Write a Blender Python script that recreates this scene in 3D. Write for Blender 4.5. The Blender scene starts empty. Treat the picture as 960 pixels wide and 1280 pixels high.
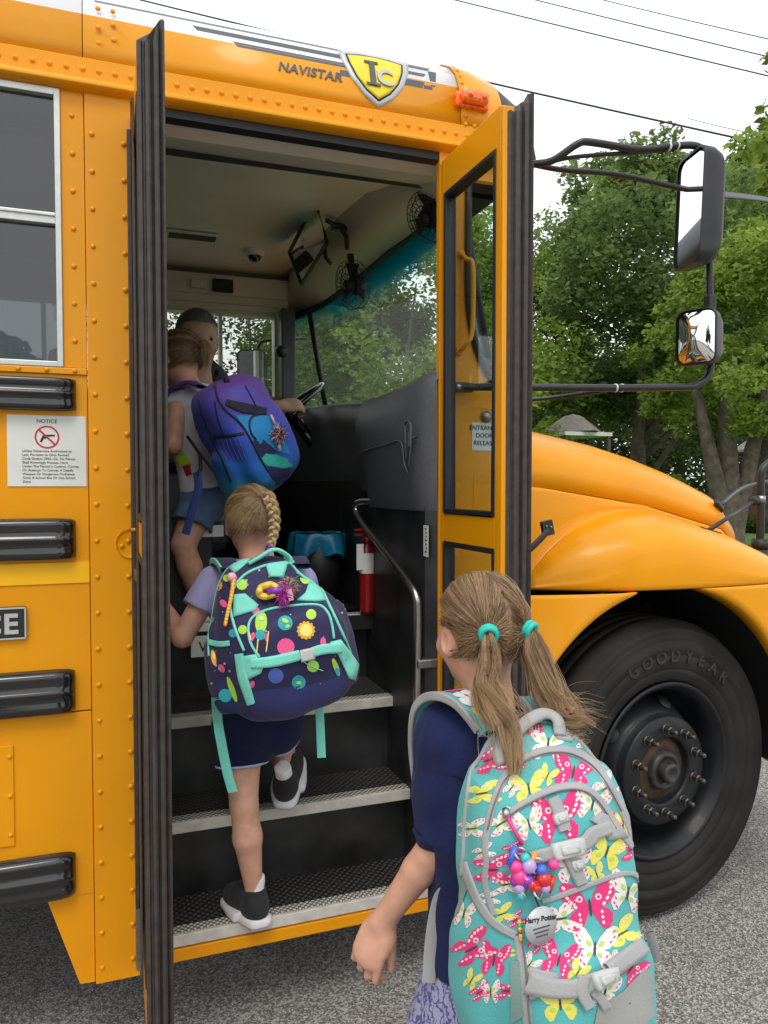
import bpy, bmesh, math, random
import numpy as np
from mathutils import Vector, Matrix, noise
from mathutils.bvhtree import BVHTree
random.seed(7); rng = np.random.default_rng(7)
SC = bpy.context.scene
R_ = math.radians

# ------------------------------------------------------------------ camera, sky, sun, exposure
YAW, PITCH, DIST, EYE, FPX = R_(19.87), R_(-2.0), 2.0, 1.48, 950.0
cam_d = bpy.data.cameras.new("camera"); cam = bpy.data.objects.new("camera", cam_d)
SC.collection.objects.link(cam); SC.camera = cam
cam.location = (0, -DIST, EYE)
cam.rotation_euler = (math.pi/2 + PITCH, 0, -YAW)
cam_d.sensor_fit = 'VERTICAL'; cam_d.sensor_height = 24.0
cam_d.lens = 24.0 * FPX / 1280.0
cam_d.clip_start = 0.02; cam_d.clip_end = 2000

SUN_EL, SUN_AZ = R_(58), R_(200)
w = bpy.data.worlds.new("World"); SC.world = w; w.use_nodes = True
nt = w.node_tree; nt.nodes.clear()
out = nt.nodes.new('ShaderNodeOutputWorld'); bg = nt.nodes.new('ShaderNodeBackground')
sky = nt.nodes.new('ShaderNodeTexSky'); sky.sky_type = 'NISHITA'; sky.sun_disc = False
sky.sun_elevation = SUN_EL; sky.sun_rotation = SUN_AZ; sky.dust_density = 6; sky.air_density = 2.0; sky.altitude = 200
mixc = nt.nodes.new('ShaderNodeMixRGB'); mixc.inputs[0].default_value = 0.86
mixc.inputs[2].default_value = (10.6, 10.9, 11.2, 1)          # even white overcast
nt.links.new(sky.outputs[0], mixc.inputs[1]); nt.links.new(mixc.outputs[0], bg.inputs[0])
bg.inputs[1].default_value = 0.15; nt.links.new(bg.outputs[0], out.inputs[0])
sd = bpy.data.lights.new("sun", 'SUN'); sun = bpy.data.objects.new("sun", sd); SC.collection.objects.link(sun)
sd.energy = 1.3; sd.angle = R_(22); sd.color = (1.0, .96, .9)
_sd = Vector((math.sin(SUN_AZ)*math.cos(SUN_EL), math.cos(SUN_AZ)*math.cos(SUN_EL), math.sin(SUN_EL)))
sun.rotation_euler = _sd.to_track_quat('Z', 'Y').to_euler()
SC.view_settings.view_transform = 'Standard'; SC.view_settings.look = 'None'
SC.view_settings.exposure = -0.12; SC.view_settings.gamma = 1; SC.view_settings.use_curve_mapping = False
SC.render.engine = 'CYCLES'
SC.cycles.max_bounces = 8; SC.cycles.transparent_max_bounces = 16; SC.cycles.use_denoising = True
SC.cycles.diffuse_bounces = 4; SC.cycles.glossy_bounces = 4; SC.cycles.transmission_bounces = 6
SC.cycles.caustics_reflective = False; SC.cycles.caustics_refractive = False

# ------------------------------------------------------------------ survey: photo point -> place
_F = np.array([math.sin(YAW)*math.cos(PITCH), math.cos(YAW)*math.cos(PITCH), math.sin(PITCH)])
_R = np.array([math.cos(YAW), -math.sin(YAW), 0.0]); _U = np.cross(_R, _F)
_C = np.array([0.0, -DIST, EYE])
def at(x, y, Y=None, X=None, Z=None, d=None):
    r = _F + _R*(x-480)/FPX - _U*(y-640)/FPX
    t = (Y-_C[1])/r[1] if Y is not None else X/r[0] if X is not None else (Z-_C[2])/r[2] if Z is not None else d
    return Vector(_C + r*t)

# ------------------------------------------------------------------ materials
def mat(name, col, rough=.5, metal=0., coat=0., spec=.5, nscale=None, namt=.08, bump=0., bscale=60., sub=0., trans=None, sheen=0., dirt=0.):
    m = bpy.data.materials.new(name); m.use_nodes = True; t = m.node_tree; b = t.nodes['Principled BSDF']
    b.inputs['Base Color'].default_value = (*col, 1); b.inputs['Roughness'].default_value = rough
    b.inputs['Metallic'].default_value = metal; b.inputs['Coat Weight'].default_value = coat
    b.inputs['Coat Roughness'].default_value = .06
    b.inputs['Specular IOR Level'].default_value = spec
    if sheen: b.inputs['Sheen Weight'].default_value = sheen; b.inputs['Sheen Roughness'].default_value = .5
    if sub: b.inputs['Subsurface Weight'].default_value = sub; b.inputs['Subsurface Radius'].default_value = (.012, .005, .003); b.inputs['Subsurface Scale'].default_value = 1.
    tc = t.nodes.new('ShaderNodeTexCoord')
    if nscale:
        n = t.nodes.new('ShaderNodeTexNoise'); n.inputs['Scale'].default_value = nscale; n.inputs['Detail'].default_value = 6
        t.links.new(tc.outputs['Object'], n.inputs['Vector'])
        mr = t.nodes.new('ShaderNodeMapRange'); mr.inputs[1].default_value = .3; mr.inputs[2].default_value = .7
        mr.inputs[3].default_value = 1-namt; mr.inputs[4].default_value = 1+namt
        t.links.new(n.outputs[0], mr.inputs[0])
        mx = t.nodes.new('ShaderNodeMixRGB'); mx.blend_type = 'MULTIPLY'; mx.inputs[0].default_value = 1
        mx.inputs[1].default_value = (*col, 1); t.links.new(mr.outputs[0], mx.inputs[2])
        t.links.new(mx.outputs[0], b.inputs['Base Color'])
        if dirt:
            mr2 = t.nodes.new('ShaderNodeMapRange'); mr2.inputs[1].default_value = .35; mr2.inputs[2].default_value = .75
            mr2.inputs[3].default_value = rough; mr2.inputs[4].default_value = min(1, rough+dirt)
            t.links.new(n.outputs[0], mr2.inputs[0]); t.links.new(mr2.outputs[0], b.inputs['Roughness'])
    if bump:
        n2 = t.nodes.new('ShaderNodeTexNoise'); n2.inputs['Scale'].default_value = bscale; n2.inputs['Detail'].default_value = 4
        t.links.new(tc.outputs['Object'], n2.inputs['Vector'])
        bp = t.nodes.new('ShaderNodeBump'); bp.inputs['Strength'].default_value = bump; bp.inputs['Distance'].default_value = .004
        t.links.new(n2.outputs[0], bp.inputs['Height']); t.links.new(bp.outputs[0], b.inputs['Normal'])
        t.links.new(bp.outputs[0], b.inputs['Coat Normal'])
    return m

def glass(name, tint=(1,1,1), band=None, rough=0.0, refl=1.0, haze=0.):
    """thin pane: tinted see-through plus a mirror share by Fresnel; band=(z0,z1,colour) for a dyed shade band"""
    m = bpy.data.materials.new(name); m.use_nodes = True; t = m.node_tree; t.nodes.clear()
    o = t.nodes.new('ShaderNodeOutputMaterial'); mx = t.nodes.new('ShaderNodeMixShader')
    tr = t.nodes.new('ShaderNodeBsdfTransparent'); gl = t.nodes.new('ShaderNodeBsdfGlossy')
    gl.inputs['Roughness'].default_value = rough; tr.inputs[0].default_value = (*tint, 1)
    fr = t.nodes.new('ShaderNodeFresnel'); fr.inputs[0].default_value = 1.55
    g = t.nodes.new('ShaderNodeNewGeometry')
    io = t.nodes.new('ShaderNodeMapRange'); io.inputs[3].default_value = 1.5; io.inputs[4].default_value = 1/1.5
    t.links.new(g.outputs['Backfacing'], io.inputs[0]); t.links.new(io.outputs[0], fr.inputs[0])
    mu = t.nodes.new('ShaderNodeMath'); mu.operation = 'MULTIPLY'; mu.inputs[1].default_value = refl; mu.use_clamp = True
    t.links.new(fr.outputs[0], mu.inputs[0]); t.links.new(mu.outputs[0], mx.inputs[0])
    t.links.new(tr.outputs[0], mx.inputs[1]); t.links.new(gl.outputs[0], mx.inputs[2])
    if band:
        tc = t.nodes.new('ShaderNodeTexCoord'); sp = t.nodes.new('ShaderNodeSeparateXYZ')
        t.links.new(tc.outputs['Object'], sp.inputs[0])
        nz = t.nodes.new('ShaderNodeTexNoise'); nz.inputs['Scale'].default_value = 30
        mp = t.nodes.new('ShaderNodeMapping'); mp.inputs['Scale'].default_value = (1, 1, .02)
        t.links.new(tc.outputs['Object'], mp.inputs[0]); t.links.new(mp.outputs[0], nz.inputs['Vector'])
        ad = t.nodes.new('ShaderNodeMath'); ad.operation = 'MULTIPLY_ADD'; ad.inputs[1].default_value = .05
        t.links.new(nz.outputs[0], ad.inputs[0]); t.links.new(sp.outputs[2], ad.inputs[2])
        mr = t.nodes.new('ShaderNodeMapRange'); mr.interpolation_type = 'SMOOTHSTEP'
        mr.inputs[1].default_value = band[0]; mr.inputs[2].default_value = band[1]
        t.links.new(ad.outputs[0], mr.inputs[0])
        mc = t.nodes.new('ShaderNodeMixRGB'); mc.inputs[1].default_value = (*tint, 1); mc.inputs[2].default_value = (*band[2], 1)
        t.links.new(mr.outputs[0], mc.inputs[0]); t.links.new(mc.outputs[0], tr.inputs[0])
    if haze:  # pale diffuse veil paints whitish haze, brightening the view; tealer in the band
        df = t.nodes.new('ShaderNodeBsdfDiffuse'); tl = t.nodes.new('ShaderNodeBsdfTranslucent'); dc = t.nodes.new('ShaderNodeMixRGB'); dc.inputs[1].default_value = (.55, .60, .58, 1); dc.inputs[2].default_value = (.0, .42, .62, 1); t.links.new(mr.outputs[0], dc.inputs[0])
        t.links.new(dc.outputs[0], df.inputs[0]); t.links.new(dc.outputs[0], tl.inputs[0]); df2 = t.nodes.new('ShaderNodeMath'); df2.operation = 'MULTIPLY_ADD'; df2.inputs[1].default_value = .20; df2.inputs[2].default_value = haze; t.links.new(mr.outputs[0], df2.inputs[0])
        md = t.nodes.new('ShaderNodeMixShader'); md.inputs[0].default_value = .6; t.links.new(df.outputs[0], md.inputs[1]); t.links.new(tl.outputs[0], md.inputs[2])
        m3 = t.nodes.new('ShaderNodeMixShader'); t.links.new(df2.outputs[0], m3.inputs[0]); t.links.new(mx.outputs[0], m3.inputs[1]); t.links.new(md.outputs[0], m3.inputs[2]); t.links.new(m3.outputs[0], o.inputs[0]); return m
    t.links.new(mx.outputs[0], o.inputs[0])
    return m

def dotted(name, base, dot, scale, size=.35, rough=.6, strength=.6):
    """moulded rubber with raised round studs, in object space"""
    m = mat(name, base, rough); t = m.node_tree; b = t.nodes['Principled BSDF']
    tc = t.nodes.new('ShaderNodeTexCoord'); v = t.nodes.new('ShaderNodeTexVoronoi'); v.inputs['Scale'].default_value = scale
    v.inputs['Randomness'].default_value = 0.0
    mp = t.nodes.new('ShaderNodeMapping'); mp.inputs['Rotation'].default_value = (0, 0, R_(45))
    t.links.new(tc.outputs['Object'], mp.inputs[0]); t.links.new(mp.outputs[0], v.inputs['Vector'])
    v.voronoi_dimensions = '2D'
    mr = t.nodes.new('ShaderNodeMapRange'); mr.interpolation_type = 'SMOOTHSTEP'
    mr.inputs[1].default_value = size+.1; mr.inputs[2].default_value = size-.06
    t.links.new(v.outputs['Distance'], mr.inputs[0])
    mc = t.nodes.new('ShaderNodeMixRGB'); mc.inputs[1].default_value = (*base, 1); mc.inputs[2].default_value = (*dot, 1)
    t.links.new(mr.outputs[0], mc.inputs[0]); t.links.new(mc.outputs[0], b.inputs['Base Color'])
    bp = t.nodes.new('ShaderNodeBump'); bp.inputs['Strength'].default_value = strength; bp.inputs['Distance'].default_value = .003
    t.links.new(mr.outputs[0], bp.inputs['Height']); t.links.new(bp.outputs[0], b.inputs['Normal'])
    return m

# ------------------------------------------------------------------ mesh helpers
class MB:
    def __init__(s): s.v = []; s.f = []; s.m = []; s.sm = []
    def add(s, vs, fs, mi=0, smooth=False):
        o = len(s.v); s.v += [tuple(p) for p in vs]; s.f += [tuple(i+o for i in f) for f in fs]
        s.m += [mi]*len(fs); s.sm += [smooth]*len(fs); return s
    def box(s, a, b, mi=0):
        x0,x1 = sorted((a[0],b[0])); y0,y1 = sorted((a[1],b[1])); z0,z1 = sorted((a[2],b[2]))
        v = [(x0,y0,z0),(x1,y0,z0),(x1,y1,z0),(x0,y1,z0),(x0,y0,z1),(x1,y0,z1),(x1,y1,z1),(x0,y1,z1)]
        return s.add(v, [(0,3,2,1),(4,5,6,7),(0,1,5,4),(1,2,6,5),(2,3,7,6),(3,0,4,7)], mi)
    def obox(s, c, ax, ay, az, mi=0):
        c = Vector(c); ax=Vector(ax); ay=Vector(ay); az=Vector(az)
        v = [c+i*ax+j*ay+k*az for k in (-1,1) for j in (-1,1) for i in (-1,1)]
        return s.add(v, [(0,2,3,1),(4,5,7,6),(0,1,5,4),(1,3,7,5),(3,2,6,7),(2,0,4,6)], mi)
    def tube(s, pts, r, n=10, mi=0, caps=True, smooth=True, flat=None):
        """round tube through points; r number or list; flat=(scale, dir) squashes"""
        P = [Vector(p) for p in pts]; k = len(P); rs = r if hasattr(r, '__len__') else [r]*k
        T = [(P[min(i+1,k-1)]-P[max(i-1,0)]).normalized() for i in range(k)]
        up = Vector((0,0,1)) if abs(T[0].z) < .9 else Vector((1,0,0))
        if flat: up = Vector(flat[1])
        a = (up - T[0]*up.dot(T[0])).normalized(); vs = []
        for i in range(k):
            if flat: a = Vector(flat[1])
            a = (a - T[i]*a.dot(T[i])).normalized(); b = T[i].cross(a)
            for j in range(n):
                th = 2*math.pi*j/n
                vs.append(P[i] + (a*math.cos(th)*(flat[0] if flat else 1) + b*math.sin(th))*rs[i])
        fs = [(i*n+j, i*n+(j+1)%n, (i+1)*n+(j+1)%n, (i+1)*n+j) for i in range(k-1) for j in range(n)]
        if caps: fs += [tuple(reversed(range(n))), tuple((k-1)*n+j for j in range(n))]
        return s.add(vs, fs, mi, smooth)
    def cyl(s, p0, p1, r, n=20, mi=0, r2=None, smooth=True): return s.tube([p0, p1], [r, r if r2 is None else r2], n, mi, True, smooth)
    def lathe(s, prof, c, axis, n=48, mi=0, smooth=True, th0=0., th1=2*math.pi):
        """prof: (radius, along) pairs"""
        c = Vector(c); ax = Vector(axis).normalized(); up = Vector((0,0,1)) if abs(ax.z) < .9 else Vector((1,0,0))
        a = (up-ax*up.dot(ax)).normalized(); b = ax.cross(a); vs = []
        closed = abs(th1-th0-2*math.pi) < 1e-6; k = n if closed else n+1
        for r, h in prof:
            for j in range(k):
                th = th0+(th1-th0)*j/n
                vs.append(c + ax*h + (a*math.cos(th)+b*math.sin(th))*r)
        fs = [(i*k+j, i*k+(j+1)%k, (i+1)*k+(j+1)%k, (i+1)*k+j) for i in range(len(prof)-1) for j in range(n)]
        return s.add(vs, fs, mi, smooth)
    def prism(s, pts, d, mi=0, smooth=False):
        """polygon pts (3-D, in order) pushed along d"""
        P = [Vector(p) for p in pts]; d = Vector(d); n = len(P)
        vs = P + [p+d for p in P]
        return s.add(vs, [tuple(range(n)), tuple(reversed(range(n, 2*n)))] + [(i, i+n, (i+1)%n+n, (i+1)%n) for i in range(n)], mi, smooth)
    def grid(s, rows, mi=0, smooth=True, closed=False):
        n = len(rows[0]); vs = [p for r in rows for p in r]; m = n if closed else n-1
        return s.add(vs, [(i*n+j, i*n+(j+1)%n, (i+1)*n+(j+1)%n, (i+1)*n+j) for i in range(len(rows)-1) for j in range(m)], mi, smooth)
    def dome(s, c, nrm, r, h, n=8, mi=0):
        return s.lathe([(r, 0), (r*.92, h*.45), (r*.6, h*.85), (0.0002, h)], c, nrm, n, mi)
    def ball(s, c, r, n=12, mi=0, sc=(1,1,1)):
        vs = []; m = n//2
        for i in range(m+1):
            ph = math.pi*i/m
            for j in range(n):
                th = 2*math.pi*j/n
                vs.append((c[0]+r*sc[0]*math.sin(ph)*math.cos(th), c[1]+r*sc[1]*math.sin(ph)*math.sin(th), c[2]+r*sc[2]*math.cos(ph)))
        return s.add(vs, [(i*n+j, (i+1)*n+j, (i+1)*n+(j+1)%n, i*n+(j+1)%n) for i in range(m) for j in range(n)], mi, True)
    def build(s, name, mats, parent=None, bevel=0., solid=0., fix=True):
        me = bpy.data.meshes.new(name); me.from_pydata(s.v, [], s.f); 
        for m in (mats if isinstance(mats, (list, tuple)) else [mats]): me.materials.append(m)
        me.polygons.foreach_set('material_index', s.m); me.polygons.foreach_set('use_smooth', s.sm)
        if fix:
            bm = bmesh.new(); bm.from_mesh(me); bmesh.ops.remove_doubles(bm, verts=bm.verts, dist=1e-5)
            bmesh.ops.recalc_face_normals(bm, faces=bm.faces); bm.to_mesh(me); bm.free()
        me.update(); o = bpy.data.objects.new(name, me); SC.collection.objects.link(o)
        if parent is not None: put(o, parent)
        if solid: md = o.modifiers.new('solid', 'SOLIDIFY'); md.thickness = solid; md.offset = 0
        if bevel:
            md = o.modifiers.new('bevel', 'BEVEL'); md.width = bevel; md.segments = 2; md.limit_method = 'ANGLE'; md.angle_limit = R_(40)
            md.harden_normals = False
        return o

def put(o, parent):
    o.parent = parent; wl = Vector((0,0,0)); p = parent
    while p is not None: wl += Vector(p.location); p = p.parent
    o.location = -wl
def tag(o, label=None, cat=None, group=None, kind=None):
    if label: o['label'] = label
    if cat: o['category'] = cat
    if group: o['group'] = group
    if kind: o['kind'] = kind
    return o
def empty(name, loc, label=None, cat=None, group=None):
    o = bpy.data.objects.new(name, None); SC.collection.objects.link(o); o.location = loc; o.empty_display_size = .1
    return tag(o, label, cat, group)
def arc(c, r, a0, a1, n): return [(c[0]+r*math.cos(a0+(a1-a0)*i/n), c[1]+r*math.sin(a0+(a1-a0)*i/n)) for i in range(n+1)]
def smooth_path(pts, n=6):
    P = [Vector(p) for p in pts]; out = []
    for i in range(len(P)-1):
        p0, p1, p2, p3 = P[max(i-1,0)], P[i], P[i+1], P[min(i+2, len(P)-1)]
        for k in range(n):
            t = k/n; out.append(.5*((2*p1)+(p2-p0)*t+(2*p0-5*p1+4*p2-p3)*t*t+(3*p1-p0-3*p2+p3)*t**3))
    return out + [P[-1]]
def text(name, body, size, o3, ux, uy, m, parent, depth=.0006, bold=False, align='LEFT', spacing=1., line=1., shear=0.):
    """letters as flat raised mesh: origin o3, reading along ux, up along uy"""
    cu = bpy.data.curves.new(name, 'FONT'); cu.body = body; cu.size = size; cu.extrude = depth; cu.align_x = align
    cu.space_character = spacing; cu.space_line = line; cu.shear = shear; cu.resolution_u = 3
    if bold: cu.offset = size*.028
    tmp = bpy.data.objects.new(name, cu); SC.collection.objects.link(tmp)
    me = bpy.data.meshes.new_from_object(tmp.evaluated_get(bpy.context.evaluated_depsgraph_get()))
    bpy.data.objects.remove(tmp); bpy.data.curves.remove(cu)
    ux = Vector(ux).normalized(); uy = Vector(uy).normalized(); uz = ux.cross(uy)
    M = Matrix((ux, uy, uz)).transposed().to_4x4(); M.translation = Vector(o3)
    me.transform(M); me.materials.clear(); me.materials.append(m)
    o = bpy.data.objects.new(name, me); SC.collection.objects.link(o)
    if parent is not None: put(o, parent)
    return o

# ------------------------------------------------------------------ soft-form modelling (signed distance field -> mesh)
class Field:
    """bounded distance field on a regular grid"""
    def __init__(s, lo, hi, h):
        s.lo = np.array(lo, float); s.h = h; s.n = np.ceil((np.array(hi)-s.lo)/h).astype(int)+1
        s.f = np.full(s.n, .08, np.float32)
    def _win(s, a, b, m):
        i0 = np.clip(np.floor((np.array(a)-m-s.lo)/s.h).astype(int), 0, s.n); i1 = np.clip(np.ceil((np.array(b)+m-s.lo)/s.h).astype(int)+1, 0, s.n)
        if (i1 <= i0).any(): return None, None
        sl = tuple(slice(x, y) for x, y in zip(i0, i1))
        g = np.meshgrid(*[s.lo[k]+s.h*np.arange(i0[k], i1[k]) for k in range(3)], indexing='ij')
        return sl, np.stack(g, -1).astype(np.float32)
    def _mix(s, sl, d, k, mode):
        f = s.f[sl]; d = d.astype(np.float32)
        if mode == 'add':
            if k > 0: hh = np.clip(.5+.5*(f-d)/k, 0, 1); s.f[sl] = f*(1-hh)+d*hh-k*hh*(1-hh)
            else: s.f[sl] = np.minimum(f, d)
        elif mode == 'cut':
            if k > 0: hh = np.clip(.5-.5*(f+d)/k, 0, 1); s.f[sl] = f*(1-hh)-d*hh+k*hh*(1-hh)
            else: s.f[sl] = np.maximum(f, -d)
    def cone(s, a, b, ra, rb, k=.012, mode='add', sq=None):
        """tapered capsule; sq=(dir, factor) flattens it across dir"""
        a = np.array(a, float); b = np.array(b, float); m = max(ra, rb)+max(k, .01)+s.h*2
        sl, P = s._win(np.minimum(a, b), np.maximum(a, b), m)
        if sl is None: return s
        ab = b-a; t = np.clip(((P-a)@ab)/max(ab@ab, 1e-12), 0, 1)[..., None]; q = P-(a+t*ab)
        if sq is not None:
            dv = np.array(sq[0], float); dv /= np.linalg.norm(dv); q = q + (q@dv)[..., None]*dv*(1/sq[1]-1)
        s._mix(sl, np.linalg.norm(q, axis=-1)-(ra+(rb-ra)*t[..., 0]), k, mode); return s
    def ell(s, c, r, M=None, k=.012, mode='add', p=2.):
        """(super)ellipsoid; M rows = local axes"""
        c = np.array(c, float); r = np.array(r, float); m = r.max()+max(k, .01)+s.h*2
        sl, P = s._win(c, c, m)
        if sl is None: return s
        q = P-c
        if M is not None: q = q@np.array(M, float).T
        e = (np.abs(q/r)**p).sum(-1)**(1/p)
        s._mix(sl, (e-1)*r.min() if p > 2 else e*(e-1)/np.maximum(np.linalg.norm(q/(r*r), axis=-1), 1e-6), k, mode); return s
    def fn(s, a, b, fun, k=.0, mode='add', m=.02):
        sl, P = s._win(np.array(a), np.array(b), m)
        if sl is not None: s._mix(sl, fun(P), k, mode)
        return s
    def cut_plane(s, c, n):
        """removes what lies on the side n points to"""
        n = np.array(n, float); n /= np.linalg.norm(n)
        sl, P = s._win(s.lo, s.lo+s.h*s.n, 0); s.f[sl] = np.maximum(s.f[sl], ((P-np.array(c))@n).astype(np.float32)); return s
    def warp(s, amp, scale, seed=0, aniso=(1,1,1)):
        """cheap folds: sum of rotated sines"""
        sl, P = s._win(s.lo, s.lo+s.h*s.n, 0); r = np.random.default_rng(seed); d = 0
        P = P*np.array(aniso)
        for i in range(7):
            v = r.normal(size=3); v /= np.linalg.norm(v); fq = scale*(.6+1.2*r.random()); w2 = r.normal(size=3)*scale*.35
            d = d+np.sin((P@v)*fq+r.random()*6+1.3*np.sin(P@w2))
        s.f[sl] += (amp*d/3).astype(np.float32); return s
    def mesh(s):
        f = s.f.copy(); f[[0,-1]] = .05; f[:, [0,-1]] = .05; f[:, :, [0,-1]] = .05; f[f == 0] = 1e-9
        ins = f < 0; nx, ny, nz = (x-1 for x in f.shape)
        corners = [(i,j,k) for i in (0,1) for j in (0,1) for k in (0,1)]
        def C(c): return f[c[0]:c[0]+nx, c[1]:c[1]+ny, c[2]:c[2]+nz]
        allin = np.ones((nx,ny,nz), bool); anyin = np.zeros((nx,ny,nz), bool)
        for c in corners: g = C(c) < 0; allin &= g; anyin |= g
        act = np.argwhere(anyin & ~allin); ids = -np.ones((nx,ny,nz), int); ids[tuple(act.T)] = np.arange(len(act))
        pos = np.zeros((len(act), 3)); num = np.zeros(len(act))
        for c in corners:
            for ax in range(3):
                if c[ax] == 1: continue
                c2 = list(c); c2[ax] = 1
                fa = f[tuple((act+np.array(c)).T)]; fb = f[tuple((act+np.array(c2)).T)]
                x = (fa < 0) != (fb < 0); t = np.where(x, fa/np.where(x, fa-fb, 1), 0)
                p = np.array(c, float)+t[:, None]*np.eye(3)[ax]
                pos += np.where(x[:, None], p, 0); num += x
        pos = pos/num[:, None]; V = s.lo+(act+pos)*s.h; Q = []
        for ax in range(3):
            o1, o2 = [(1,2),(2,0),(0,1)][ax]
            sa = [slice(None)]*3; sb = [slice(None)]*3; sa[ax] = slice(0,-1); sb[ax] = slice(1,None)
            ch = ins[tuple(sa)] != ins[tuple(sb)]; e = np.argwhere(ch)
            e = e[(e[:, o1] > 0) & (e[:, o2] > 0) & (e[:, o1] < f.shape[o1]-1) & (e[:, o2] < f.shape[o2]-1)]
            d1 = np.eye(3, dtype=int)[o1]; d2 = np.eye(3, dtype=int)[o2]
            q = np.stack([ids[tuple((e-a).T)] for a in (0*d1, d1, d1+d2, d2)], 1)
            fl = ins[tuple(e.T)]; q[~fl] = q[~fl][:, ::-1]; Q.append(q)
        return V, np.concatenate(Q)
    def build(s, name, mats, parent=None, smooth_it=1, keep=None, mfun=None):
        V, Q = s.mesh()
        if smooth_it:
            E = np.concatenate([Q[:, [0,1]], Q[:, [1,2]], Q[:, [2,3]], Q[:, [3,0]]])
            for _ in range(smooth_it):
                S = np.zeros_like(V); N = np.zeros(len(V))
                np.add.at(S, E[:, 0], V[E[:, 1]]); np.add.at(S, E[:, 1], V[E[:, 0]]); np.add.at(N, E[:, 0], 1); np.add.at(N, E[:, 1], 1)
                V = V*.5+.5*S/np.maximum(N, 1)[:, None]
        me = bpy.data.meshes.new(name); me.from_pydata(V.tolist(), [], Q.tolist())
        for m in (mats if isinstance(mats, (list, tuple)) else [mats]): me.materials.append(m)
        me.polygons.foreach_set('use_smooth', [True]*len(Q))
        if mfun is not None: me.polygons.foreach_set('material_index', mfun(V[Q].mean(1)).astype(int).tolist())
        me.update(); o = bpy.data.objects.new(name, me); SC.collection.objects.link(o)
        if parent is not None: put(o, parent)
        return o
# ------------------------------------------------------------------ shared materials
YEL = (.82, .325, .002)
M = dict(
 yellow=mat('school_bus_yellow', YEL, .27, coat=.15, spec=.25, nscale=2.2, namt=.07, dirt=.16, bump=.05, bscale=5),
 yellow_light=mat('reflective_yellow_tape', (.98, .50, .0), .35, nscale=5, namt=.03),
 black_gloss=mat('glossy_black_paint', (.012, .012, .013), .12, coat=.6, bump=.03, bscale=30),
 black=mat('black_plastic', (.018, .018, .019), .5, nscale=20, namt=.25),
 rubber=mat('dark_brown_rubber', (.050, .041, .036), .55, nscale=40, namt=.3, bump=.15, bscale=80),
 black_rubber=mat('black_rubber', (.018, .018, .019), .6, nscale=30, namt=.3),
 white=mat('white_paint', (.80, .81, .82), .35, coat=.3, nscale=1.5, namt=.03),
 cream=mat('cream_interior_paint', (.72, .68, .57), .45, nscale=3, namt=.06),
 ceil=mat('ceiling_panel_paint', (.74, .73, .68), .42, nscale=3, namt=.07),
 grey=mat('grey_moulded_plastic', (.078, .085, .092), .45, nscale=120, namt=.12, bump=.12, bscale=500),
 dark=mat('dark_vinyl', (.012, .012, .013), .55, nscale=14, namt=.35),
 riser=mat('black_step_riser', (.020, .021, .022), .42, nscale=7, namt=.8, bump=.2, bscale=40),
 steel=mat('brushed_steel', (.50, .49, .48), .28, metal=1., nscale=50, namt=.1),
 zinc=mat('dull_zinc', (.36, .35, .33), .38, metal=1., nscale=90, namt=.15),
 nose=mat('off_white_nosing', (.58, .55, .50), .55, nscale=25, namt=.16, bump=.1),
 seal=mat('window_gasket', (.014, .014, .015), .5),
 alum=mat('pale_aluminium', (.62, .62, .60), .38, metal=.55, nscale=40, namt=.08),
 sticker=mat('white_sticker', (.72, .73, .69), .45, nscale=18, namt=.04),
 ink=mat('black_ink', (.02, .02, .02), .6), redink=mat('red_ink', (.60, .02, .05), .5),
 chrome=mat('mirror_glass', (.92, .93, .94), .02, metal=1.),
 tube=mat('satin_black_tube', (.016, .016, .017), .38, nscale=60, namt=.2),
 amber=mat('amber_lens', (.95, .16, .008), .15, coat=.6, nscale=120, namt=.3),
 tyre=mat('tyre_rubber', (.018, .016, .0142), .74, spec=.3, nscale=6, namt=.5, bump=.12, bscale=90),
 rimp=mat('dark_blue_grey_wheel_paint', (.008, .010, .012), .42, coat=.08, spec=.35, nscale=12, namt=.25, dirt=.25),
 nut=mat('weathered_steel_nut', (.12, .105, .09), .45, metal=.8, nscale=90, namt=.4),
 rust=mat('rusty_hub', (.06, .030, .015), .8, nscale=22, namt=.75, bump=.3, bscale=60),
 decal_grey=mat('charcoal_stripe_film', (.075, .080, .095), .4, nscale=6, namt=.05),
 red=mat('red_enamel', (.28, .008, .008), .25, coat=.5, nscale=8, namt=.08),
)
M['tread'] = dotted('studded_black_tread', (.016, .015, .014), (.075, .070, .064), 62, .34, .5, .9)
M['nose_dot'] = dotted('studded_nosing', (.16, .145, .12), (.62, .59, .52), 85, .38, .5, .9)
M['g_door'] = glass('door_glass', (.80, .86, .86)); M['g_side'] = glass('smoked_side_glass', (.34, .36, .38), refl=2.4)
M['g_wind'] = glass('windscreen_glass', (.86, .97, .93), (2.31, 2.44, (.02, .42, .50)), refl=.35, haze=.13)
M['g_far'] = glass('driver_window_glass', (.80, .82, .80))

bus = empty('school_bus', (0, 1.1, 0), 'yellow school bus with its entrance doors open, children boarding', 'school bus')
WX = 2.2       # inner width

def rivets(mb, pts, nrm=(0,-1,0), r=.0068, h=.0045, mi=0):
    for p in pts: mb.dome(p, nrm, r*random.uniform(.92,1.08), h, 8, mi)
def line(a, b, n): a = Vector(a); b = Vector(b); return [a+(b-a)*i/(n-1) for i in range(n)]

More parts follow.
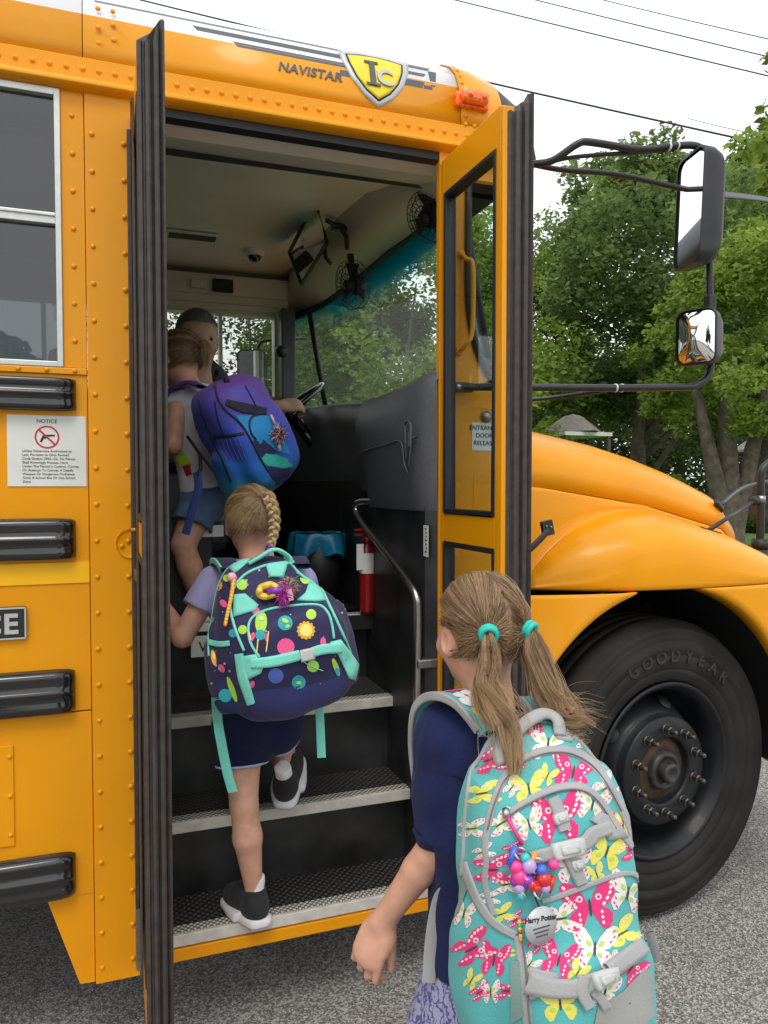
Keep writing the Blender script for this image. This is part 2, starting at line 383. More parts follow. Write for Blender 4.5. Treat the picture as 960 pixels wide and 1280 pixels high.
# side skin behind the door (near side): lower skin, sill, windows
PX0, PX1 = -.046, .060
m = MB()
m.box((-8.6, 0, .925), (PX0-.0015, .03, 1.765))
m.box((-8.6, .0015, .462), (PX0-.0015, .03, .922))
m.prism([(-.155, .004, .459), (PX0-.0015, .004, .463), (PX0-.0015, .004, .232), (-.083, .004, .234)], (0, .02, 0))
m.box((-8.6, -.006, 1.748), (PX0-.0015, .028, 1.764))
rivets(m, [(x, -.006, 1.757) for x in np.arange(-.075, -2.4, -.062)])
m.build('side_panel', M['yellow'], bus, bevel=.002)
m = MB(); m.box((-8.6, -.0035, 1.242), (PX0-.002, .001, 1.293)); m.build('reflective_strip', M['yellow_light'], bus)
m = MB(); m.box((-.62, -.003, .612), (-.224, .0, .857)); rivets(m, [(x, -.003, z) for x in (-.232, -.61) for z in (.640, .735, .83)], r=.006); m.build('access_panel', M['yellow'], bus, bevel=.004)
# door post with two rivet columns
m = MB(); m.box((PX0, -.004, .230), (PX1, .05, 2.452))
rivets(m, [(-.030, -.004, z) for z in np.arange(.27, 2.40, .0895)]); rivets(m, [(.043, -.006, z) for z in np.arange(.28, 2.38, .0885)])
m.lathe([(.0, .0), (.033, .0), (.036, .004)], (.05, -.0045, 1.335), (0, -1, 0), 28)
rivets(m, [(.028, -.006, 1.33)], r=.006)
m.build('door_post', M['yellow'], bus, bevel=.0015)

# window band
def side_window(x1, x0, y, sgn, parent, named=True):
    """one split-sash window from x0 to x1 in the wall plane y; sgn = outward"""
    z0, z1, zm = 1.765, 2.424, 2.118; fw = .013; o = sgn*.006
    f = MB()
    f.box((x0, y+o, z0), (x0+fw, y-sgn*.03, z1)); f.box((x1-fw, y+o, z0), (x1, y-sgn*.03, z1))
    f.box((x0+fw, y+o, z0), (x1-fw, y-sgn*.03, z0+fw)); f.box((x0+fw, y+o, z1-fw*1.3), (x1-fw, y-sgn*.03, z1))
    f.box((x0+fw, y+o*.4, zm-.013), (x1-fw, y-sgn*.025, zm+.013)); f.box((x0+fw, y+o*1.2, zm+.004), (x1-fw, y+o*.2, zm+.012))
    fo = f.build('window', M['alum'], parent, bevel=.0015)
    a = MB(); a.box((x0+fw, y-sgn*.010, zm+.013), (x1-fw, y-sgn*.014, z1-fw*1.3)); g1 = a.build('upper_pane', M['g_side'], fo)
    a = MB(); a.box((x0+fw, y-sgn*.016, z0+fw), (x1-fw, y-sgn*.020, zm-.013)); g2 = a.build('lower_pane', M['g_side'], fo)
    return fo
pil = MB(); x = -.100; wn = 0
pil.box((x, 0, 1.765), (PX0-.0015, .03, 2.44)); rivets(pil, [(x+.026, 0, z) for z in np.arange(1.83, 2.4, .0895)])
while x > -8.2:
    if wn < 3: side_window(x, x-.66, .0, -1, bus)
    else:
        pil.box((x-.66, .012, 1.765), (x, .02, 2.44), 1)
    pil.build('window_pillar', [M['yellow'], M['g_side']], bus, bevel=.0015); pil = MB()
    pil.box((x-.66-.085, 0, 1.765), (x-.66, .03, 2.44)); rivets(pil, [(x-.66-.0425, 0, z) for z in np.arange(1.83, 2.4, .0895)])
    x -= .745; wn += 1
xe = x
pil.build('window_pillar', [M['yellow'], M['g_side']], bus, bevel=.0015)

# rub rails
for i, (z1, z0) in enumerate(((1.740, 1.659), (1.401, 1.300), (1.033, .926), (.579, .470))):
    r = MB(); h = z1-z0; zc = (z0+z1)/2
    prof = [(.0, -.5), (-.026, -.47), (-.030, -.30), (-.024, -.22), (-.030, -.05), (-.036, .0), (-.030, .05), (-.024, .20), (-.031, .32), (-.028, .45), (.0, .5)]
    xe0 = (-.073, -.078, -.084, -.089)[i]
    rows = [[(xx, -.001+y*q, zc+z*h*q2) for y, z in prof] for xx, q, q2 in ((-8.5, 1, 1), (xe0-.045, 1, 1), (xe0-.014, .92, .97), (xe0-.003, .6, .9), (xe0, .05, .86))]
    r.grid(rows, 0, True); rivets(r, [(xe0-.028, -.025, zc+h*.27), (xe0-.028, -.025, zc-h*.27)], r=.004, h=.003)
    o = r.build('rub_rail', M['black_gloss'], bus)

# notice sticker, name plate
m = MB(); m.box((-.226, -.0026, 1.478), (-.052, .0, 1.648)); st = m.build('notice_sticker', M['sticker'], bus)
tag(st, 'white notice sticker with a red crossed out handgun')
def ring(mb, c, r0, r1, y, n=40, mi=0, th=.0006): mb.lathe([(r0, 0), (r0, th), (r1, th), (r1, 0)], (c[0], y, c[1]), (0, -1, 0), n, mi, False)
m = MB(); c = (-.139, 1.596); ring(m, c, .0235, .0275, -.0027)
a = R_(-45); m.obox((c[0], -.0036, c[1]), (.0235*math.cos(a), 0, .0235*math.sin(a)), (0, .0003, 0), (-.002*math.sin(a), 0, .002*math.cos(a)), 0); m.build('ban_ring', M['redink'], st)
m = MB(); g = [(-.0165, -.011), (-.012, -.0125), (-.0075, -.004), (-.002, -.003), (.0, .001), (.018, .0025), (.018, .0062), (-.006, .006), (-.010, .0035)]
m.prism([(c[0]+x*.98, -.0034, c[1]+z) for x, z in g], (0, .0006, 0)); m.build('handgun_symbol', M['ink'], st)
text('notice_heading', 'NOTICE', .0125, (c[0], -.003, 1.630), (1,0,0), (0,0,1), M['ink'], st, align='CENTER')
text('notice_text', 'Unless Otherwise Authorized by\nLaw, Pursuant to Ohio Revised\nCode Section 2923.122, No Person\nShall Knowingly Possess, Have\nUnder The Person\'s Control, Convey\nOr Attempt To Convey A Deadly\nWeapon Or Dangerous Ordnance\nOnto A School Bus Or Into School\nZone', .0082, (-.194, -.003, 1.560), (1,0,0), (0,0,1), M['ink'], st, depth=.0003, line=1.12)
m = MB(); m.box((-.36, -.010, 1.112), (-.190, .0, 1.192)); npl = m.build('name_plate', M['black_gloss'], bus, bevel=.006)
m = MB(); y = -.0106
for a, b in (((-.358, 1.114), (-.192, 1.1175)), ((-.358, 1.1865), (-.192, 1.190)), ((-.3595, 1.116), (-.356, 1.188)), ((-.1940, 1.116), (-.1905, 1.188))): m.box((a[0], y-.001, a[1]), (b[0], y+.002, b[1]))
m.build('plate_border', M['alum'], npl)
text('plate_letters', 'CE', .066, (-.207, -.0125, 1.129), (1,0,0), (0,0,1), M['alum'], npl, depth=.0018, bold=True, align='RIGHT', spacing=1.1)

# ---- roof: rail, shell, cap
XF = .955      # where the front cap starts
prof = [(.0, 2.502), (.0, 2.54), (.006, 2.58), (.018, 2.620), (.040, 2.665), (.080, 2.705), (.14, 2.742), (.24, 2.776), (.40, 2.80), (.62, 2.815), (.86, 2.822), (1.1, 2.825)]
prof = prof + [(2.2-y, z) for y, z in reversed(prof[:-1])]
def rp(x, y, z): return (x, y, z)
m = MB(); k_or = 3
near = prof[:4]; far = prof[-4:]
m.grid([[(x, y, z) for y, z in prof[3:-3]] for x in (-8.6, -.049)], 0); m.grid([[(x, y, z) for y, z in prof[3:-3]] for x in (-.047, XF)], 0)
for pr in (near, far):
    for xs in ((-8.6, -.049), (-.047, XF)): m.grid([[(x, y, z) for y, z in pr] for x in xs], 1)
m.build('roof', [M['white'], M['yellow']], bus, solid=.004, fix=True)
for q_ in [(-.012, .001, 2.55), (-.012, -.001, 2.586), (.022, .002, 2.565), (.022, .006, 2.603), (-.012, .016, 2.64), (.022, .016, 2.64)]: m = MB(); rivets(m, [q_], (0, -1, .2)); m.build('rivet', M['yellow'], bus)
m = MB()
m.box((-8.6, -.008, 2.452), (XF+.16, .02, 2.505)); rivets(m, [(x, -.008, 2.478) for x in np.arange(-1.8, XF+.14, .0365)], r=.0072, h=.005)
m.grid([[(x, y, z) for y, z in ((.01, 2.456), (-.020, 2.452), (-.030, 2.443), (-.031, 2.434), (-.022, 2.428), (.0, 2.424), (.012, 2.424))] for x in (-8.6, XF+.19)], 0)
m.build('drip_rail', M['yellow'], bus, bevel=.0012)
# front cap: shrinks and rounds down
caps = []
for t in (0, .12, .3, .5, .68, .82, .92, 1.0):
    x = XF+.31*math.sin(t*math.pi/2); q = math.cos(t*math.pi/2)**.72
    caps.append((x, q))
m = MB(); rows = []
for x, q in caps:
    row = []
    for y, z in prof:
        yy = 1.1+(y-1.1)*(.86+.14*q) if q < 1 else y
        row.append((x, yy-.004*(q > .0)*(1 if y < 1.1 else -1), 2.46+(z-2.46)*q+.004))
    rows.append(row)
m.grid(rows[:3], 0); m.grid(rows[2:], 1)
rv = [Vector((XF+.012, y-.006, z+.004)) for y, z in ((.0, 2.505), (.001, 2.53), (.003, 2.555), (.008, 2.58), (.016, 2.606), (.026, 2.632), (.040, 2.658), (.058, 2.682), (.085, 2.703))]
rivets(m, rv, (0, -1, .3), r=.0055); rivets(m, [(XF+.012+.028*i, -.006, 2.508) for i in range(1, 5)], r=.0055)
m.build('front_cap', [M['yellow'], M['black']], bus, solid=.004)

# decals: project x,z outline on the curved flank of the roof
_pz = [z for y, z in prof[:10]]; _py = [y for y, z in prof[:10]]
def flank(x, z, off=.002):
    y = float(np.interp(z, _pz, _py)); i = min(max(int(np.searchsorted(_pz, z)), 1), len(_pz)-1)
    n = Vector((0, -(_pz[i]-_pz[i-1]), (_py[i]-_py[i-1]))).normalized()
    return Vector((x, y, z))+n*off
def decal(poly, m_, name, parent, off=.002, n=8, thick=.0015):
    """star-shaped polygon as concentric rings laid on the flank"""
    cx = sum(p[0] for p in poly)/len(poly); cz = sum(p[1] for p in poly)/len(poly)
    P = []
    for i in range(len(poly)):
        a, b = poly[i], poly[(i+1)%len(poly)]
        k = max(1, int(math.hypot(b[0]-a[0], b[1]-a[1])/.012))
        P += [(a[0]+(b[0]-a[0])*j/k, a[1]+(b[1]-a[1])*j/k) for j in range(k)]
    rows = [[flank(cx+(p[0]-cx)*t, cz+(p[1]-cz)*t, off) for p in P] for t in np.linspace(.02, 1, n)]
    rows.append([flank(p[0], p[1], off-thick) for p in P])
    mb = MB(); mb.grid(rows, 0, True, closed=True); return mb.build(name, m_, parent, fix=True)
def strip(x0, x1, za, zb, name='roof_stripe', sl=.0, m_=None, off=.0018):
    mb = MB(); k = 24
    for dz in (0,): mb.grid([[flank(x, z+ (sl*(x-x0)), off) for z in np.linspace(za, zb, 4)] for x in np.linspace(x0, x1, k)], 0, True)
    return mb
# three wing stripes behind the emblem, stepped, and the short ones in front
sm = MB()
def slant(x0, x1, z0, z1, cut0=.0, cut1=.0):
    rows = []
    for z in np.linspace(z0, z1, 4):
        f = (z-z0)/(z1-z0)
        rows.append([flank(x, z, .0022) for x in np.linspace(x0-cut0*f, x1+cut1*f, 26)])
    sm.grid(rows, 0, True)
slant(-.02, .655, 2.668, 2.679); slant(.225, .65, 2.640, 2.655, .012); slant(.325, .645, 2.612, 2.627, .012)
slant(.600, .70, 2.584, 2.603)
slant(.775, .868, 2.660, 2.674, 0, .012); slant(.775, .850, 2.634, 2.646, 0, .010); slant(.765, .840, 2.594, 2.616, 0, .01); slant(.868, .882, 2.606, 2.660, -.0, .012)
slant(.845, .872, 2.594, 2.606)
sm.build('roof_stripe', M['decal_grey'], bus)
shield = [(-.098, .066), (-.05, .073), (.0, .076), (.05, .073), (.098, .066), (.092, .03), (.072, -.018), (.040, -.058), (.0, -.086), (-.040, -.058), (-.072, -.018), (-.092, .03)]
ec = (.706, 2.603)
def shp(k, dz=0): return [(ec[0]+x*k, ec[1]+z*k+dz) for x, z in shield]
M['silver'] = mat('silver_emblem_film', (.48, .50, .52), .3, metal=.3); M['eyellow'] = mat('emblem_yellow', (.80, .64, .015), .4)
em = decal(shp(1.06), M['silver'], 'roof_emblem', bus, .0045, 8, .004)
decal(shp(.86), M['ink'], 'emblem_outline', em, .0055, 8); decal(shp(.80), M['eyellow'], 'emblem_field', em, .0065, 8)
e3 = flank(ec[0], ec[1], 0); up = (flank(ec[0], ec[1]+.03, 0)-flank(ec[0], ec[1]-.03, 0)).normalized()
o = text('emblem_letters', 'I', .105, flank(ec[0]-.014, ec[1]-.030, .010), (1,0,0), up, M['decal_grey'], em, depth=.001, bold=True, align='CENTER')
for zz in (-.030, .038): 
    mm = MB(); p = flank(ec[0]-.014, ec[1]+zz, .009); mm.obox(p, (.020, 0, 0), up*.004, Vector((1,0,0)).cross(up)*.0008); mm.build('emblem_serif', M['decal_grey'], em)
text('emblem_letters', 'C', .070, flank(ec[0]+.022, ec[1]-.026, .011), (1,0,0), up, M['silver'], em, depth=.001, bold=True, align='CENTER')
text('roof_lettering', 'NAVISTAR', .036, flank(.428, 2.566, .004), (1,0,0), (flank(.5, 2.60)-flank(.5, 2.56)), M['decal_grey'], bus, bold=True, depth=.0008, spacing=1.06, shear=.2)
# amber marker lamp
lm = MB(); lx, lz = .987, 2.576
lm.box((lx-.052, -.016, lz-.022), (lx+.052, .01, lz+.020)); lb = lm.build('marker_lamp', M['amber'], bus, bevel=.006)
l2 = MB(); l2.box((lx-.040, -.044, lz-.016), (lx+.040, -.015, lz+.016)); l2.build('lens', M['amber'], lb, bevel=.009)
for dx in (-.022, .022): l3 = MB(); l3.lathe([(.009, 0), (.007, .004), (.0002, .005)], (lx+dx, -.044, lz), (0, -1, 0), 14); l3.build('reflector_button', M['amber'], lb)

# ---- header above the door, rubber strip, interior top
m = MB(); m.prism([(PX1, .004, 2.430), (PX1, .004, 2.402), (PX1, .030, 2.396), (PX1, .045, 2.430)], (.83, 0, 0)); m.build('header_gasket', M['seal'], bus)
m = MB(); m.grid([[(x, y, z) for y, z in ((.03, 2.410), (.09, 2.392), (.13, 2.402), (.33, 2.462))] for x in (.03, .965)], 0, False)
m.build('door_header', M['cream'], bus, solid=.003)
m = MB(); m.grid([[(x, y, z+dx) for y, z in ((.318, 2.452), (.330, 2.440), (.395, 2.468), (.40, 2.50))] for x, dx in ((-.3, -.002), (1.0, .012))], 0, False); m.build('ceiling_trim', M['seal'], bus, solid=.003)
# ceiling: dips towards the front
def cz(x, y):
    base = np.interp(y, [.33, .5, .8, 1.1, 1.5, 1.9, 2.2], [2.468, 2.535, 2.60, 2.63, 2.645, 2.65, 2.628]); return base
m = MB(); ys = [.36, .5, .65, .8, .95, 1.1, 1.3, 1.5, 1.7, 1.9, 2.05, 2.2]
m.grid([[(x, y, cz(x, y)) for y in ys] for x in (-8.6, .0, .955)], 0); m.build('ceiling', M['ceil'], bus, solid=.004)
m = MB(); m.box((-8.6, 2.16, 2.50), (.945, 2.2, 2.634)); m.box((-8.6, 2.15, 2.425), (.95, 2.2, 2.452)); m.box((-8.6, 2.165, 2.455), (.945, 2.2, 2.50)); m.build('window_header', M['cream'], bus, bevel=.004)
m = MB(); m.box((-8.6, 2.150, 2.606), (.944, 2.158, 2.625)); m.build('cove_trim', mat('brown_trim', (.10, .08, .05), .5), bus)
# near side inner lining above the windows, rear of door
m = MB(); m.grid([[(x, y, z) for y, z in ((.04, 2.43), (.08, 2.44), (.20, 2.48), (.36, 2.505))] for x in (-8.6, .03)], 0); m.build('side_lining', M['cream'], bus, solid=.003)
# slanted bulkhead from ceiling edge to windscreen top
m = MB(); m.grid([[(x0, y, z0), (x1, y, z1)] for y, x0, z0, x1, z1 in ((.02, .95, 2.410, 1.0, 2.395), (.10, .95, 2.396, 1.02, 2.385), (.13, .95, 2.404, 1.03, 2.395), (.345, .950, 2.470, 1.07, 2.42), (.50, .95, 2.540, 1.10, 2.447), (.65, .95, 2.570, 1.12, 2.462), (.8, .94, 2.60, 1.13, 2.472), (1.1, .94, 2.63, 1.14, 2.487), (1.6, .94, 2.645, 1.125, 2.482), (1.95, .94, 2.64, 1.07, 2.45), (2.2, .94, 2.628, .95, 2.43))], 0, True)
m.build('front_bulkhead', M['cream'], bus, solid=.004)

# ---- far side wall
m = MB(); m.box((-8.6, 2.2, .5), (.90, 2.26, 1.955)); m.box((-8.6, 2.2, 2.44), (1.2, 2.26, 2.50))
m.build('far_side_panel', M['yellow'], bus)
m = MB(); m.box((-8.6, 2.17, 1.03), (.90, 2.198, 1.95)); m.build('inner_side_panel', M['dark'], bus)
m = MB(); m.box((.885, 2.08, 1.8), (.965, 2.17, 2.44)); m.build('corner_post_cover', M['grey'], bus, bevel=.01)
def far_window(x0, x1, lab):
    f = MB(); fw = .018
    f.box((x0, 2.175, 1.955), (x0+fw, 2.25, 2.425)); f.box((x1-fw, 2.175, 1.955), (x1, 2.25, 2.425)); f.box((x0, 2.176, 1.953), (x1, 2.25, 1.972)); f.box((x0, 2.176, 2.405), (x1, 2.25, 2.428))
    mid = .575 if lab else (x0+x1)/2
    f.box((mid-.009, 2.177, 1.972), (mid+.009, 2.24, 2.405))
    fo = f.build('driver_window' if lab else 'window', M['alum'] if not lab else M['cream'], bus)
    p = MB(); p.box((x0+fw, 2.21, 1.972), (x1-fw, 2.214, 2.405)); p.build('pane', M['g_far'], fo)
far_window(.10, .885, True); 
x = .05
for i in range(10): far_window(x-.70, x, False); x -= .76
m = MB(); x = .05
m.box((.05, 2.17, 1.95), (.10, 2.255, 2.43))
for i in range(10): m.box((x-.76, 2.17, 1.95), (x-.70, 2.255, 2.43)); x -= .76
m.build('far_window_pillar', M['yellow'], bus)
# rear end, floor, under-body
m = MB(); m.box((-8.62, 0, .6), (-8.58, 2.26, 2.5)); m.prism([(-8.60, y, z) for y, z in prof], (.03, 0, 0)); m.build('rear_wall', M['yellow'], bus)
m = MB(); m.box((-8.6, .03, .98), (.02, 2.2, 1.03)); m.box((.02, .50, .98), (.86, 2.2, 1.028)); m.box((.86, .60, .98), (1.15, 2.2, 1.028)); m.build('floor', M['dark'], bus)
m = MB(); m.box((-8.5, .06, .55), (.02, 2.15, .98)); m.box((.02, .60, .50), (1.1, 2.15, .975)); m.box((.9, .75, .55), (2.9, 1.45, .95)); m.build('chassis', M['black'], bus)

# ---- stairwell
NO = [(.0, .312), (.14, .548), (.29, .795), (.515, 1.030)]
XL, XR = .075, .860
m = MB(); m.box((.055, .02, .26), (XL, .62, 1.03)); m.box((.030, .05, 1.03), (.055, .08, 2.40)); m.build('stair_side_wall', M['riser'], bus)
m = MB(); m.box((XR, .03, .26), (XR+.02, .90, 1.42)); m.prism([(XR, .03, .26), (.892, .006, .26), (.892, .03, .26)], (0, 0, 1.16)); m.build('front_stair_wall', M['riser'], bus)
for i, (y0, z) in enumerate(NO):
    y1 = NO[i+1][0]+.055 if i < 3 else .62
    xr = XR
    s = MB(); s.box((XL, y0+.045, z-.010), (xr, y1+.01, z-.002)); so = s.build('step', M['tread'], bus)
    tag(so)
    n = MB(); n.box((XL, y0, z-.032), (xr, y0+.012, z), 0); n.box((XL, y0+.012, z-.012), (xr, y0+.046, z+.0012), 1)
    n.build('nosing', [M['nose'], M['nose_dot']], so, bevel=.0025)
    zl = .255 if i == 0 else NO[i-1][1]-.004
    r = MB(); r.box((XL, y0+.055, zl), (xr, y0+.075, z-.012)); r.build('riser', M['riser'], so)
m = MB(); m.box((PX1, -.002, .243), (1.20, .02, .276)); m.build('step_skirt', M['yellow'], bus, bevel=.002)
# label plates on the third riser, running on behind the girl's pack
p0 = at(239, 822, Y=.338); p1 = at(243, 796, Y=.338); p2 = at(243, 790, Y=.338); p3 = at(243, 781, Y=.338)
m = MB(); m.box((p0.x, .338, p0.z), (p0.x+.47, .346, p1.z)); pl = m.build('step_label', M['sticker'], bus)
m = MB(); m.box((p0.x+.02, .338, p2.z), (p0.x+.47, .346, p3.z)); m.build('step_label_strip', M['sticker'], pl)
text('step_lettering', 'WATCH YOUR STEP', .044, (p0.x+.022, .3368, p0.z+.016), (1,0,0), (0,0,1), M['ink'], pl)
a = at(253, 671, Y=.62); b = at(279, 656, Y=.62)
m = MB(); m.box((a.x, .612, a.z), (b.x, .618, b.z)); m.build('wall_label', M['sticker'], bus)
m = MB(); m.box((.03, .62, 1.03), (.33, .66, 1.52)); m.build('modesty_panel', M['dark'], bus, bevel=.01)
# ------------------------------------------------------------------ entrance doors (two leaves swung out)
def leaf(X, face, label, zt, rubber):
    """X hinge plane; leaf lies along -Y; face = +1 when its window is seen from the -X side"""
    d = MB(); th = .028; x0, x1 = (X, X+th)
    ya, yb = -.006, -.352
    st = .020
    zr = [(.255, .30), (1.318-.018, 1.405)] ; zr = [(.255, .42), (1.318, 1.405)]
    d.box((x0, ya, .255), (x1, ya-st, zt)); d.box((x0, yb+st, .255), (x1, yb, zt))
    d.box((x0, ya-st, zt-.095), (x1, yb+st, zt)); d.box((x0, ya-st, 1.322), (x1, yb+st, 1.402)); d.box((x0, ya-st, .255), (x1, yb+st, .40))
    do = d.build('entrance_door', M['yellow'], bus, bevel=.002); tag(do, label)
    for z0, z1, nm in ((1.402, zt-.095, 'upper_glass'), (.40, 1.322, 'lower_glass')):
        g = MB(); w_ = .013; xa, xb = x0-.003, x1+.003
        A, B = ya-st, yb+st
        g.box((xa, A, z0), (xb, A-w_, z1)); g.box((xa, B+w_, z0), (xb, B, z1)); g.box((xa, A-w_, z0), (xb, B+w_, z0+w_)); g.box((xa, A-w_, z1-w_), (xb, B+w_, z1))
        go = g.build('glass_gasket', M['seal'], do, bevel=.002)
        p = MB(); p.box((x0+.012, A-w_, z0+w_), (x0+.016, B+w_, z1-w_)); p.build('glass', M['g_door'], do)
    return do
dl = leaf(.064, 1, 'rear door leaf', 2.385, 'brown')
dr = leaf(.893, 1, 'front door leaf with a window over a yellow rail', 2.392, 'brown')
# ribbed rubber edge seals (profile pushed up the leaf edge)
def seal(do, pts, z0, z1, tops=None, m_='rubber'):
    s = MB(); n = len(pts); s.prism([(x, y, z0) for x, y in pts], (0, 0, z1-z0))
    if tops:
        s.v = [(x, y, z+tops(x)) if z > z0+.1 else (x, y, z) for x, y, z in s.v]
    return s.build('edge_seal', M[m_], do, bevel=.0012)
L = [(.064, -.352), (.064, -.366), (.072, -.371), (.0745, -.366), (.078, -.366), (.080, -.374), (.085, -.378), (.090, -.374), (.0915, -.367), (.094, -.367), (.096, -.376), (.101, -.380), (.106, -.376), (.1075, -.368), (.110, -.372), (.114, -.378), (.118, -.374), (.118, -.352)]
seal(dl, [(x-.002, y) for x, y in L], .262, 2.375, lambda x: .028*(x > .098)+.016*(x > .106))
L2 = [(.0, -.352), (.0, -.368), (.006, -.374), (.010, -.368), (.014, -.368), (.018, -.377), (.024, -.380), (.030, -.377), (.033, -.368), (.037, -.368), (.041, -.378), (.047, -.382), (.052, -.378), (.054, -.368), (.058, -.372), (.064, -.380), (.067, -.374), (.066, -.352)]
seal(dr, [(x+.904, y) for x, y in L2], .262, 2.372, lambda x: .022*(x > .935)+.026*(x > .958))
m = MB(); m.box((.892, -.353, .262), (.924, -.366, 2.386)); m.build('edge_trim', M['yellow'], dr, bevel=.003)
# rear leaf: dark inner seal and brown strip along its hinge side, hinge
m = MB(); m.box((.0605, -.012, .262), (.0645, -.12, 2.38)); m.box((.050, -.008, .262), (.0605, -.026, 2.345)); m.build('hinge_seal', M['rubber'], dl, bevel=.002)
m = MB(); m.cyl((.058, -.018, 1.275), (.058, -.018, 1.375), .0075, 12); m.cyl((.058, -.018, 1.365), (.058, -.018, 1.375), .011, 12); m.prism([(.055, -.028, 1.275), (.055, -.036, 1.25), (.064, -.036, 1.235), (.064, -.028, 1.27)], (0, .006, 0)); m.build('hinge', mat('copper_brown_hinge', (.38, .17, .05), .4, metal=.3), dl)
m = MB(); m.box((.050, -.028, .262), (.062, -.035, .42)); m.build('lower_guard', M['zinc'], dl)

# ------------------------------------------------------------------ cowl side in front of the door
m = MB()
arc_c, arc_r = (1.71, .505), .625
def arch(a0, a1, n, off=0.):
    return [(arc_c[0]+(.597+.05*abs(math.sin(a))**3+off)*math.cos(a), arc_c[1]+(.597+.05*abs(math.sin(a))**3+off)*math.sin(a)) for a in np.linspace(a0, a1, n+1)]
poly = [(.893, .245), (1.17, .245)]
poly += [(p[0], p[1]) for p in arc(arc_c, arc_r, math.pi+.30, math.pi-1.02, 22) if p[0] < 1.46]
pl_ = [(.893, .255), (1.13, .255)] + [p for p in arc(arc_c, arc_r, math.pi+.3, math.pi-1.0, 22) if p[1] > .30] 
topz = 1.143
arcp = [p for p in arch(math.pi+.33, math.pi/2+.1, 60) if p[0] < 1.56 and p[1] > .30]; arcp.append((1.575, topz-.004))
body_ = [(.893, .26), (arcp[0][0], .26)] + arcp + [(arcp[-1][0]+.02, topz), (1.20, topz)]
rows = []
def flare(x, z):
    """gentle outward swell of the lower cowl skin towards the wheel"""
    return .0-.012*max(0, min(1, (x-1.2)/.3))
# lower cowl skin: strip between a rear edge line and the arch
rear_edge = [(1.16, z) for z in np.linspace(arcp[0][1], topz, len(arcp))]
m.grid([[(rx+(ax-rx)*t, .045-.055*math.sin(t*math.pi/2), rz+(az-rz)*t**.8) for t in np.linspace(0, 1, 9)] + [(ax+.004, .02, az-.003), (ax+.002, .06, az)] for (rx, rz), (ax, az) in zip(rear_edge, arcp)], 0, True)
m.build('lower_cowl_skin', M['yellow'], bus, solid=.004)
m = MB()
q = [(.985, 2.36), (.985, 2.06), (.990, 1.98), (1.003, 1.91), (1.025, 1.85), (1.055, 1.80), (1.09, 1.765), (1.16, 1.735)]
side = [(.890, .26), (1.162, .26), (1.162, 1.735)] + list(reversed(q[:-1])) + [(1.10, 2.36), (1.14, 2.45), (.890, 2.45)]
# split into convex-ish pieces
m.box((.890, 0, .26), (1.162, .02, 1.735))
for (xa, za), (xb, zb) in zip(q[:-1], q[1:]): m.prism([(.890, 0, za), (xa, 0, za), (xb, 0, zb), (.890, 0, zb)], (0, .02, 0))
m.box((.890, 0, 2.36), (1.13, .02, 2.45))
rivets(m, [(.925, 0, z) for z in np.arange(1.45, 2.3, .145)])
m.prism([(1.0, -.0015, 1.705), (1.15, -.0015, 1.705), (1.15, -.0015, 1.709), (1.0, -.0015, 1.709)], (0, .002, 0)); m.prism([(1.0, -.0015, 1.505), (1.15, -.0015, 1.505), (1.15, -.0015, 1.509), (1.0, -.0015, 1.509)], (0, .002, 0)); m.box((1.0, -.0015, 1.405), (1.003, .0, 1.505)); m.box((1.003, -.0015, 1.49), (1.15, .0, 1.494))
cp = m.build('cowl_side_panel', M['yellow'], bus)
g = MB(); g.tube([(x-.006, -.004, z) for x, z in smooth_path([(a, b, 0) for a, b in q], 3) and [(p.x, p.y) for p in smooth_path([(a, b, 0) for a, b in q], 3)]], .011, 8); qg = g.build('quarter_gasket', M['seal'], cp)
# grab handle, release button, sticker
m = MB(); a = at(577, 318, Y=-.004); b = at(574, 440, Y=-.004)
m.tube(smooth_path([a, a+Vector((.004, -.025, -.02)), a+Vector((.018, -.038, -.045)), Vector((a.x+.018, -.038, b.z+.06)), b+Vector((.010, -.03, .02)), b], 5), .0065, 10)
m.dome(a, (0,-1,0), .012, .006, 14); m.dome(b, (0,-1,0), .012, .006, 14); m.build('grab_handle', M['yellow'], cp)
m = MB(); c = at(607, 521, Y=0); m.lathe([(.017, 0), (.017, .006), (.011, .008), (.011, .014), (.0002, .014)], c, (0,-1,0), 24); m.build('release_button', M['zinc'], cp)
c0 = at(590, 563, Y=-.001); c1 = at(620, 529, Y=-.001)
m = MB(); m.box((c0.x, -.0015, c0.z), (c1.x, .0, c1.z)); rs = m.build('door_release_sticker', M['sticker'], cp)
text('release_lettering', 'ENTRANCE\nDOOR\nRELEASE', .0185, ((c0.x+c1.x)/2, -.002, c1.z-.021), (1,0,0), (0,0,1), M['ink'], rs, align='CENTER', line=1.2)
c = at(533, 675, X=XR-.001)
m = MB(); m.box((XR-.002, c.y-.012, c.z-.048), (XR, c.y+.020, c.z+.042)); ws = m.build('wall_sticker', M['sticker'], bus)
m = MB()
for i in range(7): m.box((XR-.0026, c.y-.006, c.z+.03-i*.011), (XR-.002, c.y+.008-(i%3)*.003, c.z+.0335-i*.011))
m.build('sticker_print', M['ink'], ws)

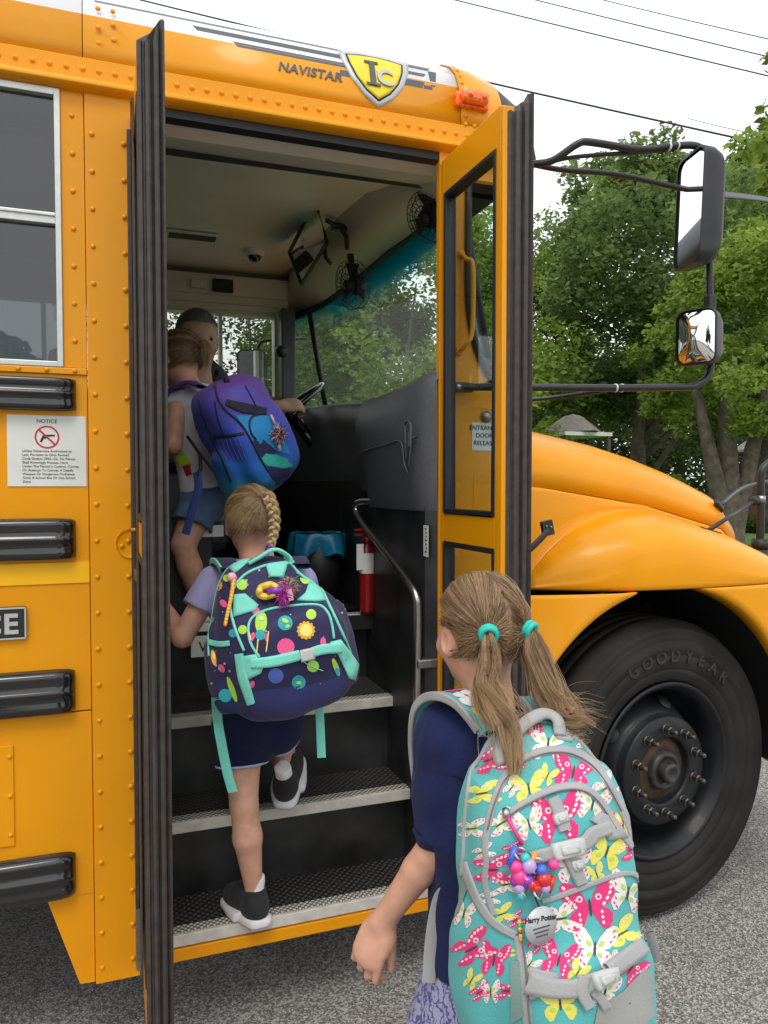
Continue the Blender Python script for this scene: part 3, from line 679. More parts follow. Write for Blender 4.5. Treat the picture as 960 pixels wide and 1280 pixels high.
# ------------------------------------------------------------------ windscreen
wp = [(1.0, .04), (1.10, .16), (1.17, .32), (1.205, .6), (1.22, 1.1), (1.205, 1.6), (1.17, 1.88), (1.10, 2.04), (.975, 2.185)]
def wpt(i, t):  # rake
    x, y = wp[i]; z0 = 1.86; z1 = (2.38, 2.40, 2.43, 2.462, 2.485, 2.478, 2.45, 2.42, 2.40)[i]; dx = -.10*(t)+.03 if 0 < i < 8 else -.02*t
    return Vector((x+dx, y, z0+(z1-z0)*t))
dense = []
for t in np.linspace(0, 1, 8): dense.append([tuple(v) for v in smooth_path([wpt(i, t) for i in range(9)], 4)])
m = MB(); m.grid(dense, 0, True); ws_ = m.build('windscreen', M['g_wind'], bus)
m = MB()
for t in (0, 1): m.tube(smooth_path([wpt(i, t) for i in range(9)], 4), .016, 8)
for i in (0, 8): m.tube([wpt(i, 0), wpt(i, 1)], .017, 8)
for i in (1, 7): m.tube([wpt(i, 0), wpt(i, 1)], .015, 8)
m.build('windscreen_gasket', M['seal'], ws_)
m = MB(); P = [tuple(p) for p in smooth_path([wpt(i, 1) for i in range(9)], 4)]
m.grid([[(p[0]+.004, p[1], p[2]-.004) for p in P], [(p[0]+.015, p[1], 2.53) for p in P]], 0); m.build('windscreen_header', M['black'], bus, solid=.004)
m = MB(); P = [tuple(p) for p in smooth_path([wpt(i, 0) for i in range(9)], 4)]
m.grid([[(p[0]+.002, p[1], p[2]+.002) for p in P], [(p[0]+.01, p[1], 1.0) for p in P]], 0); m.build('cowl_front', M['yellow'], bus, solid=.004)

# ------------------------------------------------------------------ bonnet and wing
ZT = ([1.15, 1.45, 1.7, 1.9, 2.05, 2.20, 2.32, 2.41, 2.46], [1.75, 1.71, 1.665, 1.615, 1.565, 1.50, 1.425, 1.33, 1.20])
ZS = ([1.15, 1.37, 1.79, 2.2, 2.46], [1.480, 1.466, 1.408, 1.310, 1.14])
YS = ([1.15, 1.37, 1.79, 2.2, 2.36, 2.46], [.17, .19, .23, .29, .37, .50])
def hz(T, x): return float(np.interp(x, *T))
xs = [1.26, 1.30, 1.37, 1.45, 1.55, 1.7, 1.85, 2.0, 2.1, 2.2, 2.27, 2.33, 2.38, 2.42, 2.45, 2.46]
def csec(x, dn=0.):
    zt, zs, ys = hz(ZT, x), hz(ZS, x)+.004, hz(YS, x); r = []
    for t in np.linspace(0, 1, 33):
        a = math.pi*t; c_, s_ = math.cos(a), math.sin(a)
        y = 1.12-(1.12-ys)*math.copysign(abs(c_)**.62, c_); z = zs+(zt-zs)*abs(s_)**.62
        r.append((x, y, z-dn))
    return r
m = MB(); rows = [csec(x) for x in xs]; rows[0] = [(x, y+(1.12-y)*.012, z-.006) for x, y, z in rows[0]]
rows.append([(2.465, 1.12+(y-1.12)*.8, 1.10+(z-1.14)*.3) for _, y, z in rows[-1]])
m.grid(rows, 0, True); bonnet = m.build('bonnet', M['yellow'], bus, solid=.005); bonnet_bvh = BVHTree.FromPolygons([v.co[:] for v in bonnet.data.vertices], [p.vertices[:] for p in bonnet.data.polygons])
m = MB(); m.grid([[(x-.004 if k else x, y*1+(1.12-y)*(.02 if k else .015), z-.012) for x, y, z in csec(1.27)] for k in (0, 1)] + [[(1.18, y+(1.12-y)*.03, z-.014) for x, y, z in csec(1.27)]], 0); m.build('bonnet_rear_seal', M['black'], bus)
# wing: cross-sections from seam down to lower lip
YO = ([1.26, 1.34, 1.45, 1.6, 1.75, 2.0, 2.12, 2.22, 2.34, 2.44, 2.52, 2.58], [.150, .110, .050, .008, -.008, -.008, .0, .02, .07, .16, .30, .50])
ZM = ([1.26, 1.30, 1.36, 1.45, 1.6, 1.75, 1.9, 2.05, 2.2, 2.35, 2.48, 2.58], [1.165, 1.200, 1.262, 1.325, 1.375, 1.388, 1.370, 1.325, 1.262, 1.19, 1.10, 1.0])
xw = sorted(set(np.round(np.concatenate([np.linspace(1.265, 1.7, 16), np.linspace(1.7, 2.58, 26)]), 4)))
LIP = 1.147
def wsec(x):
    """side wall, small fillet, then a full quarter-ellipse shoulder down to an upright skirt"""
    xx = min(x, 2.46); ys, zs, yo, zm = hz(YS, xx), hz(ZS, xx), hz(YO, x), hz(ZM, x); lip = min(LIP, zm-.02)
    zm = min(zm, zs-.022); yi = ys-.010; d = max(.004, yi-yo); Hc = min(.135, (zm-lip)*.80)
    p = [(ys, zs), (ys-.004, zs-.008), (ys-.007, (zm+zs)/2+.004), (yi, zm+.006)]
    for th in (12, 26, 42, 58, 74, 90): p.append((yi-d*math.sin(R_(th)), zm-Hc*(1-math.cos(R_(th)))))
    return p+[(yo-.003, (zm-Hc+lip)/2), (yo, lip)]
rows = []
for x in xw:
    p = smooth_path([(0, a, b) for a, b in wsec(x)], 3)
    lipz = p[-1].z
    row = [(x, v.y, max(v.z, lipz)) for v in p] + [(x, p[-1].y+.006, lipz-.004), (x, p[-1].y+.03, lipz-.002)]
    rows.append(row)
# round the rear lower corner of the wing

m = MB(); m.grid(rows, 0, True); wing = m.build('wing', M['yellow'], bus, solid=.005)
m = MB(); m.grid([[(r[0][0], 2.24-y, z) for _, y, z in r] for r in rows], 0, True); m.build('wing', M['yellow'], bus, solid=.005)
# panel crease on the wing (cut line of a hatch)
# front skirt below the seam, round the wheel
arcf = [(1.84, LIP-.007)]+[p for p in arch(math.pi/2-.02, -.35, 60) if p[1] < LIP-.014 and p[0] > 1.86]
m = MB(); rr = []
for i, (ax, az) in enumerate(arcf):
    t = i/(len(arcf)-1); fx = 2.58; fz = LIP-.006-(LIP-.35)*t
    r = [(ax-.002, .05, az-.004), (ax, hz(YO, ax)+.012, az)]
    for u in np.linspace(0.02, 1, 14):
        x = ax+(fx-ax)*u; r.append((x, hz(YO, x)+.0*u, az+(fz-az)*min(1, u*2.)))
    rr.append(r)
m.grid(rr, 0, True); m.build('front_skirt', M['yellow'], bus, solid=.004)
m = MB(); m.grid([[(x, 2.24-y, z) for x, y, z in r] for r in rr], 0, True); m.build('front_skirt', M['yellow'], bus, solid=.004)
# nose panel, grille and bumper
m = MB(); P = [(hz(YS, 2.78), 1.06), (.52, .75), (1.12, .75)]
m.box((2.42, .45, .62), (2.47, 1.79, 1.14)); m.build('grille', M['black'], bus, bevel=.02)
m = MB(); m.box((2.60, .12, .40), (2.72, 2.12, .66)); m.prism([(2.60, .10, .40), (2.72, .118, .40), (2.50, -.02, .40), (2.45, -.02, .40)], (0, 0, .26)); m.build('bumper', M['black_gloss'], bus, bevel=.015)
# wheel house liner
m = MB(); m.grid([[(p[0], y, p[1]) for y in (.03, .70)] for p in arch(math.pi+.1, -.1, 40, .035)], 0, True); m.build('wheel_arch_liner', M['black'], bus)
m = MB(); m.box((1.16, .09, .45), (1.20, .75, 1.46)); m.box((1.2, .28, 1.12), (2.4, .60, 1.14)); m.box((1.15, .66, .55), (2.4, .70, 1.14)); m.build('inner_arch_panel', M['black'], bus)
# latch on the wing's rear
m = MB(); a = at(683, 660, Y=.065)
m.tube(smooth_path([(1.20, .075, a.z-.085), (1.225, .05, a.z-.06), (a.x-.005, .055, a.z-.012), a], 4), [.011]*13, 8, flat=(.5, (0,1,0)))
for k in range(6):
    th = k*math.pi/3
m.obox((a.x, .060, a.z), (.019, 0, .004), (0, .007, 0), (-.005, 0, .023)); m.dome((a.x-.008, .053, a.z+.006), (0,-1,0), .004, .004, mi=1); m.dome((a.x+.009, .053, a.z+.004), (0,-1,0), .004, .004, mi=1)
m.build('bonnet_latch', [M['black'], M['zinc']], bus, bevel=.004)
m = MB(); hr0 = bonnet_bvh.ray_cast(Vector(_C), (at(896, 634, d=1)-Vector(_C)).normalized()); a = hr0[0]; nb = hr0[1] if hr0[1].dot(Vector(_C)-a) > 0 else -hr0[1]; a = a+nb*.010; tb_ = Vector((.75, .1, -.65)).normalized(); m.obox(a, tb_*.026, nb*.010, tb_.cross(nb)*.014); m.build('bonnet_handle', M['black'], bus, bevel=.005)

# ------------------------------------------------------------------ front wheel
def wheel(cx, cy, cz, steer, sgn):
    ax = Vector((math.sin(steer), -math.cos(steer), 0))*1.0     # outward axle direction
    if sgn < 0: ax = Vector((math.sin(steer), math.cos(steer), 0))
    c = Vector((cx, cy, cz))                                     # centre of the outer sidewall plane
    t = MB(); R = cz-.001
    prof = [(.300, -.010), (.312, .006), (.335, .010), (.345, .0125), (.347, .0105), (.350, .0135), (.37, .017), (.395, .0205), (.397, .0185), (.400, .0215), (.41, .022), (.412, .0235), (.428, .0235), (.430, .0215), (.445, .020), (.447, .018), (.450, .0195), (.462, .0165), (.464, .0145), (.467, .0155), (.475, .012), (.482, .0135), (.487, .004), (.494, -.006), (.503, -.020), (R, -.034)]
    for g in (-.075, -.125, -.175): prof += [(R, g+.006), (R-.010, g+.004), (R-.010, g-.004), (R, g-.006)]
    prof += [(R, -.216), (.49, -.236), (.42, -.262), (.33, -.258), (.300, -.245)]
    t.lathe(prof, c, ax, 96); to = t.build('tyre', M['tyre'], None)
    root = empty('front_wheel', (cx, cy, cz)); root.parent = bus; root.location = Vector((cx, cy, cz))-bus.location
    put(to, root)
    # rim
    r = MB(); r.lathe([(.297, -.004), (.303, .004), (.302, .010), (.294, .0115), (.287, .006), (.283, -.006), (.274, -.012), (.268, -.05), (.258, -.075), (.255, -.16), (.20, -.16)], c, ax, 80); r.build('rim', M['rimp'], root)
    r = MB(); r.lathe([(.256, -.145), (.246, -.125), (.225, -.085), (.200, -.040), (.190, -.030), (.187, -.028), (.186, -.002), (.181, .006), (.120, .008), (.115, .006), (.112, -.004), (.110, -.03), (.02, -.03)], c, ax, 80)
    r.build('wheel_disc', M['rimp'], root)
    r = MB(); r.lathe([(.112, -.024), (.104, -.016), (.085, -.010), (.06, -.006), (.058, -.012), (.0, -.012)], c, ax, 48); r.build('hub_face', M['rust'], root)
    up = Vector((0,0,1)); sd_ = ax.cross(up).normalized()
    r = MB(); r.lathe([(.066, -.012), (.066, .004), (.060, .014), (.050, .016), (.048, .010), (.030, .010), (.0, .01)], c, ax, 32); 
    r.lathe([(.036, .01), (.036, .034), (.032, .042), (.020, .043), (.018, .040), (.0002, .040)], c+sd_*.0, ax, 28); r.build('hub_cap', mat('worn_black_hub', (.035, .032, .030), .5, nscale=30, namt=.6), root)
    # hand holes
    for k in range(5):
        r = MB(); th = R_(36+72*k); q = c+(sd_*math.cos(th)+up*math.sin(th))*.218-ax*.066
        rd = (sd_*math.cos(th)+up*math.sin(th)); tg = rd.cross(ax); nn = (rd*.80+ax*.58).normalized()
        r.lathe([(.0, 0), (.026, 0), (.028, -.004)], q+nn*.0065, nn, 20); r.build('hand_hole', M['ink'], root)
    n0 = MB(); L0 = Vector((0,0,0))
    n0.lathe([(.0185, 0), (.0185, .003), (.0150, .004)], L0, ax, 20)
    n0.lathe([(.0155, .003), (.0150, .022), (.0115, .025)], L0, ax, 6, smooth=False)
    n0.lathe([(.0085, .024), (.0080, .044), (.0060, .048), (.0001, .048)], L0, ax, 12)
    no = n0.build('lug_nut', M['nut'], None)
    for k in range(10):
        th = R_(18+36*k); q = c+(sd_*math.cos(th)+up*math.sin(th))*.143+ax*.008
        o = no if k == 0 else no.copy()
        if k: SC.collection.objects.link(o)
        o.parent = root; o.location = q-Vector((cx, cy, cz))
    return root, c, ax, sd_
wr, wc, wax, wsd = wheel(1.762, .078, .512, .12, 1)
# raised lettering round the sidewall
def arc_text(word, r, a_mid, size, span, c, ax, sd_, parent, mat_):
    up = Vector((0,0,1)); n = len(word)
    for i, ch in enumerate(word):
        a = a_mid-(i-(n-1)/2)*span
        rd = sd_*-math.cos(a)*-1+up*math.sin(a)
        tg = (sd_*math.sin(a)-up*math.cos(a))
        o = text('sidewall_letter', ch, size, c+rd*(r)+ax*.0205, tg, rd, mat_, parent, depth=.0022, bold=True, align='CENTER')
sdr = wsd if wsd.x > 0 else -wsd
arc_text('GOODYEAR', .375, math.pi/2-.15, .060, .165, wc, wax, sdr, wr, mat('raised_tyre_lettering', (.024, .022, .020), .6, nscale=40, namt=.5))
wheel(1.762, 2.162, .512, -.12, -1)
# rear axle
for yy, sg in ((.10, 1), (2.14, -1)):
    t = MB(); t.lathe([(.0, -.05), (.2, -.06), (.26, .0), (.30, .0), (.40, .02), (.49, .0), (.512, -.03), (.512, -.24), (.42, -.26), (.2, -.26)], (-5.9, yy, .512), (0, -sg, 0), 64); t.build('rear_wheel', M['tyre'], bus)
# running gear glimpsed through the arch
m = MB(); m.cyl((1.76, .30, .50), (1.76, 2.0, .50), .05); m.box((1.2, .70, .62), (2.5, .76, .84)); m.cyl((1.95, .40, .62), (1.95, .5, 1.05), .04); m.build('front_axle', M['black'], bus)

# ------------------------------------------------------------------ mirrors
def rtube(name, pts, r, parent, n=5, m_='tube'):
    t = MB(); t.tube(smooth_path(pts, n), r, 10); return t.build(name, M[m_], parent)
YM = -.16
mir = MB(); hd = [at(868, 200, Y=YM), at(868, 320, Y=YM)]
# arm root bracket seen through the door glass
A0 = at(567, 484, Y=-.012)
ar = MB(); ar.tube(smooth_path([A0, A0+Vector((.03, -.01, 0)), at(640, 484, Y=-.10), at(760, 485, Y=-.17), at(862, 484, Y=-.19)], 5)+smooth_path([at(868, 483, Y=-.19), at(882, 474, Y=-.19), at(888, 462, Y=-.19), at(888, 440, Y=-.19), at(887, 340, Y=-.19), at(886, 215, Y=-.19), at(882, 192, Y=-.19), at(868, 182, Y=-.19), at(838, 183, Y=-.19), at(800, 187, Y=-.17), at(740, 178, Y=-.13), at(722, 180, Y=-.12), at(690, 201, Y=-.08), at(660, 206, Y=-.03), at(632, 214, Y=.01), at(600, 222, Y=.03)], 5), .0105, 12)
ar.build('mirror_arm', M['tube'], bus)
m = MB(); m.obox(A0+Vector((.024, -.008, 0)), (.034, 0, 0), (0, .008, 0), (0, 0, .014)); 
b0 = m.build('arm_bracket', M['tube'], bus, bevel=.006)
for dx in (.008, .036): m = MB(); m.lathe([(.0075, 0), (.0065, .004), (.0001, .005)], A0+Vector((dx, -.016, 0)), (0,-1,0), 12); m.build('bolt', M['steel'], b0)
rtube('mirror_brace', [at(660, 204, Y=-.03), at(700, 212, Y=-.05), at(770, 218, Y=-.10), at(840, 233, Y=-.15), at(866, 238, Y=-.18)], .008, bus)
rtube('mirror_brace', [at(688, 203, Y=-.07), at(720, 196, Y=-.10), at(800, 190, Y=-.16), at(842, 187, Y=-.185)], .006, bus)
rtube('mirror_brace', [at(660, 500, Y=-.02), at(700, 496, Y=-.06), at(762, 487, Y=-.16)], .006, bus)
for xx, yy in ((836, 184), (846, 183), (769, 485), (777, 485)):
    p = at(xx, yy, Y=-.19 if xx > 800 else -.172); m = MB(); m.cyl(p-Vector((.0022, 0, 0)), p+Vector((.0022, 0, 0)), .0125, 14); m.build('white_ring', M['sticker'], bus)
# heads: a bowl-shaped housing with the glass facing back and slightly out
def head(px0, py0, px1, py1, Yc, depth_px, name, convex):
    """housing between the mirror face (left edge) and its rounded back (right)"""
    a, b = at(px0, py0, Y=Yc), at(px0, py1, Y=Yc); h = (a.z-b.z); zc = (a.z+b.z)/2
    c = at((px0+px1)/2, (py0+py1)/2, Y=Yc)
    return c, h
def mirror_head(c, hgt, wid, dep, yawd, name, pitch=0., convex=0.):
    """local: u across the glass, v up, w out of the glass (towards the driver)"""
    ya = R_(yawd); wv = Vector((-math.cos(ya)*math.cos(R_(pitch)), -math.sin(ya), -math.sin(R_(pitch)))).normalized(); v = Vector((0,0,1)); u = v.cross(wv).normalized(); v = wv.cross(u)
    hs = MB(); rows = []
    def rr_(s, rad, k=6):
        pts = []; W, H = wid/2*s, hgt/2*s; r = min(rad, W, H)
        for cx_, cy_, a0 in ((W-r, H-r, 0), (-(W-r), H-r, 90), (-(W-r), -(H-r), 180), (W-r, -(H-r), 270)):
            for i in range(k+1): a = R_(a0+90*i/k); pts.append((cx_+r*math.cos(a), cy_+r*math.sin(a)))
        return pts
    for s, dz, rad in ((.955, .004, .028), (1.0, .004, .03), (1.0, -.004, .03), (.99, -dep*.45, .032), (.93, -dep*.8, .04), (.78, -dep*.97, .045), (.3, -dep, .03), (.02, -dep, .001)):
        rows.append([tuple(c+u*x+v*y+wv*dz) for x, y in rr_(s, rad)])
    hs.grid(rows, 0, True, closed=True); ho = hs.build(name, M['black'], bus)
    g = MB(); rows = [[tuple(c+u*x+v*y+wv*(-.002+convex*(1-s*s))) for x, y in rr_(s*.95, .026)] for s in np.linspace(.02, 1, 7 if convex else 2)]
    g.grid(rows, 0, True, closed=True); g.build('mirror_glass', M['chrome'], ho)
    return ho
mirror_head(at(862, 262, Y=-.19), .330, .150, .075, -12, 'flat_mirror', -2)
mirror_head(at(870, 421, Y=-.19), .165, .120, .075, 26, 'convex_mirror', 0, .022)
m = MB(); p = at(887, 390, Y=-.19); m.box(p-Vector((.014, .014, .03)), p+Vector((.014, .014, .05))); m.build('mirror_clamp', M['black'], bus, bevel=.005)
rtube('front_mirror_tube', [at(895, 243, Y=-.12), at(930, 246, Y=.1), at(965, 251, Y=.5), at(1010, 262, Y=1.1)], .0105, bus)
# crossover mirror stalk on the nose
Yx = .42
rtube('crossover_stalk', [at(950, 682, Y=Yx), at(951, 640, Y=Yx), at(951, 600, Y=Yx), at(954, 586, Y=Yx), at(966, 576, Y=Yx), at(990, 570, Y=Yx)], .016, bus)
m = MB(); p = at(950, 678, Y=Yx); m.cyl(p-Vector((0,0,.03)), p+Vector((0,0,.015)), .033, 20); q = at(952, 700, Y=Yx); m.lathe([(.115, -.05), (.10, -.01), (.04, .03), (.0, .03)], q-Vector((0,0,.01)), (0,0,1), 28); m.build('stalk_base', M['black'], bus)
a = at(887, 662, Y=.12); b = at(943, 626, Y=Yx)
m = MB(); m.tube([a, b], .008, 10); m.obox(a-Vector((0,0,.004)), (.045, .0, -.012), (0, .010, 0), (0, 0, .004)); m.cyl(b-Vector((.014,0,0)), b+Vector((.014,0,0)), .020, 14); m.build('stalk_brace', M['tube'], bus)
rtube('stalk_brace', [hr0[0]+nb*.012, at(935, 607, Y=.7), at(1000, 596, Y=.9)], .009, bus)
m = MB(); p = at(951, 624, Y=Yx); m.cyl(p-Vector((0,0,.014)), p+Vector((0,0,.014)), .0185, 14); m.build('stalk_clamp', M['zinc'], bus)

# ------------------------------------------------------------------ inside the front
# handrail
hp = [at(468, 627, X=XR-.004), at(452, 627, X=.84), at(445, 631, X=.83), at(446, 642, X=.83), at(456, 658, X=.83), at(488, 697, X=.83), at(510, 727, X=.83), at(520, 745, X=.833), at(522, 765, X=.835), at(522, 830, X=.835), at(521, 905, X=.835), at(520, 960, X=.84), at(520, 975, X=.86)]
t = MB(); t.tube(smooth_path(hp, 5), .0115, 14); hr = t.build('handrail', M['steel'], bus)
p = at(522, 829, X=.835); m = MB(); m.box((p.x-.006, p.y-.02, p.z-.013), (.90, p.y+.02, p.z+.013)); m.build('rail_bracket', M['zinc'], hr, bevel=.004)
# dashboard
def dz_(y): return float(np.interp(y, [.04, .1, .2, .40, .62, .75, 1.2, 2.1], [1.815, 1.803, 1.795, 1.790, 1.795, 1.800, 1.84, 1.90]))
def db_(y): return float(np.interp(y, [.04, .50, .52, 2.1], [1.405, 1.405, 1.455, 1.455]))
m = MB(); rows = []
for y in [.004, .012, .025]+list(np.linspace(.05, .48, 10))+[.50, .53, .60, .66, .70, .73, .76, .80, .95, 1.1, 1.3, 1.5, 1.7, 1.9, 2.15]:
    k = max(0, min(1, (y-.60)/.16)); k = k*k*(3-2*k); xf = .852+.055*k-.012*math.sin(min(1, y/.6)*math.pi)+.042*max(0, 1-y/.06)**2
    zt, zb = dz_(y), db_(y)
    rows.append([(xf+.004, y, zb), (xf, y, zb+.01), (xf-.002, y, zb+.07), (xf-.022*(1-k)*min(1, y/.12), y, (zt+zb)/2), (xf-(.018*(1-k)+.004)*min(1, y/.12), y, zt-.10), (xf-.004, y, zt-.035), (xf+.012, y, zt-.012), (xf+.045, y, zt-.001), (xf+.16, y, zt+.005), (1.19, y, zt+.02)])
m.grid(rows, 0, True); da = m.build('dashboard', M['grey'], bus)
m = MB(); m.box((.862, .03, 1.0), (1.15, 2.15, 1.5)); m.box((.86, 2.13, 1.0), (1.0, 2.2, 1.93)); m.build('dash_base', M['dark'], bus)
m = MB(); e = at(513, 553, X=.826)
def dshape(s, xo, mb, mi=0): mb.tube([(xo, e.y+y*s, e.z+z*s) for y, z in ((.022, .055), (-.0, .062), (-.026, .050), (-.024, -.02), (-.004, -.068), (.014, -.03), (.022, .055))], .0028, 8, mi)
dshape(1, .817, m); m.tube(smooth_path([(.826, .60, e.z-.022), (.817, .40, e.z-.004), (.817, .25, e.z+.002), (.818, e.y+.06, e.z+.006), (.818, e.y+.03, e.z-.06), (.820, e.y+.005, e.z-.088)], 4), .0022, 6); m.tube([(.820, e.y-.03, e.z+.012), (.842, .05, e.z+.016)], .0022, 6)
m.box((.815, e.y-.010, e.z-.012), (.825, e.y+.010, e.z+.03)); m.build('dash_emblem', M['grey'], da)
m = MB(); rivets(m, [(.853, y, 1.43) for y in (.06, .19, .35, .45)], (-1, 0, 0), .006); m.build('dash_screw', M['grey'], da)
# steering wheel and column
cw = Vector((.80, 1.55, 1.835)); nrm = Vector((-.62, -.02, .78)).normalized(); t = MB(); uu = Vector((0,1,0)); vv = nrm.cross(uu).normalized(); Rw = .205
t.tube([cw+(uu*math.cos(a)+vv*math.sin(a))*Rw for a in np.linspace(0, 2*math.pi, 49)], .0125, 10, caps=False)
for a in (R_(90), R_(210), R_(330)): t.tube([cw-nrm*.03, cw+(uu*math.cos(a)+vv*math.sin(a))*Rw*.97], .010, 8)
t.ball(cw-nrm*.025, .045, 12); t.tube([cw-nrm*.03, cw-nrm*.22+Vector((.08, 0, -.10))], .028, 12)
t.build('steering_wheel', M['black_gloss'], bus)
# driver's seat
m = MB(); m.box((.02, 1.42, 1.03), (.42, 1.92, 1.16)); m.build('seat_pedestal', M['dark'], bus)
m = MB(); m.box((.0, 1.38, 1.18), (.50, 1.94, 1.32)); m.build('seat_cushion', M['grey'], bus, bevel=.05)
m = MB(); m.prism([(.02, 1.42, 1.30), (-.12, 1.42, 1.30), (-.24, 1.42, 2.05), (-.12, 1.42, 2.06)], (0, .48, 0)); m.build('seat_back', M['grey'], bus, bevel=.04)
# interior mirror
IM = [at(362, 315, Y=1.62), at(395, 251, Y=1.12), at(409, 303, Y=1.12), at(377, 355, Y=1.62)]
m = MB(); 
m.tube([IM[0], IM[1], IM[2], IM[3], IM[0]], .010, 8, caps=False); im = m.build('interior_mirror', M['black'], bus)
ctr = sum(IM, Vector())/4; nn = (IM[1]-IM[0]).cross(IM[3]-IM[0]).normalized(); nn = -nn if nn.x > 0 else nn
m = MB(); m.prism([p+nn*.001 for p in IM], -nn*.006); m.build('mirror_glass', M['chrome'], im)
m = MB(); m.tube([IM[2]+Vector((0,0,.09)), at(425, 284, Y=1.2), at(433, 296, Y=1.2), at(434, 312, Y=1.2)], .010, 8); m.build('mirror_bracket', M['black'], im); m = MB(); m.tube([at(404, 300, Y=1.3), at(407, 322, Y=1.3), at(414, 330, Y=1.3)], .009, 8)
m.build('mirror_bracket', M['black'], im); m = MB(); p = at(424, 285, Y=1.2); m.box(p-Vector((.03, .02, .012)), p+Vector((.03, .02, .014))); m.build('mirror_bracket', M['black'], im)
# fans
def fan(c, r, nrm_, stem):
    root = MB(); c = Vector(c); n = Vector(nrm_).normalized()
    root.tube([stem, stem+(c-stem)*.35, c-n*.03], [.016, .013, .018], 10); root.lathe([(.0, -.06), (.028, -.055), (.045, -.02), (.042, .0), (.0, .005)], c, n, 20); root.lathe([(.022, 0), (.022, .008), (.0, .012)], c+n*.035, n, 16)
    fo = root.build('fan', M['black'], bus)
    a = n.orthogonal().normalized(); b = n.cross(a); k = MB()
    for i in range(20):
        th = 2*math.pi*i/20; d = a*math.cos(th)+b*math.sin(th)
        k.tube([c+n*.035+d*.02, c+n*.035+d*r*.7, c+n*.02+d*r*.97, c-n*.01+d*r*.97, c-n*.035+d*r*.5], .0012, 4)
    for h, q in ((.02, .97), (-.01, .97), (.034, .7), (.036, .45)): k.tube([c+n*h+(a*math.cos(t_)+b*math.sin(t_))*r*q for t_ in np.linspace(0, 2*math.pi, 25)], .0016, 4, caps=False)
    k.build('fan_cage', M['black'], fo); bl = MB()
    for i in range(3):
        th = 2*math.pi*i/3; d = a*math.cos(th)+b*math.sin(th); e_ = n.cross(d)
        bl.prism([c+d*.02-e_*.01, c+d*r*.8-e_*.035-n*.012, c+d*r*.85+e_*.03+n*.014, c+d*.02+e_*.012], n*.002)
    bl.build('fan_blade', M['black'], fo)
fan(at(442, 356, Y=1.15), .105, (-.75, -.25, -.2), at(438, 318, Y=1.15))
fan(at(538, 270, Y=.40), .088, (-.75, -.35, -.4), at(540, 236, Y=.40))
# camera dome, vent, switch plates
p = at(318, 314, Z=2.644); m = MB(); m.lathe([(.050, .0), (.050, -.012), (.044, -.026), (.036, -.032)], (p.x, p.y, 2.650), (0,0,1), 24); cd = m.build('camera_dome', M['white'], bus); m = MB(); m.ball((p.x, p.y, 2.622), .034, 14); m.build('camera_lens', M['black_gloss'], cd)
a = at(208, 291, Z=2.64); b = at(270, 302, Z=2.64); m = MB(); m.box((a.x, a.y-.06, 2.630), (b.x, a.y+.04, 2.640), 0); m.box((a.x+.01, a.y-.045, 2.627), (b.x-.01, a.y+.025, 2.631), 1); m.build('ceiling_vent', [M['sticker'], M['dark']], bus)
for nm, q0, q1, mm_ in (('switch_box', (265, 349), (291, 367), 'dark'), ('intercom_plate', (238, 350), (258, 362), 'cream')):
    a = at(*q0, Y=2.16); b = at(*q1, Y=2.16); m = MB(); m.box((a.x, 2.135, b.z), (b.x, 2.162, a.z)); m.build(nm, M[mm_], bus, bevel=.004)
for q, c_ in (((427, 244), (.03,.05,.12)), ((440, 246), (.25,.18,.05)), ((483, 241), (.5,.08,.04))):
    p = at(*q, Z=2.60); m = MB(); m.box((p.x-.02, p.y-.03, cz(p.x, p.y)-.006), (p.x+.02, p.y+.03, cz(p.x, p.y)-.003)); 
# outside mirror on the driver's side
c = at(314, 465, Y=2.44)
ho = mirror_head(c, .26, .17, .07, 60, 'driver_side_mirror', 0)
rtube('driver_mirror_arm', [c+Vector((.03, .02, .10)), c+Vector((.05, .0, .16)), c+Vector((.09, -.02, .185)), c+Vector((.30, -.15, .185))], .010, bus)
p = at(353, 440, Y=2.07); m = MB(); m.lathe([(.03, 0), (.03, .03), (.012, .05), (0.0002, .05)], p, (-.6, -.7, 0), 16); m.build('defroster_knob', M['black'], bus)

# ------------------------------------------------------------------ loose things inside
fx = Vector((.835, .50, 1.035)); p = at(459, 700, X=.845)
fe = empty('fire_extinguisher', (p.x, p.y, 1.035), 'red fire extinguisher with a white label beside the steel handrail', 'fire extinguisher')
m = MB(); zt = at(459, 690, Y=p.y).z
m.lathe([(.0, .0), (.026, .0), (.028, .01), (.028, zt-1.035-.02), (.022, zt-1.035+.01), (.014, zt-1.035+.022), (.012, zt-1.035+.035)], (p.x, p.y, 1.035), (0,0,1), 24); m.build('cylinder', M['red'], fe)
m = MB(); m.lathe([(.0286, .14), (.0286, .21)], (p.x, p.y, 1.035), (0,0,1), 24, th0=0, th1=6.28); m.build('band_label', M['sticker'], fe)
m = MB(); m.cyl((p.x, p.y, zt+.03), (p.x, p.y, zt+.06), .017); m.box((p.x-.045, p.y-.01, zt+.058), (p.x+.02, p.y+.01, zt+.066)); m.box((p.x-.045, p.y-.008, zt+.075), (p.x+.02, p.y+.008, zt+.082)); m.build('valve', M['red'], fe)
m = MB(); m.prism([(p.x-.045, p.y-.02, zt+.03), (p.x-.02, p.y-.02, zt+.03), (p.x-.02, p.y-.02, zt-.06), (p.x-.045, p.y-.02, zt-.06)], (0, .002, 0)); m.build('inspection_tag', M['sticker'], fe)
tc_ = Vector((.70, .86, 1.03)); tcn = empty('trash_can', tc_, 'black waste bin lined with a blue bag at the top of the steps', 'waste bin')
tp = at(398, 668, Y=.86); hgt = tp.z-1.03; tc_.x = tp.x; tcn.location = tc_
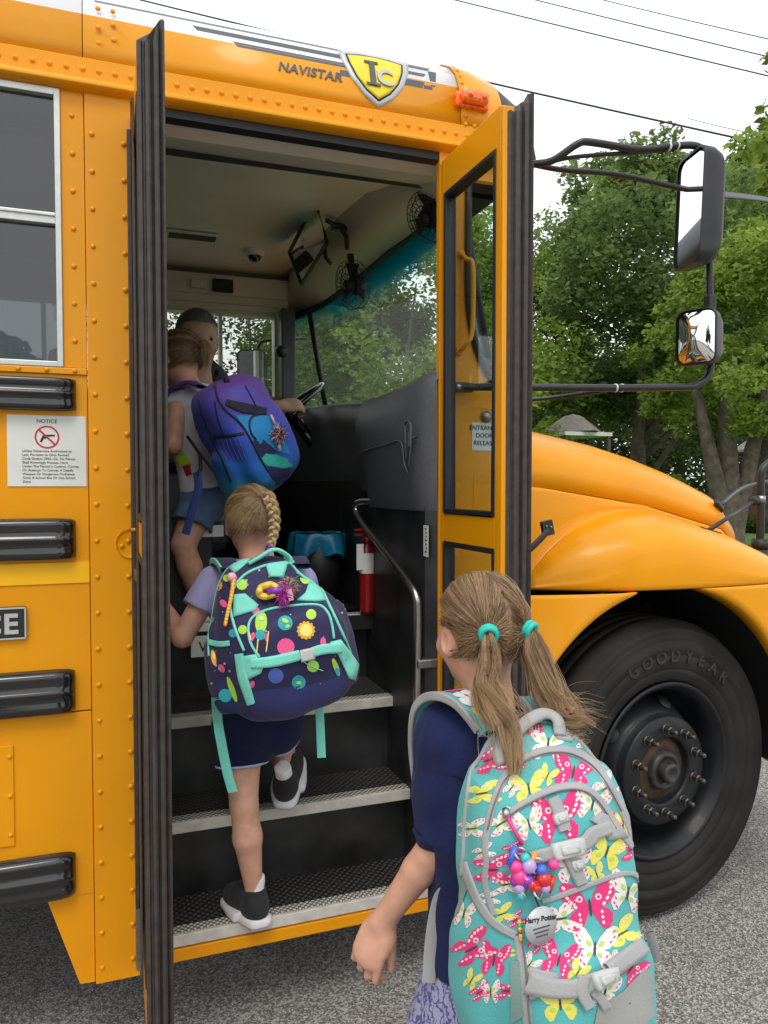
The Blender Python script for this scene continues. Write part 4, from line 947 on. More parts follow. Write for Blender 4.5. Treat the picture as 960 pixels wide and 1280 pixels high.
m = MB(); m.lathe([(.0, .0), (.085, .0), (.10, hgt), (.092, hgt), (.08, .02)], (tc_.x, tc_.y, 1.032), (0,0,1), 28); m.build('bin', M['black'], tcn)
m = MB(); rows = []
for h, r, j in ((-.10, .088, .0), (.0, .097, .002), (.008, .104, .004), (.0, .109, .006), (-.02, .110, .010), (-.05, .114, .016), (-.075, .112, .02)):
    rows.append([(tc_.x+(r+j*math.sin(5*a+1)+j*.6*math.sin(11*a))*math.cos(a), tc_.y+(r+j*math.sin(5*a+1))*math.sin(a), tp.z+h+j*(.45*math.sin(3*a+.5)+.5*math.sin(9*a))) for a in np.linspace(0, 2*math.pi, 60, endpoint=False)])
m.grid(rows, 0, True, closed=True); m.build('bag_liner', mat('blue_plastic_bag', (.01, .20, .36), .25, nscale=20, namt=.2, bump=.4, bscale=25), tcn)
# ------------------------------------------------------------------ ground
def asphalt():
    m = mat('coarse_asphalt', (.17, .165, .155), .85); t = m.node_tree; b = t.nodes['Principled BSDF']; tc = t.nodes.new('ShaderNodeTexCoord')
    v = t.nodes.new('ShaderNodeTexVoronoi'); v.inputs['Scale'].default_value = 185
    v2 = t.nodes.new('ShaderNodeTexVoronoi'); v2.inputs['Scale'].default_value = 230
    n = t.nodes.new('ShaderNodeTexNoise'); n.inputs['Scale'].default_value = 1.3; n.inputs['Detail'].default_value = 5
    for x in (v, v2, n): t.links.new(tc.outputs['Object'], x.inputs['Vector'])
    cr = t.nodes.new('ShaderNodeValToRGB'); e = cr.color_ramp.elements; e[0].position = 0; e[0].color = (.08, .077, .072, 1); e[1].position = 1; e[1].color = (.30, .29, .275, 1)
    for p, c in ((.35, (.10, .096, .09, 1)), (.7, (.24, .23, .21, 1))): k = cr.color_ramp.elements.new(p); k.color = c
    sp = t.nodes.new('ShaderNodeSeparateXYZ'); t.links.new(v.outputs['Color'], sp.inputs[0]); t.links.new(sp.outputs[0], cr.inputs[0])
    sp2 = t.nodes.new('ShaderNodeSeparateXYZ'); t.links.new(v2.outputs['Color'], sp2.inputs[0])
    mx = t.nodes.new('ShaderNodeMixRGB'); mx.blend_type = 'MULTIPLY'; mx.inputs[0].default_value = .4; t.links.new(cr.outputs[0], mx.inputs[1]); t.links.new(sp2.outputs[1], mx.inputs[2])
    mr = t.nodes.new('ShaderNodeMapRange'); mr.inputs[1].default_value = .3; mr.inputs[2].default_value = .7; mr.inputs[3].default_value = 1.75; mr.inputs[4].default_value = 2.2; t.links.new(n.outputs[0], mr.inputs[0])
    m2 = t.nodes.new('ShaderNodeMixRGB'); m2.blend_type = 'MULTIPLY'; m2.inputs[0].default_value = 1; t.links.new(mx.outputs[0], m2.inputs[1]); t.links.new(mr.outputs[0], m2.inputs[2])
    t.links.new(m2.outputs[0], b.inputs['Base Color'])
    bp = t.nodes.new('ShaderNodeBump'); bp.inputs['Strength'].default_value = .8; bp.inputs['Distance'].default_value = .004
    t.links.new(v.outputs['Distance'], bp.inputs['Height']); t.links.new(bp.outputs[0], b.inputs['Normal']); return m
m = MB(); m.add([(-400, -400, -.03), (400, -400, -.03), (400, 400, -.03), (-400, 400, -.03)], [(0,1,2,3)])
gm = mat('far_grass', (.075, .13, .03), .9, nscale=.6, namt=.3); g0 = m.build('ground', gm); tag(g0, kind='structure')
m = MB(); m.add([(-60, -14, 0), (60, -14, 0), (60, 4.6, 0), (-60, 4.6, 0)], [(0,1,2,3)]); rd = m.build('road', asphalt()); tag(rd, kind='structure')
def lawn_mat():
    m = mat('lawn_grass', (.10, .20, .035), .9, nscale=9, namt=.35, bump=.7, bscale=120); return m
m = MB(); m.add([(-60, 4.6, .02), (60, 4.6, .02), (60, 75, .55), (-60, 75, .55)], [(0,1,2,3)]); lw = m.build('lawn', lawn_mat()); tag(lw, kind='structure')

# ------------------------------------------------------------------ trees
def leaf_mat(name, c1, c2, tr=.5):
    m = bpy.data.materials.new(name); m.use_nodes = True; t = m.node_tree; t.nodes.clear()
    o = t.nodes.new('ShaderNodeOutputMaterial'); at_ = t.nodes.new('ShaderNodeAttribute'); at_.attribute_name = 'tone'
    mc = t.nodes.new('ShaderNodeMixRGB'); mc.inputs[1].default_value = (*c1, 1); mc.inputs[2].default_value = (*c2, 1); t.links.new(at_.outputs['Fac'], mc.inputs[0])
    d = t.nodes.new('ShaderNodeBsdfDiffuse'); tl = t.nodes.new('ShaderNodeBsdfTranslucent'); mx = t.nodes.new('ShaderNodeMixShader'); mx.inputs[0].default_value = tr
    t.links.new(mc.outputs[0], d.inputs[0]); t.links.new(mc.outputs[0], tl.inputs[0]); t.links.new(d.outputs[0], mx.inputs[1]); t.links.new(tl.outputs[0], mx.inputs[2]); t.links.new(mx.outputs[0], o.inputs[0])
    return m
M['bark'] = mat('grey_brown_bark', (.11, .088, .068), .9, nscale=7, namt=.45, bump=.9, bscale=22)
LM = dict(mid=leaf_mat('maple_leaf', (.085, .135, .045), (.24, .33, .11)), pale=leaf_mat('yellow_green_leaf', (.13, .20, .035), (.36, .47, .10)), dark=leaf_mat('dark_leaf', (.045, .075, .028), (.12, .17, .06)), fir=leaf_mat('olive_leaf', (.08, .09, .05), (.22, .24, .13)))
def leaves_mesh(name, centers, radii, n, size, m_, parent, seed, squash=.8, drop=0.):
    r = np.random.default_rng(seed); k = len(centers); pick = r.choice(k, n, p=np.array(radii)**2/np.sum(np.array(radii)**2))
    d = r.normal(size=(n, 3)); d /= np.linalg.norm(d, axis=1)[:, None]; rad = r.random(n)**(1/2.2)
    P = np.array(centers)[pick]+d*(np.array(radii)[pick]*rad)[:, None]*np.array([1, 1, squash])
    s = size*(.6+.8*r.random(n)); a = r.normal(size=(n, 3)); a[:, 2] *= .5; a /= np.linalg.norm(a, axis=1)[:, None]
    b = r.normal(size=(n, 3)); b -= a*(a*b).sum(1)[:, None]; b /= np.linalg.norm(b, axis=1)[:, None]
    V = np.stack([P-a*s[:, None], P+b*s[:, None]*.55, P+a*s[:, None], P-b*s[:, None]*.55], 1).reshape(-1, 3)
    me = bpy.data.meshes.new(name); me.vertices.add(4*n); me.vertices.foreach_set('co', V.ravel()); me.loops.add(4*n); me.loops.foreach_set('vertex_index', np.arange(4*n)); me.polygons.add(n); me.polygons.foreach_set('loop_start', np.arange(n)*4); me.polygons.foreach_set('loop_total', np.full(n, 4))
    tone = np.clip(.5+.35*r.normal(size=k)[pick]*.8+.25*r.normal(size=n), 0, 1)
    at_ = me.attributes.new('tone', 'FLOAT', 'FACE'); at_.data.foreach_set('value', tone.astype(np.float32))
    me.materials.append(m_); me.update(calc_edges=True); o = bpy.data.objects.new(name, me); SC.collection.objects.link(o); put(o, parent); return o
def tree(name, base, h, rx, crown0, lm, n, size, label, seed, trunk_r=.3, clumps=70, fork=None, shape='round', group=None, lean=(0,0), kz=1.):
    """trunk with limbs; the crown is clumps of leaves hung along the limbs, ragged outline"""
    r = random.Random(seed); t = empty(name, base, label, 'tree', group); B = Vector(base); tr = MB(); cen = []; rad = []
    top = B+Vector((lean[0], lean[1], h*.8)); zc0 = crown0
    path = smooth_path([B, B+Vector((.1*r.uniform(-1,1), .1, h*.2)), B+(top-B)*.55+Vector((r.uniform(-.3,.3), 0, 0)), top], 5)
    if fork is None: tr.tube(path, [trunk_r*(1.25 if i == 0 else 1)*(1-.85*i/(len(path)-1)) for i in range(len(path))], 12)
    limbs = []
    for i in range(clumps):
        u = (i+.5)/clumps; a = i*2.399+r.uniform(-.4,.4); zz = r.random()
        if shape == 'round': wz = math.sin(math.pi*min(1, max(.02, (zz*.93+.05)))**.8)**.6
        elif shape == 'cone': wz = 1.02-zz*.92
        else: wz = .6+.4*math.sin(math.pi*zz)
        q = rx*wz*(.35+.65*math.sqrt(r.random()))*r.uniform(.85, 1.1)
        c = B+Vector((lean[0]*zz+math.cos(a)*q, lean[1]*zz+math.sin(a)*q, crown0+(h-crown0)*zz))
        rr = rx*r.uniform(.15, .30)*(.75 if shape == 'cone' else 1); cen.append(tuple(c)); rad.append(rr)
        for _ in range(2):   # smaller satellite sprays
            dv = Vector((r.gauss(0,1), r.gauss(0,1), r.gauss(0,.7))).normalized(); cen.append(tuple(c+dv*rr*1.0)); rad.append(rr*.5)
        if i % 13 == 0 and fork is None: limbs.append(c)
    if fork:
        for (dx, dy, hh, r0) in fork:
            tip = B+Vector((dx, dy, hh)); pth = smooth_path([B+Vector((dx*.06, 0, -.05)), B+Vector((dx*.10, dy*.1, hh*.16)), B+Vector((dx*.5, dy*.5, hh*.55)), tip], 5); tr.tube(pth, [r0*(1.15-.85*i/(len(pth)-1)) for i in range(len(pth))], 12); limbs.append(tip)
    else:
        for c in limbs:
            f = max(.12, min(.8, (c.z-B.z-.25*h)/h)); s_ = path[int(f*(len(path)-1))]
            tr.tube(smooth_path([s_, s_.lerp(c, .5)+Vector((0, 0, .25)), c], 3), [trunk_r*.34*(1-.13*j) for j in range(7)], 6)
    tr.build('trunk', M['bark'], t); leaves_mesh('crown', cen, rad, n, size, LM[lm], t, seed)
    return t
GZ = lambda y: .02+(y-4.6)*.53/70.4
def spot(px_, dist):
    """ground position seen at photo column px_ at the given distance into the scene"""
    p = at(px_, 607, d=dist); return (p.x, p.y, GZ(p.y)-.05)
tree('maple_tree', spot(800, 23), 10.4, 4.3, 3.7, 'mid', 80000, .085, 'tall broad green maple rising behind the bus mirrors', 11, .34, 90)
tree('maple_tree', spot(960, 26), 12.2, 4.2, 3.4, 'mid', 80000, .085, 'tall green maple at the right edge, its top the highest leaves', 12, .34, 80)
tree('linden_tree', spot(912, 15.5), 6.4, 2.1, 2.75, 'pale', 26000, .060, 'yellow green tree with a thick forked trunk on the lawn', 13, .3, 60, fork=[(-.80, .1, 3.4, .27), (.05, .2, 4.0, .34), (.95, -.1, 3.7, .28)], kz=1, lean=(1.0, .2))
tree('maple_tree', spot(668, 22), 4.5, 1.35, .8, 'pale', 16000, .055, 'small light green tree between the open door and the bonnet', 14, .07, 50)
tree('maple_tree', spot(520, 17), 7.4, 3.2, 1.2, 'pale', 48000, .065, 'dense green tree seen through the windscreen beside the front door leaf', 15, .12, 80)
tree('maple_tree', spot(440, 20), 6.6, 3.0, .8, 'pale', 36000, .07, 'green tree seen through the windscreen behind the fan', 16, .10, 70)
tree('birch_tree', spot(385, 26), 6.2, 1.9, 1.0, 'fir', 9000, .07, 'thin pale tree seen through the small far windscreen pane', 17, .10, 40)
tree('honeylocust_tree', spot(310, 19), 8.5, 4.0, .8, 'fir', 22000, .055, 'feathery olive tree seen through the driver side window', 18, .10, 60)
tree('oak_tree', spot(735, 40), 8.5, 6.0, .5, 'dark', 26000, .12, 'dark dense tree behind the small gazebo roof', 19, .4, 70)
tree('oak_tree', spot(850, 42), 9.5, 6.5, .5, 'dark', 26000, .12, 'dark tree deep in the yard left of the forked trunk', 20, .4, 70)
tree('oak_tree', spot(990, 44), 11, 6.5, .5, 'dark', 14000, .18, 'dark tree behind the brick house', 21, .4, 70)
tree('oak_tree', spot(600, 44), 8, 6.0, .4, 'dark', 12000, .18, 'dark distant tree behind the open front door leaf', 22, .4, 60)
tree('oak_tree', spot(470, 46), 8, 6.0, .4, 'dark', 20000, .12, 'dark distant tree low in the windscreen', 23, .4, 60)
# spray of leaves reaching into the top right corner
p = at(985, 80, d=9.0); tree('linden_tree', (p.x+1.2, p.y, .02), 7.4, 1.6, 5.2, 'pale', 5200, .07, 'leafy branch tips entering at the top right corner', 24, .16, 26)
# across the road behind the camera: seen only mirrored in the windows
for i, (x, y, h) in enumerate(((-9.5, -17, 6.8), (-3.2, -21, 5.2), (4.5, -22, 5.6))): tree('street_tree', (x, y, 0), h, 2.6, 1.2, 'dark', 6000, .17, ['broad tree across the road, mirrored dark in the side window', 'tree across the road mirrored in the bus paint', 'right hand tree across the road behind the children'][i], 30+i, .25, 40)

# ------------------------------------------------------------------ hedge, mulch, houses, gazebo
def bush(name, c, rx, ry, rz, n, size, lm, label, cat='bush', seed=1):
    b = empty(name, (c[0], c[1], c[2]), label, cat); r = random.Random(seed); cen = []; rad = []
    for i in range(int(14+rx*6)):
        a = r.uniform(0, 6.28); q = math.sqrt(r.random()); cen.append((c[0]+math.cos(a)*q*rx, c[1]+math.sin(a)*q*ry, c[2]+rz*r.uniform(.25, .75))); rad.append(min(ry, rz)*r.uniform(.35, .5))
    leaves_mesh('foliage', cen, rad, n, size, LM[lm], b, seed)
    s = MB(); 
    for q in cen[::3]: s.tube([(c[0]+(q[0]-c[0])*.6, c[1], c[2]), q], .02, 5)
    s.build('stem', M['bark'], b)
s_ = spot(862, 24); bush('hedge', s_, 1.6, .9, 1.35, 9000, .06, 'dark', 'clipped dark hedge left of the forked trunk', 'hedge', 41)
s_ = spot(800, 30); bush('shrub', s_, 2.2, 1.2, 1.9, 9000, .08, 'mid', 'loose grey green shrub behind the bonnet', 'shrub', 42)
s_ = spot(915, 22); bush('shrub', s_, 1.2, .6, .6, 4000, .05, 'dark', 'low dark shrub at the foot of the brick house', 'shrub', 43)
m = MB(); s_ = spot(905, 16.5); m.lathe([(.0, .05), (1.2, .05), (1.7, .0)], (s_[0], s_[1], GZ(s_[1])+.01), (0,0,1), 24); mu = m.build('mulch_bed', mat('brown_mulch', (.06, .04, .03), .95, nscale=30, namt=.5, bump=.8)); tag(mu, kind='structure')
def brick():
    m = mat('red_brick', (.27, .10, .065), .9); t = m.node_tree; b = t.nodes['Principled BSDF']; tc = t.nodes.new('ShaderNodeTexCoord'); br = t.nodes.new('ShaderNodeTexBrick')
    mp = t.nodes.new('ShaderNodeMapping'); mp.inputs['Rotation'].default_value = (R_(90), 0, 0); t.links.new(tc.outputs['Object'], mp.inputs[0]); t.links.new(mp.outputs[0], br.inputs['Vector'])
    br.inputs['Scale'].default_value = 4.2; br.inputs['Color1'].default_value = (.30, .10, .06, 1); br.inputs['Color2'].default_value = (.20, .075, .05, 1); br.inputs['Mortar'].default_value = (.36, .33, .30, 1); br.inputs['Mortar Size'].default_value = .015
    t.links.new(br.outputs[0], b.inputs['Base Color']); return m
hs = spot(1010, 27); hx, hy, hz_ = hs; hx = at(931, 607, Y=hy+3.5).x
hse = empty('brick_house', (hx+4, hy, hz_), 'red brick house with a pale gable at the right edge', 'house')
wall_h = at(940, 560, Y=hy).z-hz_
m = MB(); m.box((hx, hy, hz_-.2), (hx+9, hy+3.5, hz_+wall_h)); m.build('wall', brick(), hse)
rfm = mat('pale_shingles', (.46, .45, .40), .9, nscale=12, namt=.2)
m = MB(); e0 = at(935, 557, Y=hy-.4); apex = e0.z+2.0
m.prism([(hx-.35, hy-.4, e0.z), (hx+9.3, hy-.4, e0.z), (hx+7.5, hy+1.8, apex), (hx+1.4, hy+1.8, apex)], (0, .02, .10)); m.prism([(hx-.35, hy-.4, e0.z), (hx+1.4, hy+1.8, apex), (hx-.35, hy+3.8, e0.z)], (0, 0, .09)); m.build('roof', rfm, hse)
m = MB(); m.box((hx-.38, hy-.46, e0.z-.16), (hx+9.3, hy-.38, e0.z+.04)); m.build('gutter', M['white'], hse)
m = MB(); m.box((hx+.75, hy-.06, hz_+.9), (hx+1.9, hy+.01, hz_+2.1)); wn_ = m.build('window', M['white'], hse); m = MB(); m.box((hx+.83, hy-.075, hz_+.98), (hx+1.82, hy-.062, hz_+2.02)); m.build('pane', M['black_gloss'], wn_)
# gazebo roof behind the bonnet
gp = spot(716, 17); gz = empty('gazebo', gp, 'small grey roofed garden pavilion behind the bonnet', 'pavilion'); ze = at(720, 541, Y=gp[1]).z; za = at(720, 521, Y=gp[1]).z
m = MB(); hw = .60; m.lathe([(hw*1.35, ze-gp[2]), (.25, za-gp[2]), (.0, za-gp[2]+.06)], gp, (0,0,1), 4, smooth=False); m.build('roof', mat('grey_shingles', (.22, .20, .18), .9, nscale=14, namt=.25), gz)
m = MB()
for sx in (-1, 1):
    for sy in (-1, 1): m2 = MB(); m2.box((gp[0]+sx*hw*.9-.035, gp[1]+sy*hw*.9-.035, gp[2]-.1), (gp[0]+sx*hw*.9+.035, gp[1]+sy*hw*.9+.035, ze)); m2.build('post', M['bark'], gz)
m = MB(); m.box((gp[0]-hw, gp[1]-hw, ze-.10), (gp[0]+hw, gp[1]+hw, ze-.02)); m.build('fascia', M['sticker'], gz)

# ------------------------------------------------------------------ overhead wires
for i, (a, b, d0, d1, r, lab) in enumerate((
    ((560, -8), (990, 95), 16, 12, .011, 'thin overhead wire, lowest of the upper three'),
    ((650, -10), (990, 72), 18, 14, .011, 'thin overhead wire, middle of the upper three'),
    ((740, -8), (990, 50), 20, 15, .010, 'thin overhead wire nearest the top right corner'),
    ((560, 85), (1010, 185), 14, 12, .017, 'thick overhead cable crossing in front of the tall maples'),
    ((860, 148), (1010, 172), 15, 12, .006, 'thin service wire sagging just under the thick cable'))):
    A = at(*a, d=d0); Bq = at(*b, d=d1); dirv = (Bq-A); A2 = A-dirv*1.2; B2 = Bq+dirv*1.0
    if i == 4: A2 = A
    pts = [A2.lerp(B2, t)+Vector((0, 0, -.10*4*t*(1-t))) for t in np.linspace(0, 1, 14)]
    m = MB(); m.tube(pts, r, 6); o = m.build('overhead_wire', M['black']); tag(o, lab, 'wire', 'overhead wires')
# ------------------------------------------------------------------ people
M['skin'] = mat('light_skin', (.62, .335, .235), .46, spec=.35, nscale=38, namt=.10, sub=.12, bump=.05, bscale=260)
M['skin_d'] = mat('tanned_skin', (.52, .30, .21), .5, spec=.35, nscale=25, namt=.08, sub=.1)
def hair_mat(name, dark, light, rough=.42):
    m = bpy.data.materials.new(name); m.use_nodes = True; t = m.node_tree; b = t.nodes['Principled BSDF']
    a = t.nodes.new('ShaderNodeAttribute'); a.attribute_name = 'tone'; c = t.nodes.new('ShaderNodeMixRGB'); c.inputs[1].default_value = (*dark, 1); c.inputs[2].default_value = (*light, 1)
    t.links.new(a.outputs['Fac'], c.inputs[0]); t.links.new(c.outputs[0], b.inputs['Base Color']); b.inputs['Roughness'].default_value = rough; b.inputs['Specular IOR Level'].default_value = .6; return m
def cloth(name, col, weave=900, bump=.25, rough=.85, sheen=.1, namt=.06):
    return mat(name, col, rough, nscale=14, namt=namt, bump=bump, bscale=weave*.35, sheen=sheen, spec=.25)
def V3(v): return np.array(v, float)
def axes(f, up=(0,0,1), pitch=0.):
    """person frame: s = person's right, f = facing, u = up"""
    f = Vector(f).normalized(); up = Vector(up); s = f.cross(up).normalized(); u = s.cross(f).normalized()
    if pitch: q = Matrix.Rotation(-pitch, 3, s); f = q@f; u = q@u
    return s, f, u
def fcone(F, a, b, ra, rb, k=.01, sq=None, ends=(False, True)):
    a = V3(a); b = V3(b); L = np.linalg.norm(b-a); dr = (b-a)/L; m = max(ra, rb)+.03
    def fun(P):
        t = ((P-a)@dr); tt = np.clip(t/L, 0, 1)[..., None]; q = P-(a+dr*L*np.clip(t/L, -10 if not ends[0] else 0, 1)[..., None]) if False else P-(a+dr*t[..., None])
        if sq is not None: dv = V3(sq[0]); dv /= np.linalg.norm(dv); q = q+(q@dv)[..., None]*dv*(1/sq[1]-1)
        d = np.linalg.norm(q, axis=-1)-(ra+(rb-ra)*tt[..., 0])
        if ends[1]: d = np.maximum(d, t-L)
        if ends[0]: d = np.maximum(d, -t)
        else: d = np.where(t < 0, np.linalg.norm(P-a, axis=-1)-ra, d)
        return d
    F.fn(np.minimum(a, b)-m, np.maximum(a, b)+m, fun, k); return F
def head_sdf(F, c, fr, sc=1., adult=False):
    s, f, u = (V3(x) for x in fr); c = V3(c); A = np.array([s, f, u])
    F.ell(c+u*.018*sc+f*(-.008)*sc, (.069*sc, .086*sc, .082*sc), A, .0)
    F.ell(c-u*.030*sc+f*.022*sc, (.054*sc, .060*sc, .066*sc), A, .03)
    F.ell(c-u*.078*sc+f*.052*sc, (.022*sc, .018*sc, .016*sc), A, .025)              # chin
    F.cone(c-u*.012*sc+f*.078*sc, c-u*.030*sc+f*.092*sc, .007*sc, .010*sc, .012)     # nose
    for k in (-1, 1):
        F.ell(c+s*k*.026*sc+f*.078*sc+u*.004*sc, (.014*sc, .010*sc, .009*sc), A, .008, 'cut')   # eye socket
        F.ell(c+s*k*.034*sc+f*.060*sc-u*.026*sc, (.020*sc, .018*sc, .018*sc), A, .02)   # cheek
        e = c+s*k*.069*sc-u*.008*sc-f*.006*sc
        B = np.array([s*k*.85-f*.5, f*.85*1+s*k*.5, u]); B = B/np.linalg.norm(B, axis=1)[:, None]
        F.ell(e, (.0075*sc, .017*sc, .028*sc), B, .006); F.ell(e+s*k*.008*sc+f*.003, (.006*sc, .008*sc, .016*sc), B, .003, 'cut')
    F.cone(c+f*.079*sc-u*.050*sc-s*.016*sc, c+f*.079*sc-u*.050*sc+s*.016*sc, .0055*sc, .0055*sc, .006); F.cone(c+f*.087*sc-u*.0495*sc-s*.016*sc, c+f*.087*sc-u*.0495*sc+s*.016*sc, .0014, .0014, .002, 'cut')
def hand_sdf(F, wrist, d, back, side, L=.13, curl=(.5, .9), k=.003, thumb_dir=None):
    """d = along the hand, back = away from the palm, side = towards the thumb"""
    w = V3(wrist); d = V3(d)/np.linalg.norm(d); b = V3(back); b -= d*(b@d); b /= np.linalg.norm(b); s = np.cross(d, b); s = s if s@V3(side) > 0 else -s
    A = np.array([s, b, d]); p = L*.52
    F.ell(w+d*p*.52, (L*.235, L*.105, p*.62), A, .012, p=2.6)
    F.ell(w+d*p*.35+s*L*.13-b*L*.05, (L*.10, L*.09, L*.20), A, .01)
    for i, (o, ln) in enumerate(((.185, .43), (.063, .48), (-.062, .45), (-.180, .36))):
        r = L*(.052 if i < 3 else .046); a = w+d*p*(.97-.03*abs(i-1))+s*L*o
        seg = ln*L; c1, c2 = curl; c1 += .05*i
        d1 = d*math.cos(c1)-b*math.sin(c1)+s*.05*(1.5-i)*.6; d2 = d*math.cos(c1+c2)-b*math.sin(c1+c2); d3 = d*math.cos(c1+c2*1.7)-b*math.sin(c1+c2*1.7)
        q1 = a+d1*seg*.45; q2 = q1+d2*seg*.32; q3 = q2+d3*seg*.23
        F.cone(a-d*r*1.2, q1, r*1.08, r, k*2); F.cone(q1, q2, r, r*.92, k*.6); F.cone(q2, q3, r*.92, r*.78, k*.6)
    t0 = w+d*p*.25+s*L*.17-b*L*.05; td = V3(thumb_dir) if thumb_dir is not None else d*.7+s*.55-b*.35; td /= np.linalg.norm(td)
    t1 = t0+td*L*.22; t2 = t1+(td*.8+d*.4-b*.2)/1.0*L*.17; F.cone(t0, t1, L*.085, L*.066, k*2.5); F.cone(t1, t2, L*.066, L*.052, k)
def shoe(root, ankle, toe_dir, up, L, m_up, m_sole, m_sock, h=.0032, w=.033):
    a = Vector(ankle); f = Vector(toe_dir).normalized(); u = Vector(up); u = (u-f*u.dot(f)).normalized(); s = f.cross(u)
    A = np.array([V3(s), V3(f), V3(u)]); heel = a-f*L*.24-u*.055
    def loc(y, z, x=0): return V3(heel+f*L*y+u*z+s*x)
    lo = np.minimum.reduce([loc(0,-.03)-.07, loc(1,-.03)-.07]); hi = np.maximum.reduce([loc(0,.1)+.07, loc(1,.1)+.07])
    F = Field(lo, hi, h)
    F.ell(loc(.74, .016), (w*1.02, L*.27, .030), A, .0, p=2.3); F.ell(loc(.18, .024), (w*.86, L*.19, .036), A, .03, p=2.3); F.ell(loc(.46, .024), (w*.88, L*.30, .034), A, .03)
    fcone(F, loc(.22, .025), loc(.20, .078), w*.88, w*.80, .02); F.cone(loc(.40, .050), loc(.62, .040), .020, .022, .02)
    F.cone(loc(.21, .055), loc(.20, .10), w*.62, w*.62, .004, 'cut')
    F.fn(lo, hi, lambda P: ((P-V3(heel))@V3(u))*-1-.004, .0, 'add') if False else None
    F.cut_plane(loc(.5, -.006), -V3(u)); o = F.build('shoe', m_up, root)
    F = Field(lo, hi, h)
    F.ell(loc(.72, -.009), (w*1.04, L*.30, .013), A, .0, p=3.2); F.ell(loc(.20, -.009), (w*.90, L*.22, .015), A, .03, p=3.2); F.ell(loc(.46, -.008), (w*.86, L*.30, .013), A, .02, p=2.6); F.cut_plane(loc(.5, -.019), -V3(u))
    F.build('sole', m_sole, o, mfun=lambda Cc: (((Cc-V3(heel))@V3(u)) < -.012)*1)
    st = MB()
    for i in range(4):
        y = .40+.075*i; z = .054-.006*i; st.tube([loc(y, z, -.020), loc(y+.01, z+.009, 0), loc(y, z, .020)], .0028, 6)
    st.build('laces', m_sock, o)
    F = Field(lo, hi+.03, h); fcone(F, loc(.21, .03), loc(.19, .108), w*.66, w*.70, .0); F.warp(.0012, 160, 3); F.build('sock', m_sock, root)
    return o
# --- hair
def strands(name, paths, r, m_, parent, tones, sides=3):
    """paths: list of (n,3) arrays, each strand a thin tapered tube"""
    Vv = []; Ff = []; tn = []; o = 0
    for P, tne in zip(paths, tones):
        P = np.asarray(P); n = len(P); T = np.gradient(P, axis=0); T /= np.linalg.norm(T, axis=1)[:, None]+1e-9
        a = np.cross(T, [.3, .2, .93]); a /= np.linalg.norm(a, axis=1)[:, None]+1e-9; b = np.cross(T, a); rr = r*(1-.75*np.linspace(0, 1, n)**3)
        ring = np.stack([P+(a*math.cos(2*math.pi*j/sides)+b*math.sin(2*math.pi*j/sides))*rr[:, None] for j in range(sides)], 1).reshape(-1, 3); Vv.append(ring)
        i = np.arange(n-1)[:, None]*sides; j = np.arange(sides)[None, :]; jn = (j+1) % sides
        q = np.stack([i+j, i+jn, i+sides+jn, i+sides+j], -1).reshape(-1, 4)+o; Ff.append(q); tn.append(np.clip(tne+(.42*np.repeat(np.linspace(-.25, 1, n-1), sides) if name != 'hair_strands' else 0)+0*np.zeros(len(q)), 0, 1)); o += n*sides
    Vv = np.concatenate(Vv); Ff = np.concatenate(Ff); tn = np.concatenate(tn).astype(np.float32)
    me = bpy.data.meshes.new(name); me.vertices.add(len(Vv)); me.vertices.foreach_set('co', Vv.ravel()); me.loops.add(Ff.size); me.loops.foreach_set('vertex_index', Ff.ravel().astype(np.int32)); me.polygons.add(len(Ff)); me.polygons.foreach_set('loop_start', np.arange(len(Ff))*4); me.polygons.foreach_set('loop_total', np.full(len(Ff), 4)); me.polygons.foreach_set('use_smooth', np.ones(len(Ff), bool))
    at_ = me.attributes.new('tone', 'FLOAT', 'FACE'); at_.data.foreach_set('value', tn); me.materials.append(m_); me.update(calc_edges=True)
    ob = bpy.data.objects.new(name, me); SC.collection.objects.link(ob); put(ob, parent); return ob
def scalp(c, fr, sc, d, lift):
    """point on the skull in direction d (person frame: right, forward, up)"""
    s, f, u = (V3(x) for x in fr); d = V3(d)/np.linalg.norm(d)
    R = np.array([.069, .086, .084])*sc+lift; t = 1/np.linalg.norm(d/R); q = d*t
    return V3(c)+u*.018*sc-f*.008*sc+s*q[0]+f*q[1]+u*q[2]
def slerp_path(a, b, n):
    a = V3(a)/np.linalg.norm(a); b = V3(b)/np.linalg.norm(b); om = math.acos(max(-1, min(1, a@b))); ts = np.linspace(0, 1, n)
    if om < 1e-3: return [a for _ in ts]
    return [(math.sin((1-t)*om)*a+math.sin(t*om)*b)/math.sin(om) for t in ts]
